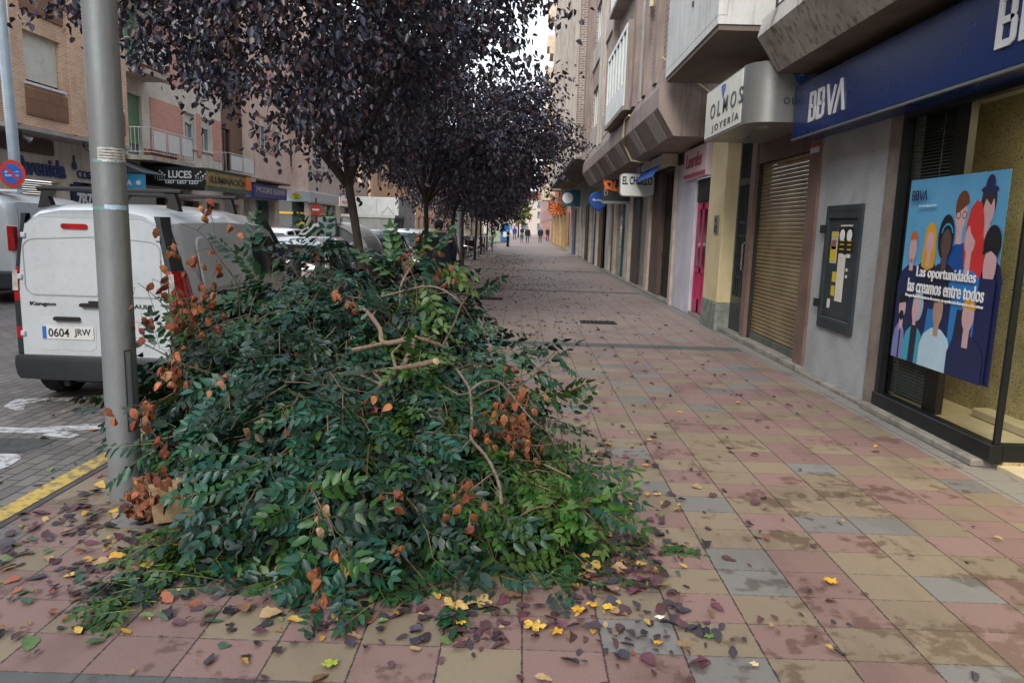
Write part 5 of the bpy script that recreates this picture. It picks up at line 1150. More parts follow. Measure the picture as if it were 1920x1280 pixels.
person('adult in a black coat with pale face mask beside the teal child', at(988.5, 456.5), 0, 1.66, mat('black_coat', '#1d2026', '#15171c', rough=.8), mat('grey_jeans', '#3c4046'), hair_d, .12, 1.2, bag=black, group=G_, mask=True)
person('pedestrian in a dark blue coat walking alone toward us near the shops', at(1012.5, 456), 0, 1.68, mat('dark_blue_coat', '#1c2438', '#151c2d', rough=.8), drk, hair_d, .05, 1.2, group=G_, mask=True)
person('slim pedestrian in dark clothes closest to the shopfronts', at(1026, 453), .3, 1.7, mat('plum_coat', '#2b2428', '#211b1f', rough=.8), drk, hair_b, .05, 1.0, group=G_)
person('worker in a bright yellow high visibility jacket in front of the far shop', (-12.2, 40.5, .03), .4, 1.75, mat('hi_vis', '#c7d32a', '#b4c01f', rough=.7), drk, hair_b, .1, 1.1)
person('pedestrian in a black coat across the road by the grey shutter', (-10.9, 46, .03), -.4, 1.65, mat('black_coat', '#1d2026'), drk, hair_d, .1, 1.1)
person('long haired pedestrian in a dark coat left of the grey skip', (-9.6, 43, .03), -.3, 1.68, mat('brown_black_coat', '#2a2326'), drk, mat('auburn_hair', '#6a3a28'), .1, 1.15)
# ================================================================== LEFT SIDE BUILDINGS
brickL = brick('tan_brick', '#d2a98b', '#bd9474', '#d8c6b2', .24, .062); brickL2 = brick('dark_tan_brick', '#8f6f58', '#7d5f4a', '#a39382'); brickP = brick('pink_brick', '#c98879', '#b97768', '#d0b0a2')
tileb = brick('brown_tiles', '#8a6650', '#7e5a46', '#5f4636', .55, .38); stuc = mat('beige_stucco', '#d6cec2', '#c6bdb1', scale=2, rough=.85, streak=('#7d7368', .4)); blindw = mat('blind_white', '#d2d2c8', '#c2c2b8', rough=.5); greenb = mat('green_blind', '#5f9070', '#528163', rough=.5)
# corner block with Avenida shop
a1 = thing('corner_brick_building', 'tan brick building on the left with a jutting upper floor and the Avenida cosmetics shop', 'building', (-14, 20, 0))
F1 = [(19.5, 21.05, 4.98, 6.28), (23.2, 24.1, 4.98, 6.28), (19.5, 21.05, 8.1, 9.6), (23.2, 24.1, 8.1, 9.6)]
b = MB(); wall(b, PL(-13), 18.9, 24.45, 3.86, 13, F1, .22); b.add([(-13, 24.45, 3.86), (-14.2, 24.45, 3.86), (-14.2, 24.45, 13), (-13, 24.45, 13)], [(0, 1, 2, 3)]); b.build('wall', brickL, a1, fix=False)
b = MB(); b.add([(-13, 18.9, 3.86), (-13.45, 18.3, 3.86), (-13.45, 18.3, 13), (-13, 18.9, 13)], [(0, 1, 2, 3)]); b.add([(-13.45, 18.3, 3.86), (-16, 18.3, 3.86), (-16, 18.3, 13), (-13.45, 18.3, 13)], [(0, 1, 2, 3)]); b.build('bevel_wall', brickL2, a1, fix=False)
b = MB(); b.box(-13, -12.94, 18.92, 19.15, 3.86, 13); b.box(-13, -12.95, 21.35, 21.6, 3.86, 13); b.box(-13, -12.95, 22.75, 22.95, 3.86, 13); b.build('pier', brickL, a1)
b = MB()
for z0, z1 in ((4.15, 4.83), (6.75, 7.55)): b.box(-13, -12.965, 19.45, 21.2, z0, z1); b.box(-13, -12.965, 23.1, 24.2, z0, z1)
b.build('tile_panel', tileb, a1)
b = MB(); b.prism([(-12.97, 18.85), (-13.46, 18.2), (-17, 18.2), (-17, 24.5), (-12.97, 24.5)], lambda u, v, t: (u, v, t), 3.74, 3.858); b.build('soffit', mat('pale_soffit', '#a19d98', '#8d8984'), a1)
for i, h in enumerate(F1): window(a1, PL(-13), *h, .2, brown_al, gl, blindw, .93 if i != 1 else .5, white, mull=0)
ag = [(17.2, 19.6, 0, 2.6), (20.2, 22.3, 0, 2.55), (22.9, 24.1, 0, 2.6)]
b = MB(); wall(b, PL(-14), 12, 25.4, 0, 3.74, ag, .3); b.build('shop_wall', stuc, a1, fix=False)
b = MB()
for i in range(40): b.box(-14.2, -14.17, 20.2, 22.3, .05+i*.062, .10+i*.062)
b.build('roller_shutter', mat('shutter_gold', '#a8946a', '#8f7c55', rough=.4, metal=.4), a1)
b = MB(); b.box(-14.28, -14.25, 17.2, 19.6, 0, 2.6); b.box(-14.28, -14.25, 22.9, 24.1, 0, 2.6); b.build('shop_glass', gd, a1)
b = MB(); b.box(-13.98, -13.9, 17.5, 21.9, 3.28, 3.7); b.build('fascia_panel', brown_st, a1)
av = thing('shop_sign', 'dark blue rounded lettering AVENIDA COSMETICA on the beige shop fascia', 'sign', (-13.97, 21, 3))
UP = Vector((0, 1, 0)); inkb = solid('ink_blue', '#2b3f72', .5)
b = MB(); text(b, 'Avenida', (-13.98, 20.3, 2.66), UP, Z, 2.2, .52, .03, .03); text(b, 'MER', (-13.98, 18.2, 2.78), UP, Z, 1.6, .25, .02, .02); text(b, 'COSMETICA', (-13.98, 23.1, 2.72), UP, Z, 2.0, .25, .02, .01); b.build('lettering', inkb, av)
b = MB(); b.lathe([(.12, 0), (.12, .03)], (-13.97, 22.95, 3.08), 14, axis='x'); b.tube([(-13.96, 22.95, 3.1), (-13.96, 22.95, 3.4)], .03); b.build('bottle_emblem', inkb, av)
zb = thing('shop_poster', 'dark blue poster board with white numerals on the cosmetics shop', 'poster', (-13.9, 23.5, 2.1))
b = MB(); b.box(-13.99, -13.93, 22.7, 24.2, 1.6, 2.52); b.build('board', navy, zb)
b = MB(); text(b, '7B7B', (-13.925, 22.95, 1.85), UP, Z, 1.05, .42, .01, .03); b.build('lettering', white, zb)
for y in (19.6, 22.4):
    o = thing('floodlight', 'small steel floodlight under the jutting brick floor, '+('nearer one' if y < 20 else 'farther one'), 'lamp', (-13.3, y, 3.7)); b = MB(); b.tube([(-13.3, y, 3.74), (-13.3, y, 3.6)], .02); b.build('bracket', dkmetal, o)
    b = MB(); b.tube([(-13.25, y, 3.62), (-13.1, y+.12, 3.5)], [.06, .09], 10); b.build('lamp_head', silver, o)
cb_ = MB(); cb_.tube([(-13.9, 24.6, 9), (-13.88, 24.62, 6), (-13.9, 24.6, 3.9), (-13.7, 24.75, 3.3), (-13.85, 24.7, 2.6)], .035, 6); cb_.tube([(-13.85, 24.7, 9), (-13.83, 24.72, 4.2), (-13.6, 24.9, 3.0)], .02, 6); tag(cb_.build('cable', black), 'dark bundle of cables running down between the brick and the pink building', 'cable')
b = MB(); wall(b, PL(-14), -45, 12, 0, 15, [(y, y+1.5, z, z+1.5) for y in range(-42, 10, 5) for z in (1, 4.6, 7.6, 10.6)], .25); a0 = thing('apartment_row', 'plain brick block continuing the left side of the street nearer than the Avenida shop', 'building', (-14, -15, 0)); b.build('wall', brickL2, a0, fix=False)
b = MB(); b.box(-14.3, -14.26, -44, 11.8, .5, 14.5); b.build('window_glass', gl, a0)
# pink building with balconies
a2 = thing('pink_building', 'pink brick and beige render building with two balconies and LUCES awning', 'building', (-14, 30, 0))
W2 = [(26.2, 27.3, 3.75, 5.9), (30.7, 31.7, 4.5, 5.9), (32.3, 33.3, 4.5, 5.9), (26.2, 27.3, 6.6, 8.8), (30.7, 31.7, 7.4, 8.8), (32.3, 33.3, 7.4, 8.8), (30.7, 31.7, 10.3, 11.7), (26.2, 27.3, 9.5, 11.7)]
b = MB(); wall(b, PL(-14), 25.4, 34.4, 2.6, 16, W2, .2); b.build('wall', stuc, a2, fix=False)
b = MB()
for z in (4.4, 7.3, 10.2): b.box(-14, -13.97, 27.9, 30.5, z-.55, z+1.6); b.box(-14, -13.97, 31.8, 32.2, z-.2, z+1.6); b.box(-14, -13.97, 33.4, 34.3, z-.2, z+1.6)
b.build('brick_panel', brickP, a2)
for i, h in enumerate(W2): window(a2, PL(-14), *h, .18, wind_w, gl, greenb if i in (0, 3, 7) else blindw, .8 if i in (0, 3, 7) else .3, stuc, mull=0 if i in (0, 3, 7) else 1)
b = MB(); wall(b, PL(-14), 25.4, 34.4, 0, 2.6, [(26, 29.5, 0, 2.4), (30.3, 32, 0, 2.3), (32.6, 34, .6, 2.3)], .4); b.build('shop_wall', beige_st, a2, fix=False)
b = MB(); b.box(-14.4, -14.36, 26, 34, 0, 2.4); b.build('shop_glass', gd, a2)
def balcony(parent, x0, x1, y0, y1, z, lab, rounded=False):
    o = thing('balcony', lab, 'balcony', (x0, y0, z))
    b = MB()
    if rounded: b.prism([(x0, y0), (x1-.25, y0), (x1, y0+.4), (x1, y1-.3), (x1-.15, y1), (x0, y1)], lambda u, v, t: (u, v, t), z-.16, z)
    else: b.box(x0, x1, y0, y1, z-.16, z)
    b.build('slab', mat('balcony_concrete', '#b3ada3', '#9c958b', streak=('#6e675e', .5)), o)
    b = MB(); P4 = [(x0, y0+.04), (x1-.04, y0+.04), (x1-.04, y1-.04), (x0, y1-.04)]
    for zz in (.12, .95): b.tube([(x, y, z+zz) for x, y in P4], .018, 6)
    for (p, q) in zip(P4, P4[1:]):
        n = max(2, int(math.dist(p, q)/.13))
        for i in range(n+1): t = i/n; b.tube([(p[0]+(q[0]-p[0])*t, p[1]+(q[1]-p[1])*t, z+.1), (p[0]+(q[0]-p[0])*t, p[1]+(q[1]-p[1])*t, z+.95)], .009, 4)
    b.build('railing', mat('rail_white', '#c8c9c8', '#b4b5b4', rough=.5), o)
    b = MB(); n = max(1, int((y1-y0)/1.1)); L = (y1-y0-.2)/n
    for i in range(n): b.box(x1-.015, x1, y0+.1+i*L+.12, y0+.1+(i+1)*L-.1, z+.22, z+.85)
    b.build('railing_panel', solid('rail_panel', '#d3d5d5', .5), o)
balcony(a2, -14, -13.0, 25.9, 29.3, 3.72, 'lower balcony with white railing panels on the pink building')
balcony(a2, -14, -13.0, 25.6, 27.6, 6.62, 'middle rounded balcony with plants above the lower one', True)
balcony(a2, -14, -13.0, 25.6, 28.4, 9.55, 'top balcony of the pink building half hidden by purple leaves', True)
balcony(a2, -14.1, -13.25, 33.4, 36.6, 3.6, 'balcony with white panels in front of the dark brick strip')
o = thing('plant_pots', 'row of small potted plants behind the middle balcony railing', 'plant pots', (-13.2, 26, 6.62)); b = MB()
for i in range(4): b.lathe([(.08, 6.63), (.11, 6.82)], (-13.2, 25.85+i*.4, 0), 10)
b.build('pot', mat('terracotta', '#8e5138'), o); b = MB()
for i in range(4):
    for j in range(26):
        p = Vector((-13.2+random.gauss(0, .09), 25.85+i*.4+random.gauss(0, .1), 6.95+random.gauss(0, .08))); q = Vector((random.gauss(0, .06), random.gauss(0, .06), random.gauss(0, .04))); r = Vector((random.gauss(0, .03), random.gauss(0, .03), .03)); b.add([p, p+q+r, p+q*2, p+q-r], [(0, 1, 2, 3)])
b.build('foliage', mat('pot_green', '#3d4f3a'), o, fix=False)
b = MB(); o = thing('planter', 'brown planter boxes at the foot of the lower balcony railing', 'planter', (-13.2, 26.2, 3.72)); b.box(-13.35, -13.1, 26.0, 26.9, 3.73, 3.95, 0, .02); b.box(-13.35, -13.1, 27.1, 28.0, 3.73, 3.95, 0, .02); b.build('box', mat('terracotta', '#8e5138'), o)
# LUCES canopy
lu = thing('shop_awning', 'black box canopy reading LUCES LED LED LED with a gold fascia along the street', 'awning', (-12.6, 27, 2.6))
b = MB(); b.prism([(-14, 2.75), (-14, 3.55), (-13.55, 3.42), (-11.62, 3.42), (-11.62, 2.72)], lambda u, v, t: (u, t, v), 27.02, 31.2); b.build('canopy_box', mat('canopy_black', '#14191b', '#0f1315', rough=.5), lu)
b = MB(); text(b, 'LUCES', (-12.98, 27.0, 3.02), (1, 0, 0), Z, .85, .27, .01, .02); text(b, 'LED  LED  LED', (-13.1, 27.0, 2.82), (1, 0, 0), Z, 1.2, .13, .01, .02)
for s in (-1, 1):
    for i in range(5): x = -12.55+s*(.58+.085*i); b.lathe([(.03+.008*(i % 2), 26.99), (.035, 27.02)], (x, 0, 3.12+.07*((i*7) % 3)), 8, axis='y'); b.tube([(x, 26.995, 3.1), (x, 26.995, 2.98)], .008, 4)
b.box(-13.4, -11.75, 26.995, 27.01, 2.93, 2.95); b.build('lettering', white, lu)
b = MB(); b.box(-11.62, -11.56, 27.05, 31.2, 2.80, 3.34); b.build('gold_fascia', mat('fascia_gold', '#9b8a52', '#6d5f38', scale=6, rough=.5), lu)
b = MB(); text(b, 'ILUMINACIÓN', (-11.555, 27.3, 2.92), UP, Z, 3.5, .3, .01, .02); b.build('lettering', mat('fascia_dark', '#4a4026', '#3d351f'), lu)
b = MB(); b.box(-11.66, -11.52, 27.0, 31.25, 2.62, 2.79); b.box(-11.66, -11.52, 27.0, 31.25, 3.36, 3.42); b.build('edge_trim', mat('green_trim', '#4f5a4a', '#42503f'), lu)
b = MB(); b.box(-11.6, -11.5, 30.7, 31.25, 2.8, 3.34); b.build('orange_end', orange, lu)
ls = thing('shop_sign', 'light blue hanging sign ending in DERIA next to the black canopy', 'sign', (-13.3, 25, 2.6))
b = MB(); b.box(-14.0, -12.85, 25.0, 25.1, 2.42, 3.02, 0, .01); b.build('sign_panel', solid('sky_blue_sign', '#3f9ec8', .4), ls)
b = MB(); text(b, 'DERÍA', (-13.95, 24.99, 2.62), (1, 0, 0), Z, .68, .24, .01, .02); b.lathe([(.08, 24.985), (.08, 25)], (-13.05, 0, 2.72), 14, axis='y'); b.box(-13.9, -13.1, 24.99, 25, 2.50, 2.52); b.build('lettering', white, ls)
b = MB(); b.prism([(-14, 3.05), (-14, 3.5), (-12.8, 3.06)], lambda u, v, t: (u, t, v), 24.9, 26.4); b.build('canopy', mat('canopy_grey', '#454d50'), ls)
# dark brick strip, beige block
a3 = thing('dark_brick_building', 'narrow dark brown brick building behind a small balcony', 'building', (-14, 36, 0))
b = MB(); wall(b, PL(-14.1), 34.4, 37.2, 2.6, 15, [(34.7, 35.7, 3.8, 5.8), (34.7, 35.7, 6.8, 8.8)], .2); b.build('wall', brick('chocolate_brick', '#735447', '#66483c', '#8a7466'), a3, fix=False)
window(a3, PL(-14.1), 34.7, 35.7, 3.8, 5.8, .15, brown_al, gd); window(a3, PL(-14.1), 34.7, 35.7, 6.8, 8.8, .15, brown_al, gd)
b = MB(); wall(b, PL(-14.1), 34.4, 37.2, 0, 2.6, [(34.8, 36.6, 0, 2.3)], .4); b.box(-14.6, -14.5, 34.8, 36.6, 0, 2.3); b.build('shop_wall', beige_st, a3, fix=False)
a4 = thing('beige_building', 'beige rendered building with a jutting upper floor over a dark blue shop sign', 'building', (-13.8, 40, 0))
stuc2 = mat('pinkish_stucco', '#d4bdb1', '#c6ada0', scale=2, rough=.85, streak=('#83705f', .35))
W4 = [(38.2, 39.4, 5.3, 6.9), (40.6, 41.8, 5.3, 6.9), (38.2, 39.4, 8.3, 9.9), (40.6, 41.8, 8.3, 9.9)]
b = MB(); wall(b, PL(-13.6), 37.2, 43.2, 3.7, 15, W4, .2); b.add([(-13.6, 37.2, 3.7), (-14.4, 37.2, 3.7), (-14.4, 37.2, 15), (-13.6, 37.2, 15)], [(0, 1, 2, 3)]); b.add([(-13.6, 43.2, 3.7), (-18, 43.2, 3.7), (-18, 43.2, 15), (-13.6, 43.2, 15)], [(0, 1, 2, 3)]); b.build('wall', stuc2, a4, fix=False)
b = MB()
for z in (5.1, 8.1): b.box(-13.6, -13.57, 37.9, 38.15, z, z+2); b.box(-13.6, -13.57, 39.5, 40.5, z, z+2)
b.build('brick_panel', brickP, a4)
for h in W4: window(a4, PL(-13.6), *h, .18, wind_w, gl, blindw, .3, stuc)
b = MB(); b.box(-14.4, -13.6, 37.2, 43.2, 3.6, 3.699); b.build('soffit', soff, a4)
b = MB(); wall(b, PL(-14.3), 37.2, 43.2, 0, 3.6, [(37.6, 38.6, .4, 2.7), (39.4, 42.4, .2, 2.7)], .4); b.build('shop_wall', stuc, a4, fix=False)
b = MB(); b.box(-14.7, -14.66, 37.4, 42.6, 0, 2.8); b.build('shop_glass', glass('teal_shop_glass', '#1f4a4c'), a4)
bsn = thing('shop_sign', 'dark blue signboard with pale letters under the beige building', 'sign', (-13.9, 40, 3))
b = MB(); b.box(-14.3, -13.7, 37.6, 42.8, 2.75, 3.4); b.build('sign_panel', solid('dull_blue', '#2c3a78', .5), bsn)
b = MB(); text(b, 'MODAS ELENA', (-13.69, 37.9, 3.0), UP, Z, 4.6, .3, .01, .03); b.build('lettering', mat('faded_letters', '#a39a9f'), bsn)
# shop with yellow stripe facing us
a5 = thing('corner_shop_building', 'pale building with a yellow striped shop facing us across the side street', 'building', (-13, 50, 0))
W5 = [(46+3*i, 47.4+3*i, z, z+1.6) for i in range(5) for z in (4.8, 7.8, 10.8)]
b = MB(); wall(b, PL(-12.95), 44.5, 62, 3.4, 16, W5, .2); b.build('wall', mat('pale_stucco', '#bdb2aa', '#aca19a', streak=('#857b72', .4)), a5, fix=False)
b = MB(); wall(b, PN(44.5), -20, -12.95, 0, 16, [(-15.4, -13.2, .2, 2.75), (-14.9, -13.9, 4.8, 6.4), (-14.9, -13.9, 7.8, 9.4)], .3, 0); b.build('side_wall', stuc2, a5, fix=False)
window(a5, PN(44.5), -14.9, -13.9, 4.8, 6.4, .2, brown_al, gl, sill=stuc); window(a5, PN(44.5), -14.9, -13.9, 7.8, 9.4, .2, brown_al, gl, sill=stuc)
for h in W5[:6]: window(a5, PL(-12.95), *h, .18, wind_w, gl, blindw, .4, stuc)
b = MB(); b.box(-15.4, -13.2, 44.75, 44.8, .2, 2.75); b.box(-13.3, -13.25, 45, 61.5, .2, 2.75); b.build('shop_glass', gd, a5)
b = MB(); b.box(-15.4, -13.2, 44.6, 44.7, 2.02, 2.14); b.box(-12.94, -12.9, 45, 51, 2.02, 2.14); b.build('yellow_stripe', solid('stripe_yellow', '#d0a820', .5), a5)
b = MB(); wall(b, PL(-12.95), 44.5, 62, 0, 2.75, [(45, 51, .2, 2.7), (52.5, 56, .2, 2.7), (57.5, 61, .2, 2.7)], .3); b.build('shop_wall', stuc, a5, fix=False)
ls2 = thing('shop_sign', 'pale grey fascia with a yellow and green flower emblem above the striped shop', 'sign', (-13, 45, 3))
b = MB(); b.box(-15.6, -12.7, 44.1, 44.48, 2.76, 3.38, 0, .02); b.box(-13.0, -12.7, 44.48, 51, 2.76, 3.38, 0, .02); b.build('sign_panel', solid('pale_fascia', '#aab4ba', .45), ls2)
b = MB()
for i in range(5): a = math.pi*i/4; b.lathe([(.10, 44.07), (.10, 44.09)], (-13.55+.17*math.cos(a), 0, 3.05+.16*math.sin(a)), 12, axis='y')
b.build('flower_emblem', solid('flower_yellow', '#d8b522'), ls2)
b = MB(); b.lathe([(.30, 44.08), (.30, 44.095)], (-13.55, 0, 3.03), 16, axis='y', sq=.5); b.build('leaf_emblem', solid('leaf_green', '#3f8f3a'), ls2)
ns2 = thing('traffic_sign', 'small round red and white no entry sign on a pole before the striped shop', 'sign', (-11.5, 41, 0))
b = MB(); b.tube([(0, 0, 0), (0, 0, 2.9)], .04, 8); b.build('pole', dkmetal, ns2, local=True)
b = MB(); disc(b, .3, -.06, (0, 0, 2.25)); b.build('red_disc', solid('sign_red2', '#c2392f'), ns2, local=True)
b = MB(); b.box(-.2, .2, -.07, -.061, 2.2, 2.3); b.build('white_bar', white, ns2, local=True)
ps2 = thing('shop_sign', 'white and red signboard with a dark blue edge farther along the left shops', 'sign', (-12.9, 54, 3))
b = MB(); b.box(-12.9, -12.3, 52.2, 52.5, 2.7, 3.6); b.build('sign_panel', solid('dull_blue', '#2c3a78'), ps2); b = MB(); b.box(-12.85, -12.35, 52.15, 52.2, 2.75, 3.5); b.build('face_panel', white, ps2); b = MB(); text(b, 'TELE', (-12.8, 52.14, 2.9), (1, 0, 0), Z, .4, .2, .01, .02); b.build('lettering', RD, ps2)
a6 = thing('apartment_row', 'farther row of cream and grey buildings behind the tree trunks on the left', 'building', (-12.9, 90, 0))
b = MB(); wall(b, PL(-12.6), 62.2, 150, 0, 15, [(64+5*i, 66+5*i, z, z+1.7) for i in range(17) for z in (.8, 4.8, 7.8, 10.8)], .25); b.add([(-12.6, 62.2, 0), (-18, 62.2, 0), (-18, 62.2, 15), (-12.6, 62.2, 15)], [(0, 1, 2, 3)]); b.build('wall', mat('peach_render', '#c8a988', '#b59b80', rough=.85), a6, fix=False)
b = MB(); b.box(-12.9, -12.86, 62.5, 149, 0, 14.8); b.build('window_glass', gl, a6)
# ================================================================== TREES
leafP = vcol('plum_leaf', .42, .08, .55, .3); bark = mat('bark', '#3a302a', '#2a2320', scale=14, stretch=(1, 1, .25), rough=.9, bump=1.)
def add_leaves(name, C, N_dir, Ls, Ws, cols, mat_, parent, fold=.25, local=False, droop=None):
    """many folded pointed leaves: centre, axis direction, length, width, colour per leaf"""
    n = len(C); d = N_dir/np.linalg.norm(N_dir, axis=1, keepdims=True)
    up = rng.normal(size=(n, 3)); up[:, 2] += .8
    s = np.cross(d, up); s /= np.linalg.norm(s, axis=1, keepdims=True)+1e-9; nn = np.cross(s, d)
    L = Ls[:, None]; Wd = Ws[:, None]
    a = C; e = C+d*L+nn*(-.10*L); m1 = C+d*L*.30; m2 = C+d*L*.68-nn*(.03*L)
    f = fold*Wd
    V = np.stack([a, m1+s*Wd*.5+nn*f, m2+s*Wd*.40+nn*f*.8, e, m2-s*Wd*.40+nn*f*.8, m1-s*Wd*.5+nn*f], 1).reshape(-1, 3)
    base = (np.arange(n)*6)[:, None]
    F = np.concatenate([base+np.array([0, 1, 2, 3]), base+np.array([0, 3, 4, 5])], 1).reshape(-1, 4)
    me = bpy.data.meshes.new(name); off = np.array(wloc(parent)) if (parent and not local) else 0
    V = V-off
    me.vertices.add(len(V)); me.vertices.foreach_set('co', V.astype(np.float32).ravel()); me.loops.add(F.size); me.loops.foreach_set('vertex_index', F.astype(np.int32).ravel())
    me.polygons.add(len(F)); me.polygons.foreach_set('loop_start', (np.arange(len(F))*4).astype(np.int32)); me.polygons.foreach_set('loop_total', np.full(len(F), 4, np.int32))
    me.update(calc_edges=True); me.validate()
    ca = me.color_attributes.new('Col', 'FLOAT_COLOR', 'POINT'); cc = np.concatenate([np.repeat(cols, 6, 0), np.ones((n*6, 1))], 1); ca.data.foreach_set('color', cc.astype(np.float32).ravel())
    me.materials.append(mat_); o = bpy.data.objects.new(name, me); COL.objects.link(o)
    if parent: o.parent = parent
    return o
PUR = np.array([srgb('#2c3040'), srgb('#262630'), srgb('#363c50'), srgb('#3c2733'), srgb('#46322f'), srgb('#2a2127')])
def purple(n, warm=.0):
    p = np.array([.24, .22, .16, .18, .08, .12]); i = rng.choice(6, n, p=p); c = PUR[i]*rng.uniform(.7, 1.3, (n, 1)); return c
def crown_pts(center, rad, ncl, per, seed, bottom_flat=.0, keep=None):
    r_ = np.random.default_rng(seed); cs = []
    while len(cs) < ncl:
        v = r_.normal(size=3); v /= np.linalg.norm(v); r = r_.uniform(.25, 1)**(1/2.2)
        wob = 1+.16*math.sin(3*math.atan2(v[1], v[0])+seed)+.12*math.sin(5*v[2]+2*v[0]+seed*2)
        p = np.array(center)+v*r*np.array(rad)*wob
        if keep is not None and not keep(p): continue
        cs.append(p)
    cs = np.array(cs); out = []; dirs = []
    for c in cs:
        k = int(per*r_.uniform(.6, 1.4)); u = c-np.array(center); u /= np.linalg.norm(u)+1e-9
        ax = u+r_.normal(size=3)*.6+np.array([0, 0, -.35]); ax /= np.linalg.norm(ax)
        t = r_.uniform(-.5, .5, k)*r_.uniform(.6, 1.1); q = c+ax*t[:, None]+r_.normal(size=(k, 3))*np.array([.15, .15, .11])
        out.append(q); dd = r_.normal(size=(k, 3))*.7+ax*.5; dd[:, 2] -= .75; dirs.append(dd)
    return cs, np.concatenate(out), np.concatenate(dirs)
def plum(lab, loc, crown_c, rad, ncl, per, leaf, seed, lean=(0, 0), tr=.07, keep=None, fork=2.2):
    o = thing('plum_tree', lab, 'tree', loc, 0, 'purple leaved trees in a row along the kerb')
    cs, Pq, D = crown_pts(crown_c, rad, ncl, per, seed, keep=keep)
    n = len(Pq); L = rng.uniform(.75, 1.25, n)*leaf; Wd = L*rng.uniform(.5, .68, n)
    col = purple(n); hi = np.clip((Pq[:, 2]-crown_c[2])/rad[2], -1, 1)
    add_leaves('crown', Pq, D, L, Wd, col, leafP, o, local=True)
    t = MB(); ft = Vector((lean[0], lean[1], fork)); t.tube([(0, 0, -.02), (lean[0]*.1, lean[1]*.1, .25), (lean[0]*.45, lean[1]*.45, fork*.5), ft], [tr*1.35, tr*1.02, tr*.95, tr*1.0], 12)
    ends = []
    r_ = random.Random(seed)
    for i in range(6):
        a = 2*math.pi*i/6+r_.uniform(-.4, .4); e = Vector((crown_c[0]+rad[0]*.6*math.cos(a), crown_c[1]+rad[1]*.6*math.sin(a), crown_c[2]+rad[2]*r_.uniform(-.35, .45)))
        mid = ft.lerp(e, .5)+Vector((0, 0, -.2)); t.tube([ft+Vector((0, 0, -.1)), ft.lerp(mid, .5), mid, e], [tr*.72, tr*.55, tr*.38, tr*.15], 8); ends += [ft.lerp(mid, .5), mid, mid.lerp(e, .5), e]
    e = Vector((crown_c[0], crown_c[1], crown_c[2]+rad[2]*.7)); t.tube([ft, ft.lerp(e, .5)+Vector((.1, .05, 0)), e], [tr*.85, tr*.5, tr*.15], 8); ends += [ft.lerp(e, .4), ft.lerp(e, .7), e]
    for c in cs[::3]:
        c = Vector(c); p = min(ends, key=lambda q: (q-c).length); t.tube([p, p.lerp(c, .5)+Vector((0, 0, .08)), c], [tr*.16, tr*.1, .004], 4, caps=False)
    t.build('trunk', bark, o, local=True, smooth=True, fix=False)
    b = MB(); b.box(-.42, .42, -.42, .42, -.02, .003); b.build('tree_pit', pit, o, local=True)
    return o
plum('nearest purple plum tree with a leaning trunk behind the branch pile', (-2.18, 10.6, 0), (-.85, -.1, 4.95), (3.0, 2.7, 2.5), 480, 60, .098, 3, lean=(-.33, 0), tr=.062, keep=lambda p: (not (p[0] > -.2 and p[2] > 4.9 and math.sin(p[0]*5+p[1]*3+p[2]*4) > -.2)) and (p[2] > 2.75+.5*max(0, -p[0]-1.0) or (p[2] > 2.35 and -.9 < p[0] < .6)))
plum('second purple plum tree in the row, beyond the nearest one', (-2.2, 17.2, 0), (.55, 0, 4.45), (2.9, 2.7, 2.15), 350, 52, .105, 11, lean=(-.05, 0), tr=.055, keep=lambda p: not (p[0] > 1.0 and p[2] > 4.7))
t3 = plum('third purple plum tree, its trunk beside the man in navy', (-2.2, 22.8, 0), (.75, 0, 4.3), (2.9, 2.7, 2.15), 290, 46, .115, 19, lean=(.08, 0), tr=.062, keep=lambda p: not (p[0] > 1.4 and p[2] > 5.0))
def cp_tree(src, loc, rz, s, lab):
    c = dup(src); c.location = loc; c.rotation_euler = (0, 0, rz); c.scale = s; c['label'] = lab
cp_tree(t3, (-2.35, 29.4, 0), 2.1, (1, 1, 1), 'fourth purple plum tree just past the slim grey pole')
cp_tree(t3, (-2.23, 35.3, 0), .5, (.95, .95, .95), 'fifth purple plum tree standing in its pit left of the terrace tables')
cp_tree(t3, (-2.3, 42, 0), 4.0, (.95, .95, 1), 'sixth purple plum tree among the closed parasols')
cp_tree(t3, (-2.3, 49, 0), 1.2, (1, 1, .95), 'seventh purple plum tree behind the parasols')
cp_tree(t3, (-2.3, 58, 0), 3.0, (1, 1, .95), 'farthest purple plum tree before the recycling bins')
gt = thing('green_tree', 'small yellow green tree far up the street beyond the purple row', 'tree', (-.5, 120, 0))
cs, Pq, D = crown_pts((0, 0, 4.2), (2.2, 2.2, 1.8), 60, 40, 5); n = len(Pq); add_leaves('crown', Pq, D, np.full(n, .3), np.full(n, .2), np.array(srgb('#7c8a3a'))*rng.uniform(.6, 1.3, (n, 1)), leafP, gt, local=True)
b = MB(); b.tube([(0, 0, 0), (0, 0, 3.5)], [.14, .09], 8); b.build('trunk', bark, gt, local=True)
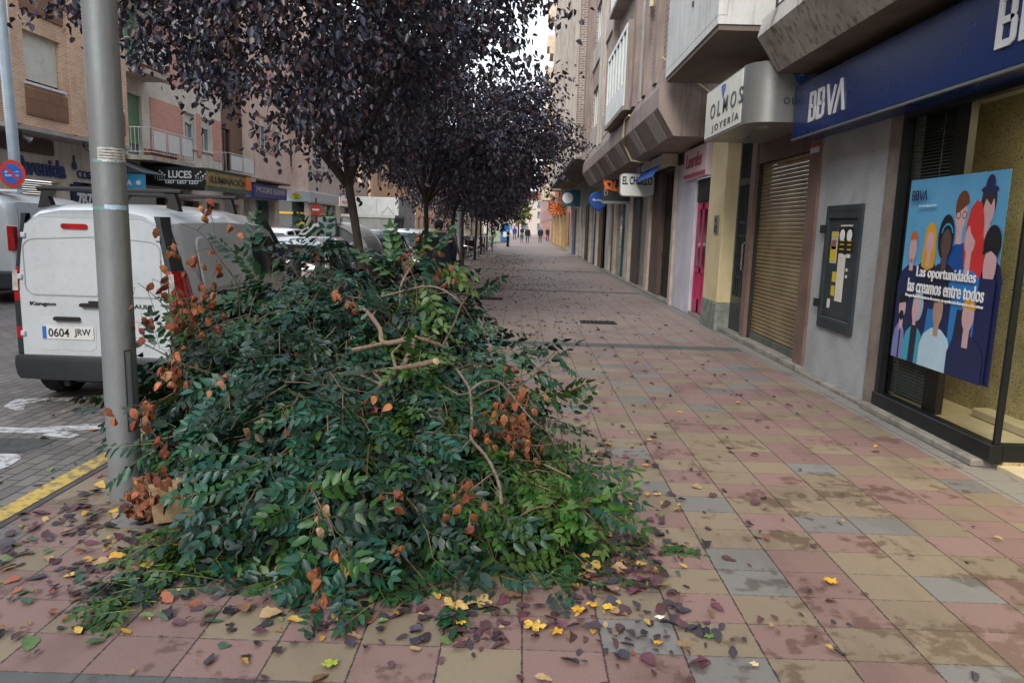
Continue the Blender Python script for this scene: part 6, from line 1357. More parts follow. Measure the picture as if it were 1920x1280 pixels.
# ================================================================== BRANCH PILE
leafG = vcol('pile_leaf', .45, .08, .42, .35); stemM = vcol('stem', .75, 0, .3, .8); podM = vcol('seed_pod', .75, .2, .3, .5)
EL = [(-1.33, 4.95, 1.0, 1.1, 1.24), (-1.52, 4.3, .48, .6, .95), (-.95, 5.3, .72, .9, 1.15), (-.55, 4.3, .70, .85, .80), (-1.02, 3.74, .56, .56, .80), (-.55, 3.62, .62, .46, .52), (-.1, 3.66, .38, .38, .36), (-.08, 3.4, .26, .2, .30), (-.72, 5.15, .42, .5, 1.27), (-.3, 4.15, .46, .55, .40), (-.55, 3.36, .42, .2, .2), (-1.08, 3.5, .34, .22, .30)]
def Hh(x, y):
    h = 0
    for cx, cy, rx, ry, hh in EL:
        q = 1-((x-cx)/rx)**2-((y-cy)/ry)**2
        if q > 0: h = max(h, hh*q**.55)
    return h+(.085*math.sin(8*x+3*y)*math.cos(6*y-4*x)+.05*math.sin(19*x-11*y) if h > .12 else 0)
def Nn(x, y, e=.06): v = Vector((-(Hh(x+e, y)-Hh(x-e, y))/(2*e), -(Hh(x, y+e)-Hh(x, y-e))/(2*e), 1)); v.x = max(-2.2, min(2.2, v.x)); v.y = max(-2.2, min(2.2, v.y)); return v.normalized()
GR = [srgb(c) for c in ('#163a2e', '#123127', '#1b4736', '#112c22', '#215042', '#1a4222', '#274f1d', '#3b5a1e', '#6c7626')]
class Leaves:
    def __init__(s): s.C = []; s.D = []; s.L = []; s.W = []; s.c = []; s.U = []
    def leaf(s, p, d, l, w, c, up=None): s.C.append(tuple(p)); s.D.append(tuple(d)); s.L.append(l); s.W.append(w); s.c.append(tuple(c)); s.U.append(tuple(up) if up is not None else (0, 0, 1))
    def build(s, name, m_, parent=None, serr=True, curl=.12):
        C = np.array(s.C); d = np.array(s.D); d /= np.linalg.norm(d, axis=1, keepdims=True); up = np.array(s.U)+rng.normal(size=C.shape)*.22
        sd = np.cross(d, up); sd /= np.linalg.norm(sd, axis=1, keepdims=True)+1e-9; nn = np.cross(sd, d); L = np.array(s.L)[:, None]; Wd = np.array(s.W)[:, None]; n = len(C)
        f = Wd*rng.uniform(.02, .28, (n, 1)); cu = L*rng.uniform(-.05, curl*2, (n, 1))
        def P_(t, w, k=1.): return C+d*L*t+sd*Wd*w+nn*(f*abs(w)*2*k-cu*t*t)
        V = np.stack([P_(0, 0), P_(.22, .42), P_(.45, .5), P_(.55, .36), P_(.78, .30), P_(1, 0), P_(.78, -.30), P_(.55, -.36), P_(.45, -.5), P_(.22, -.42), P_(.45, 0)], 1).reshape(-1, 3)
        fs = np.array([[0, 1, 2, 10], [10, 2, 3, 4], [10, 4, 5, 6], [10, 6, 7, 8], [0, 10, 8, 9]]); base = (np.arange(n)*11)[:, None, None]; F = (fs[None]+base).reshape(-1, 4)
        me = bpy.data.meshes.new(name); off = np.array(wloc(parent)) if parent else 0; V = V-off
        me.vertices.add(len(V)); me.vertices.foreach_set('co', V.astype(np.float32).ravel()); me.loops.add(F.size); me.loops.foreach_set('vertex_index', F.astype(np.int32).ravel())
        me.polygons.add(len(F)); me.polygons.foreach_set('loop_start', (np.arange(len(F))*4).astype(np.int32)); me.polygons.foreach_set('loop_total', np.full(len(F), 4, np.int32))
        me.polygons.foreach_set('use_smooth', np.ones(len(F), bool)); me.update(calc_edges=True)
        ca = me.color_attributes.new('Col', 'FLOAT_COLOR', 'POINT'); cc = np.concatenate([np.repeat(np.array(s.c), 11, 0), np.ones((n*11, 1))], 1); ca.data.foreach_set('color', cc.astype(np.float32).ravel())
        me.materials.append(m_); o = bpy.data.objects.new(name, me); COL.objects.link(o)
        if parent: o.parent = parent
        return o
def colour(mb_obj, c):
    me = mb_obj.data; ca = me.color_attributes.new('Col', 'FLOAT_COLOR', 'POINT'); n = len(me.vertices); a = np.tile(np.array(tuple(c)+(1,)), (n, 1)); a[:, :3] *= rng.uniform(.8, 1.2, (n, 1)); ca.data.foreach_set('color', a.astype(np.float32).ravel()); return mb_obj
def compound(LV, ST, p, d, up, length, col, pairs=7, ls=.068):
    """a pinnate leaf: rachis with paired toothed leaflets"""
    p = Vector(p); d = Vector(d).normalized(); up = Vector(up); side = d.cross(up).normalized(); nn = side.cross(d).normalized(); pts = [p]; droop = random.uniform(.05, .35)
    for i in range(1, pairs+1):
        t = i/pairs; dd = (d-nn*droop*t).normalized(); pts.append(pts[-1]+dd*(length/pairs))
    ST.tube(pts, [.0020-.0010*i/pairs for i in range(pairs+1)], 3, caps=False)
    for i in range(1, pairs+1):
        t = i/pairs; dd = (pts[i]-pts[i-1]).normalized(); sz = ls*(.75+.45*math.sin(math.pi*min(1, t*.9+.1)))*random.uniform(.85, 1.15)
        for s in (-1, 1):
            if random.random() < .05: continue
            ld = side*s*random.uniform(.75, 1.0)+dd*random.uniform(.35, .75)-nn*random.uniform(.0, .45)
            k = random.uniform(.8, 1.2); LV.leaf(pts[i]+side*s*.004, ld, sz, sz*random.uniform(.42, .56), [c*k for c in col], nn+Vector((random.gauss(0, .15), random.gauss(0, .15), 0)))
    LV.leaf(pts[-1], pts[-1]-pts[-2], ls*1.05, ls*.5, col, nn)
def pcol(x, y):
    # broad drifts: blue-green upper faces with sky sheen painted in, yellow-green undersides
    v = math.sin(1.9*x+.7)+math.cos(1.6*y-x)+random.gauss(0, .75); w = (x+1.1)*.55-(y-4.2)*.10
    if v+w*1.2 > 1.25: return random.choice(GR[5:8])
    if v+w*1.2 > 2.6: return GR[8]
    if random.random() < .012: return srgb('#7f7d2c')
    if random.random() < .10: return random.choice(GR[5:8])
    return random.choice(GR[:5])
LV, ST = Leaves(), MB()
def ok(x, y): return Hh(x, y) > .07
TW_ = MB(); nb = 0
while nb < 300:
    x, y = random.uniform(-2.4, .6), random.uniform(2.85, 6.0)
    if not ok(x, y) or (y > 5.2 and random.random() < .7) or (x < -1.75 and y < 4.25): continue
    nb += 1; h = Hh(x, y); ledge_ = (x < -1.45 and y < 4.7); nv = Nn(x, y); base = Vector((x, y, max(.03, h-random.uniform(.0, .12))))
    ax = Vector((nv.x, nv.y, -.35*nv.z))*.9+Vector((random.gauss(.05, .65), random.gauss(-.3, .5), random.gauss(.05, .3)))
    if random.random() < .08: ax = nv*1.0+Vector((random.gauss(0, .5), random.gauss(0, .3), .2))
    if ledge_: ax.x = abs(ax.x)*.4; ax.z -= .4
    ax.normalize(); L = random.uniform(.22, .5); k = random.randint(6, 10); c0 = pcol(x, y); up = (nv+Vector((random.gauss(0, .25), random.gauss(0, .25), .4))).normalized(); sd = ax.cross(up).normalized(); sz = random.uniform(.050, .070); pts = []
    for i in range(k):
        t = i/(k-1); p = base+ax*(L*t)+Vector((0, 0, -.14*t*t*random.uniform(.7, 1.3))); hh = Hh(p.x, p.y)
        if p.z < hh-.10: p.z = hh-random.uniform(.0, .10)
        if p.z < .02: p.z = .02
        pts.append(p); s_ = 1 if i % 2 else -1; d = sd*s_*random.uniform(.7, 1.1)+ax*random.uniform(.3, .9)+up*random.uniform(-.25, .35)+Vector((0, 0, -random.uniform(.1, .55)))
        if i == k-1: d = ax
        c = [q*random.uniform(.82, 1.2) for q in (c0 if random.random() < .88 else pcol(x, y))]
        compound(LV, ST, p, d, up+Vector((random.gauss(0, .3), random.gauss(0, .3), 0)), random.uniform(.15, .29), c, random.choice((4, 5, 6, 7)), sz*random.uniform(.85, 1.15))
    TW_.tube(pts, [.006-.004*i/(k-1) for i in range(k)], 5)
N = 0
while N < 720:
    x, y = random.uniform(-2.5, .6), random.uniform(2.8, 6.0); h = Hh(x, y)
    if h < .06 or (y > 5.2 and random.random() < .6) or (x < -1.8 and y < 4.3): continue
    nv = Nn(x, y); N += 1; zz = max(.02, h-random.uniform(.05, .2))
    d = Vector((nv.x, nv.y, -.55*nv.z))*.9+Vector((random.gauss(0, .7), random.gauss(-.35, .6), random.gauss(0, .25)))
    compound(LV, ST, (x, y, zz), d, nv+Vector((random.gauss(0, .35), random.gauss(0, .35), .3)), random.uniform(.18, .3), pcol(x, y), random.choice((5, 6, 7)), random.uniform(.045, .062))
# bare twigs tangled through the leaves
for _ in range(150):
    x, y = random.uniform(-2.2, .4), random.uniform(2.95, 5.4)
    if not ok(x, y): continue
    h = Hh(x, y); nv = Nn(x, y); d = Vector((random.gauss(0, 1), random.gauss(-.2, .5), random.gauss(.0, .35))); d -= nv*d.dot(nv)*.6; d.normalize(); p = Vector((x, y, h-.02)); P_ = [p]
    for i in range(5): d = (d+Vector((random.gauss(0, .22), random.gauss(0, .22), random.gauss(-.04, .15)))).normalized(); p = p+d*random.uniform(.05, .11); P_.append(Vector((p.x, p.y, max(p.z, .02))))
    r = random.uniform(.0022, .0055); TW_.tube(P_, [r*(1-.12*i) for i in range(6)], 5)
twg = TW_.build('tangled_twigs', vcol('stem', .7, 0, .3, .3), fix=False, smooth=True); me = twg.data; ca = me.color_attributes.new('Col', 'FLOAT_COLOR', 'POINT'); nvt = len(me.vertices); tone = np.repeat(rng.uniform(.6, 1.25, (nvt//25+1, 1)), 25, 0)[:nvt]; ca.data.foreach_set('color', np.concatenate([np.array(srgb('#6a5648'))*tone, np.ones((nvt, 1))], 1).astype(np.float32).ravel()); tag(twg, 'fine grey brown twigs tangled through the heap of cut foliage', 'twigs', kind='stuff')
# dense inner leaves, their greens darkened to paint the shade inside the heap
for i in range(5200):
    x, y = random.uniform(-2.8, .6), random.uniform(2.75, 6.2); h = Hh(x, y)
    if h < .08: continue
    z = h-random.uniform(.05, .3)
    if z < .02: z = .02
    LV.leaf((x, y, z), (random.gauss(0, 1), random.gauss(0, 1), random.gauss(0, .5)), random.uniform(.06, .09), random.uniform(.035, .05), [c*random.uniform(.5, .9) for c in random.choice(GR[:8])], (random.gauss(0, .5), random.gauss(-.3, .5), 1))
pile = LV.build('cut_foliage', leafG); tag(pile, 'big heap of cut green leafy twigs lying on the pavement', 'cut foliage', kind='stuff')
ps_ = colour(ST.build('leaf_stalks', stemM, fix=False), srgb('#4b5a30')); tag(ps_, 'thin green and reddish leaf stalks running all through the heap of cut foliage', 'leaf stalks', kind='stuff')
core = MB(); nx, ny = 40, 44; X0_, X1_, Y0_, Y1_ = -2.6, .45, 2.95, 6.1  # added core sheet blocks the view through; inner shade painted into its colour
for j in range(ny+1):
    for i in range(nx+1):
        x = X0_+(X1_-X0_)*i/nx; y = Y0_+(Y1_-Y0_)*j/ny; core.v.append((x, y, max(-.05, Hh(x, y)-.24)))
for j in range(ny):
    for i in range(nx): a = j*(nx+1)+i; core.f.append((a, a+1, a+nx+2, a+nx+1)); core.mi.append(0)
tag(core.build('shade_core', mat('shade_core', '#222a1c', '#15190f', scale=9, rough=.95, bump=1.), fix=False, smooth=True), 'dark core sheet closing off the heap, with the inner shade in its colour', 'heap core', kind='stuff')
# bare and leafy branches that stand out of the heap, each a thing
wood = [srgb('#6e6157'), srgb('#7a6757'), srgb('#54463c')]
def pod(mb, c, s, ax):
    """papery three-sided lantern"""
    ax = Vector(ax).normalized(); a = ax.orthogonal().normalized(); b_ = ax.cross(a); vs = [c]; rr_ = [(.2, .62, .34), (.65, .78, .36), (1.05, .42, .2)]
    ph = random.uniform(0, 6)
    for t, ro, ri in rr_:
        for k in range(6):
            an = ph+k*math.pi/3; r = (ro if k % 2 == 0 else ri)*s*.62*random.uniform(.85, 1.15); vs.append(c+ax*(s*t)+a*(r*math.cos(an))+b_*(r*math.sin(an)))
    vs.append(c+ax*s*1.35); f = [(0, 1+k, 1+(k+1) % 6) for k in range(6)]
    for q in range(2): f += [(1+q*6+k, 1+q*6+(k+1) % 6, 7+q*6+(k+1) % 6, 7+q*6+k) for k in range(6)]
    f += [(13+k, 13+(k+1) % 6, 19)[::-1] for k in range(6)]; mb.add(vs, f)
POD = [srgb('#9c6244'), srgb('#8a533a'), srgb('#a87453'), srgb('#7d4b34'), srgb('#a98c74')]
def podcluster(parent, c, n, r=.07, s=.04, pale=False):
    s *= 1.18
    m_ = MB(); tw = MB(); c = Vector(c)
    k = random.choice(POD[:4]) if not pale else POD[4]; o = None
    for i in range(n):
        o_ = Vector((random.gauss(0, r), random.gauss(0, r), random.gauss(0, r*1.1))); p = c+o_
        m_ = MB(); pod(m_, p, s*random.uniform(.7, 1.1), (random.gauss(0, .6), random.gauss(0, .6), -.8)); o = m_.build1('seed_pod', podM, parent, fix=False); colour(o, tuple(c_*random.uniform(.8, 1.25) for c_ in k)); tw.tube([c+Vector((0, 0, r*.9)), p+Vector((0, 0, .02)), p], .0016, 3, caps=False)
    colour(tw.build('twig', stemM, parent, fix=False), srgb('#7a5a48')); return o
bumpy = None
GRP = 'cut branches sticking out of the heap'
def branch(lab, pts, r0, r1, col=0, leaves=(), pods=(), cut=None, sub=()):
    P_ = [Vector(p) for p in pts]; o = thing('cut_branch', lab, 'branch', tuple(P_[0]), 0, GRP); m_ = MB()
    # resample with kinks
    Q = []; 
    for i in range(len(P_)-1):
        for k in range(4):
            t = k/4; p0, p1, p2, p3 = P_[max(i-1, 0)], P_[i], P_[i+1], P_[min(i+2, len(P_)-1)]
            Q.append(.5*((2*p1)+(p2-p0)*t+(2*p0-5*p1+4*p2-p3)*t*t+(3*p1-p0-3*p2+p3)*t**3)+Vector([random.gauss(0, r0*.07)]*3))
    Q.append(P_[-1]); n = len(Q); m_.tube(Q, [(r0+(r1-r0)*i/(n-1))*.86*(1+.10*math.sin(i*2.3)+random.uniform(-.06, .06)) for i in range(n)], 9)
    for _ in range(int(n/3)):
        i = random.randrange(1, n); q = Q[i]; dd = Vector((random.gauss(0, 1), random.gauss(0, .5), random.gauss(.2, .7))).normalized(); l_ = random.uniform(.04, .13); m_.tube([q, q+dd*l_*.5, q+dd*l_+Vector((random.gauss(0, .02), 0, random.gauss(0, .02)))], [max(.002, r0*.3), max(.0016, r0*.2), .001], 5)
    for sp in sub: m_.tube([Vector(p) for p in sp[0]], [sp[1], sp[1]*.8, sp[1]*.5][:len(sp[0])] if len(sp[0]) == 3 else [sp[1], sp[1]*.5], 6)
    colour(m_.build('stem', stemM, o, smooth=True, fix=False), wood[col])
    if cut is not None:
        e = P_[cut]; q = P_[1] if cut == 0 else P_[-2]; dd = (e-q).normalized(); r = r0 if cut == 0 else r1
        c_ = MB(); c_.tube([e-dd*.004, e+dd*.003], [r*1.02, r*.98], 12); c_.tube([e+dd*.0035, e+dd*.0045], [r*.5, r*.48], 10); c_.build('cut_end', mat('fresh_wood', '#c3a884', '#b39570', scale=40, rough=.8), o)
    if leaves:
        lv, st = Leaves(), MB()
        for (p, d, L, k) in leaves: compound(lv, st, p, d, (random.gauss(0, .3), -.35, 1), L, random.choice(GR[:5]) if k == 0 else random.choice(GR[5:8]), 6, .066)
        lv.build('leaves', leafG, o); colour(st.build('leaf_stalk', stemM, o, fix=False), srgb('#5f6a38'))
    for (p, n_, r, *pl) in pods: podcluster(o, p, max(1, int(n_*.8)), r, .04 if not pl else pl[0])
    return o
B = lambda px, py, y: tuple(PY(px, py, y))
def ln(L): return [B(*p) for p in L]
branch('thick pale branch with a fresh sawn end pointing right across the middle of the heap', ln([(620, 705, 4.05), (670, 700, 3.98), (712, 695, 3.9), (748, 690, 3.82), (785, 684, 3.74), (818, 677, 3.66)]), .010, .018, 1, cut=-1)
branch('straight grey branch slanting up from the leaves to a peeled forked top', ln([(665, 775, 3.85), (715, 722, 3.85), (752, 690, 3.82), (772, 652, 3.85), (775, 632, 3.88)]), .013, .019, 0, cut=-1, sub=[(ln([(722, 718, 3.85), (690, 690, 3.9)]), .011), (ln([(742, 690, 3.83), (735, 662, 3.9), (752, 645, 3.95)]), .01)])
branch('long bent branch running left from the fork through the upper leaves', ln([(600, 540, 4.9), (650, 566, 4.6), (690, 585, 4.4), (712, 618, 4.2), (720, 643, 4.05), (770, 634, 3.95)]), .014, .018, 1, sub=[(ln([(660, 657, 4.0), (690, 650, 4.05), (722, 642, 4.05)]), .015), (ln([(560, 598, 4.6), (600, 592, 4.6), (636, 566, 4.6)]), .009)])
branch('brown branch reaching right from the forked top to a dark twig', ln([(775, 632, 3.95), (805, 640, 4.0), (832, 650, 4.05)]), .015, .010, 1)
branch('dark thin twig curving up over the pavement to a hooked tip', ln([(830, 648, 4.05), (850, 610, 4.15), (866, 570, 4.25), (885, 545, 4.3), (888, 525, 4.35), (882, 522, 4.35)]), .009, .004, 2, sub=[(ln([(866, 570, 4.25), (855, 555, 4.3), (845, 546, 4.3)]), .005), (ln([(868, 572, 4.25), (885, 600, 4.2), (890, 612, 4.2)]), .003)])
branch('long pale branch arching over the top right of the heap', ln([(680, 565, 4.7), (730, 553, 4.6), (780, 540, 4.5), (815, 538, 4.45), (845, 552, 4.4), (865, 570, 4.3)]), .011, .006, 0)
branch('light brown branch rising from the heap towards the tree row with fresh green leaves', ln([(752, 600, 4.7), (750, 545, 4.8), (765, 510, 4.9), (790, 480, 5.0), (820, 462, 5.1), (848, 452, 5.2)]), .010, .006, 1, leaves=[(B(740, 520, 4.9), (-.6, 0, .5), .3, 1), (B(760, 505, 4.9), (.4, -.1, .7), .3, 1), (B(780, 492, 5), (.8, 0, .1), .32, 1), (B(800, 500, 5), (.9, 0, .0), .34, 1), (B(820, 500, 5), (.8, -.2, -.4), .3, 1), (B(750, 550, 4.8), (.8, 0, -.2), .34, 1), (B(770, 560, 4.7), (.8, -.2, -.6), .34, 1), (B(800, 540, 4.8), (.6, 0, -.7), .32, 1), (B(740, 500, 4.9), (-.1, 0, .9), .26, 1), (B(730, 540, 4.8), (-.7, -.3, -.2), .3, 1), (B(810, 480, 5), (.4, 0, .8), .22, 1), (B(790, 520, 4.8), (.3, -.4, -.5), .32, 1)], pods=[(B(787, 455, 5.0), 7, .035), (B(772, 470, 5.0), 5, .03), (B(818, 480, 5.1), 3, .02), (B(847, 523, 4.9), 4, .03), (B(765, 488, 5.0), 4, .03), (B(820, 505, 4.9), 4, .03)])
branch('grey forked branch lying on the right flank and running down to the ground', ln([(855, 690, 3.85), (880, 730, 3.75), (885, 790, 3.65), (884, 822, 3.55), (915, 860, 3.45), (935, 905, 3.3), (940, 945, 3.2)]), .008, .010, 0, sub=[(ln([(884, 822, 3.55), (862, 845, 3.5)]), .006), (ln([(890, 735, 3.75), (860, 740, 3.8), (830, 722, 3.85)]), .005), (ln([(925, 885, 3.4), (900, 905, 3.35), (880, 920, 3.35)]), .005)])
branch('grey branch arching right above the rust coloured pods', ln([(882, 732, 3.75), (905, 716, 3.8), (935, 716, 3.85), (955, 735, 3.85), (975, 760, 3.8), (1000, 788, 3.75), (1030, 815, 3.8), (1050, 860, 3.85)]), .009, .004, 0, pods=[(B(975, 745, 3.8), 9, .04), (B(968, 790, 3.8), 12, .05), (B(990, 760, 3.8), 8, .05), (B(945, 800, 3.8), 14, .06), (B(910, 790, 3.75), 12, .06), (B(930, 830, 3.75), 18, .08), (B(965, 825, 3.8), 18, .07), (B(895, 815, 3.7), 12, .06), (B(985, 830, 3.8), 10, .05)], sub=[(ln([(950, 728, 3.85), (975, 725, 3.9), (1000, 705, 4.0)]), .004)])
branch('fine twig reaching out over the pavement on the right with a few small leaves', ln([(955, 727, 3.95), (990, 712, 4.1), (1015, 690, 4.25), (1037, 662, 4.4), (1048, 655, 4.4)]), .004, .002, 2, leaves=[(B(1040, 657, 4.4), (.3, 0, -.3), .16, 0), (B(1035, 660, 4.4), (-.8, 0, .1), .16, 0), (B(1003, 700, 4.2), (.6, 0, -.2), .12, 0)], pods=[(B(975, 715, 4.0), 4, .03), (B(962, 690, 4.1), 3, .02)])
branch('low twig with dark leaves at the right end of the heap', ln([(1020, 870, 3.6), (1090, 905, 3.5), (1140, 940, 3.45), (1172, 975, 3.4), (1186, 1000, 3.35)]), .006, .003, 1, leaves=[(B(1060, 880, 3.6), (1, -.1, .1), .3, 0), (B(1090, 890, 3.6), (1, .2, .15), .3, 1), (B(1100, 920, 3.5), (1, -.2, -.1), .28, 0), (B(1070, 900, 3.55), (.9, -.5, .1), .28, 1), (B(1110, 935, 3.45), (.5, -.8, -.1), .26, 0)])
branch('thin brown twig crossing the lower left leaves', ln([(560, 882, 3.3), (600, 893, 3.25), (650, 908, 3.25)]), .007, .005, 1)
branch('brown branch half buried in the upper left of the heap', ln([(460, 720, 4.1), (500, 690, 4.15), (560, 660, 4.2), (610, 635, 4.3), (640, 600, 4.5)]), .005, .008, 1)
branch('brown branch stub lying level in the centre of the heap', ln([(600, 712, 3.95), (640, 700, 3.95), (680, 705, 3.9), (716, 722, 3.87)]), .008, .010, 0)
# left hand pod sprigs
branch('tall thin sprig with brown seed pods standing over the white van rear lamp', ln([(455, 700, 4.4), (450, 600, 4.35), (445, 535, 4.3), (415, 490, 4.25), (380, 440, 4.2), (340, 420, 4.2)]), .006, .002, 2, pods=[(B(395, 378, 4.3), 3, .02), (B(382, 400, 4.3), 4, .03), (B(335, 467, 4.2), 4, .025), (B(372, 481, 4.2), 5, .035), (B(440, 426, 4.3), 3, .025), (B(300, 434, 4.2), 1, .01), (B(405, 515, 4.3), 6, .035), (B(368, 520, 4.2), 5, .04), (B(400, 545, 4.2), 5, .04), (B(301, 494, 4.2), 2, .015), (B(325, 480, 4.2), 2, .02)], sub=[(ln([(405, 470, 4.25), (400, 420, 4.3), (390, 380, 4.3)]), .002)])
branch('curved sprig with pod clusters beside the lamp post', ln([(400, 760, 4.2), (370, 680, 4.1), (340, 620, 4.05), (300, 565, 4.0), (258, 530, 4.0)]), .006, .002, 2, pods=[(B(253, 547, 4.0), 3, .025), (B(330, 560, 4.05), 9, .055), (B(345, 585, 4.05), 9, .05), (B(340, 610, 4.05), 8, .05), (B(285, 600, 4.0), 4, .035), (B(272, 617, 4.0), 4, .03), (B(300, 540, 4.0), 3, .03), (B(355, 600, 4.1), 6, .04), (B(395, 595, 4.1), 5, .035), (B(350, 575, 4.1), 5, .04)])
branch('sprig heavy with pods against the left face of the heap', ln([(420, 800, 3.95), (370, 740, 3.9), (335, 690, 3.88), (325, 655, 3.88)]), .006, .003, 2, pods=[(B(325, 665, 3.85), 7, .045), (B(322, 690, 3.85), 9, .05), (B(342, 700, 3.85), 7, .05), (B(300, 708, 3.8), 4, .035), (B(410, 712, 3.7), 5, .03), (B(502, 740, 3.5), 1, .01), (B(515, 780, 3.45), 3, .03), (B(530, 800, 3.4), 4, .035)])
branch('low sprig with orange pods and leaves leaning over the sawn log', ln([(420, 900, 3.6), (360, 880, 3.55), (320, 850, 3.5), (290, 815, 3.5), (262, 770, 3.5)]), .006, .003, 2, leaves=[(B(290, 830, 3.5), (-.9, 0, -.1), .26, 0), (B(280, 850, 3.48), (-.9, 0, -.5), .26, 0), (B(330, 800, 3.6), (-.8, 0, .4), .24, 0)], pods=[(B(262, 770, 3.5), 7, .03), (B(270, 785, 3.5), 5, .025), (B(300, 835, 3.45), 7, .035), (B(255, 925, 3.42), 12, .05), (B(285, 905, 3.42), 14, .05), (B(285, 935, 3.42), 8, .04), (B(215, 785, 3.5), 2, .015), (B(258, 935, 3.42), 8, .03), (B(200, 770, 3.5), 1, .01)])
branch('small leafy sprout poking left past the lamp post below the van door', ln([(360, 690, 4.15), (300, 660, 4.1), (262, 640, 4.1)]), .005, .003, 2, leaves=[(B(300, 655, 4.1), (-.2, 0, .9), .2, 1), (B(280, 648, 4.1), (-.8, 0, .3), .2, 1), (B(320, 660, 4.1), (.2, 0, .8), .22, 1), (B(340, 640, 4.2), (-.2, 0, .8), .24, 1), (B(270, 660, 4.1), (-.6, 0, -.3), .22, 0), (B(250, 720, 4.0), (-.8, 0, -.3), .2, 0)])
branch('leafy top sprig standing up in front of the silver car windscreen', ln([(560, 520, 4.9), (540, 490, 4.9), (500, 470, 4.9), (490, 455, 4.9)]), .006, .003, 2, leaves=[(B(470, 480, 4.9), (.1, 0, .9), .26, 0), (B(480, 470, 4.9), (.7, 0, .3), .28, 0), (B(460, 500, 4.9), (-.5, 0, .6), .28, 0), (B(560, 475, 5.0), (.8, 0, .1), .3, 0), (B(600, 470, 5.0), (.9, 0, .2), .3, 0), (B(640, 480, 5.0), (.8, 0, .2), .28, 0), (B(580, 500, 5.0), (.9, 0, -.2), .3, 0), (B(530, 480, 5.0), (.8, 0, .4), .3, 0), (B(660, 490, 5.0), (.9, 0, .2), .28, 0), (B(690, 490, 5.0), (.7, 0, .3), .26, 0)], pods=[(B(555, 460, 5.0), 3, .015), (B(580, 492, 5.0), 3, .02), (B(590, 470, 5.0), 3, .02)])
# pods scattered over the heap
for (px, py, y, n_, r, pl) in ((690, 770, 3.75, 5, .03, 0), (700, 790, 3.7, 6, .04, 0), (718, 765, 3.75, 4, .03, 0), (655, 570, 4.4, 4, .03, 0), (635, 545, 4.5, 3, .02, 0), (640, 1050, 2.85, 5, .03, 0), (600, 1105, 2.75, 8, .035, 0), (600, 975, 3.05, 6, .05, 1), (740, 935, 3.1, 4, .03, 0), (870, 945, 3.1, 6, .04, 0), (880, 990, 3.0, 3, .02, 0), (860, 920, 3.1, 4, .03, 0), (745, 1030, 2.95, 3, .02, 0), (495, 790, 3.4, 3, .04, 1)):
    o = thing('seed_pod_cluster', 'loose cluster of brown papery seed pods caught in the leaves', 'seed pods', B(px, py, y), 0, 'pod clusters caught in the heap'); podcluster(o, B(px, py, y), n_, r, .038, bool(pl))
labs = ['just left of the peeled fork', 'below the peeled fork', 'right of the peeled fork', 'on the upper slope', 'highest on the upper slope', 'at the front foot of the heap', 'lying lowest at the front edge', 'pale ones in the front leaves', 'in the right front leaves', 'near the right front spray', 'low near the right front spray', 'above the right front spray', 'in the middle of the front', 'pale pair in the left front leaves']
for o, l in zip([q for q in SC.objects if q.name.startswith('seed_pod_cluster')], labs): o['label'] = 'cluster of brown papery seed pods '+l
# sawn log by the post
lg = thing('sawn_log', 'short block of freshly sawn wood lying between the lamp post and the leaves', 'log', (-1.86, 3.72, 0))
b = MB(); R_ = []
for i, t in enumerate((0, .08, .2, .3, .36)):
    R_.append([(-.17+.33*t/.36+0, .0+.115*math.cos(a)*(1+.1*math.sin(3*a))+.04*t, .125+.12*math.sin(a)*(1+.08*math.cos(2*a+1))) for a in [2*math.pi*k/14 for k in range(14)]])
b.loft(R_); b.build('trunk_block', mat('log_wood', '#a98b6c', '#8a6c50', scale=9, stretch=(.3, 3, 3), rough=.85, bump=1.), lg, local=True, smooth=True)
b = MB(); b.prism([(-.10, .02), (.10, .02), (.12, .2), (.02, .25), (-.12, .22)], lambda u, v, t: (u+.02, t-.12, v), -.02, .03); b.build('sawn_face', mat('fresh_wood', '#c3a884'), lg, local=True)
lg.rotation_euler = (0, 0, .5)
# ================================================================== FALLEN LEAVES
FL_ = Leaves(); K = {'p': [srgb('#3c2f38'), srgb('#2e2830'), srgb('#4a3038'), srgb('#35333d'), srgb('#5a3440')], 'y': [srgb('#b08a2c'), srgb('#a07f34'), srgb('#bd9d50')], 't': [srgb('#8b6f50'), srgb('#74583f'), srgb('#9c8460')], 'g': [srgb('#3d5a35'), srgb('#54703e'), srgb('#2f4d3c')], 'o': [srgb('#8a5038'), srgb('#7a4230')]}
def lit(x, y, kind, s=1., z=.006):
    a = random.uniform(0, 6.28); d = (math.cos(a), math.sin(a), random.gauss(.05, .14)); l = (.03+.065*random.random()**1.6)*s; k = random.uniform(.7, 1.25)
    FL_.leaf((x, y, z+random.uniform(0, .012)), d, l, l*random.uniform(.45, .72), [c*k for c in random.choice(K[kind])], (random.gauss(0, .22), random.gauss(0, .22), 1))
def field(n, fx, fy, mix, s=1., ok=None):
    for _ in range(n):
        x, y = fx(), fy()
        if ok and not ok(x, y): continue
        lit(x, y, random.choices('pytgo', mix)[0], s)
U = random.uniform; Gs = random.gauss
onp = lambda x, y: x > KX+.02 and x < 3.2
field(200, lambda: U(-2.6, 3.0), lambda: U(2.0, 9), (75, 8, 6, 7, 4), .8, onp)
field(420, lambda: Gs(-.1, .65), lambda: U(3.4, 9), (76, 9, 7, 5, 3), .85, onp)
field(300, lambda: Gs(.5, .35), lambda: Gs(4.3, .9), (78, 8, 7, 4, 3), .9, onp)
field(260, lambda: Gs(-.15, .65), lambda: Gs(2.75, .14), (80, 5, 8, 4, 3), .9, onp)
field(240, lambda: Gs(-1.75, .45), lambda: Gs(3.0, .32), (55, 8, 7, 22, 8), 1., onp)
field(190, lambda: Gs(-2.25, .28), lambda: Gs(3.5, .4), (76, 4, 9, 7, 4), 1., onp)
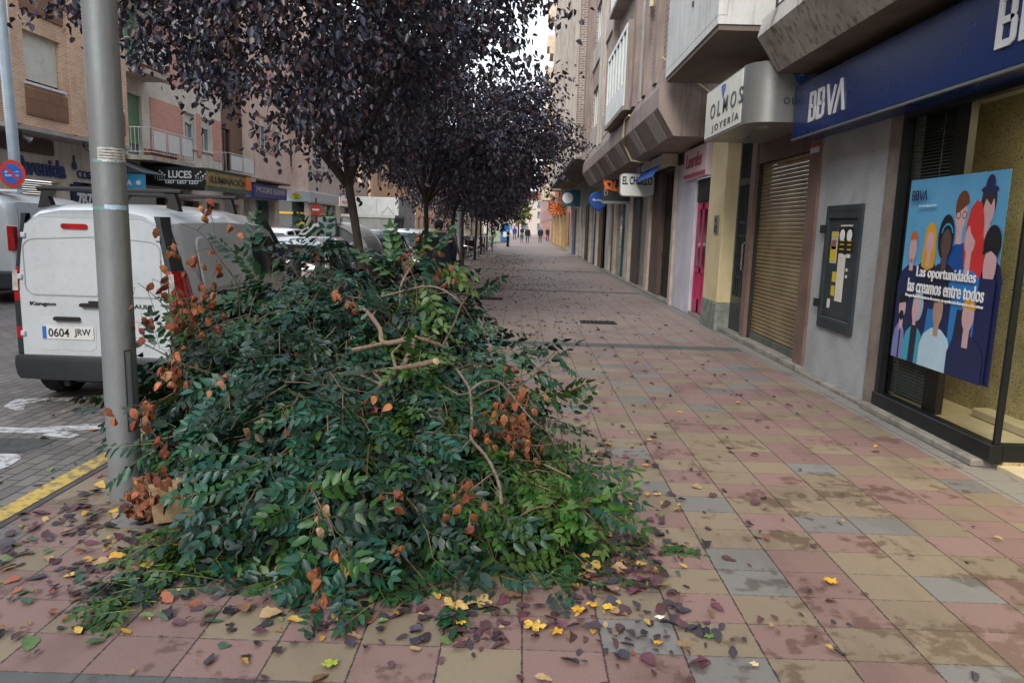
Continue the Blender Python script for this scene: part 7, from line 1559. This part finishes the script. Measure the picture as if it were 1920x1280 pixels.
field(230, lambda: Gs(.45, .2), lambda: Gs(3.35, .25), (70, 8, 12, 6, 4), 1., onp)
field(900, lambda: Gs(.0, 1.1), lambda: U(9, 24), (74, 10, 12, 2, 2), 1., onp)
field(1500, lambda: Gs(-.8, 1.1), lambda: U(18, 45), (55, 18, 25, 1, 1), 1.25, onp)
field(150, lambda: U(-4.5, -2.75), lambda: U(2.5, 9), (60, 8, 10, 18, 4), .9)
fl = FL_.build('fallen_leaves', vcol('fallen_leaf', .6, 0, .45, .4), curl=.25); tag(fl, 'scatter of small dark purple, brown and yellow fallen leaves over the paving', 'fallen leaves', kind='stuff')
for v in fl.data.vertices:
    if v.co.z < .004 and v.co.x > KX: v.co.z = .004
    elif v.co.x <= KX and v.co.z > -.06: v.co.z = min(v.co.z+RZ, -.03) if v.co.x < KX-.1 else v.co.z
# green cut debris along the foot of the heap
DB, DS = Leaves(), MB()
for px, py, k, n_ in ((240, 1150, 1, 6), (300, 1100, 0, 9), (330, 1060, 1, 9), (380, 1040, 1, 8), (420, 1060, 0, 6), (560, 1110, 1, 3), (640, 1130, 0, 5), (690, 1100, 1, 6), (740, 1110, 0, 4), (280, 1130, 0, 5), (350, 1085, 1, 6), (1010, 1100, 0, 6), (960, 1060, 0, 6), (1050, 1060, 0, 5), (1080, 1020, 0, 5), (820, 1080, 1, 3), (460, 1020, 1, 6), (400, 1000, 1, 6), (340, 1010, 1, 5)):
    g = G(px, py)
    for i in range(n_): a = U(0, 6.28); compound(DB, DS, (g.x+Gs(0, .08), g.y+Gs(0, .06), .015+U(0, .05)), (math.cos(a), math.sin(a), U(-.05, .15)), (Gs(0, .3), Gs(0, .3), 1), U(.12, .24), random.choice(GR[5:8]) if k else random.choice(GR[:6]), 5, U(.04, .062))
for v in DB.C: pass
db = DB.build('green_debris', leafG); tag(db, 'flattened green leaf sprays trampled along the front foot of the heap', 'leaf debris', kind='stuff'); colour(DS.build('debris_stalks', stemM, fix=False), srgb('#76803c')); tag(SC.objects['debris_stalks'], 'thin stalks of the trampled green sprays', 'leaf stalks', kind='stuff')
# big single leaves one can point to
def lobed(px, py, s, col, lab, rot=0, cat='leaf', name='fallen_leaf', lobes=5, z=.012, m_=None):
    s *= .78; g = G(px, py); o = MB(); n = 4*lobes; vs = [(0, 0, z+.006)]
    for i in range(n): a = rot+2*math.pi*i/n; r = s*(1 if i % 4 == 0 else (.78 if i % 2 else .55))*(1-.25*(math.cos(a-rot) < -.6)); vs.append((r*math.cos(a), r*math.sin(a)*.8, z+random.uniform(0, s*.3)))
    o.add(vs, [(0, i+1, (i+1) % n+1) for i in range(n)]); o.v = [(x+g.x, y+g.y, zz) for x, y, zz in o.v]
    e = bpy.data.objects.new('x', None); bpy.data.objects.remove(e)
    ob = o.build(name, m_ or stemM, fix=False, smooth=True)
    me = ob.data
    for v in me.vertices: v.co.x -= g.x; v.co.y -= g.y
    ob.location = (g.x, g.y, 0); 
    if m_ is None: colour(ob, srgb(col))
    return tag(ob, lab, cat, 'large fallen leaves')
YL = '#c2932a'
for px, py, s, c, lab in ((1555, 1094, .055, YL, 'single bright yellow leaf on a damp grey tile at the right'), (1082, 1148, .05, YL, 'folded bright yellow leaf right of the pile front'), (1140, 1143, .05, '#d5ac3e', 'broad pale yellow leaf right of the folded yellow one'), (1110, 1138, .045, YL, 'yellow leaf tucked between two others at the heap corner'), (850, 1142, .09, '#b5995f', 'large dry tan lobed leaf at the front of the heap'), (900, 1135, .09, '#a8905a', 'second large tan lobed leaf beside the first'), (1000, 1180, .07, '#c4a24c', 'curled tan yellow leaf lowest in the leaf cluster'), (1045, 1190, .045, YL, 'small bright yellow leaf below the cluster'), (862, 1172, .035, YL, 'tiny yellow leaf left in the cluster'), (648, 1150, .06, '#5f7f4a', 'grey green lobed leaf on a tan tile'), (1232, 910+20, .035, YL, 'small yellow leaf near the low twig tip'), (1210, 875, .035, YL, 'small yellow leaf on a pink tile right of the heap'), (1218, 827, .035, YL, 'small yellow leaf farther up the right paving'), (1062, 782, .03, YL, 'yellow leaf beside the pod laden branch'), (1232, 1210, .028, YL, 'tiny yellow leaf near the bottom of the paving'), (1330, 1198, .03, '#4f7a3a', 'single small green leaf on the paving bottom right'), (620, 1250, .05, '#8c9a3a', 'yellow green leaf on the pink tile at the bottom'), (325, 1028, .05, '#c9a02a', 'upright yellow leaf in the green debris at left'), (560, 1008, .035, YL, 'small yellow leaf under the front leaves'), (1415, 1250, .028, '#cdb58a', 'pale round dry leaf at the bottom right'), (1115, 992, .04, YL, 'yellow leaf on dark litter right of the heap'), (1235, 1162, .035, '#d9d9d6', 'torn scrap of white paper on the paving')):
    lobed(px, py, s, c, lab, random.uniform(0, 3), *(('paper scrap', 'paper_scrap', 2) if 'paper' in lab else ()))
for i in range(7):   # yellow leaflets caught in the heap front
    pass
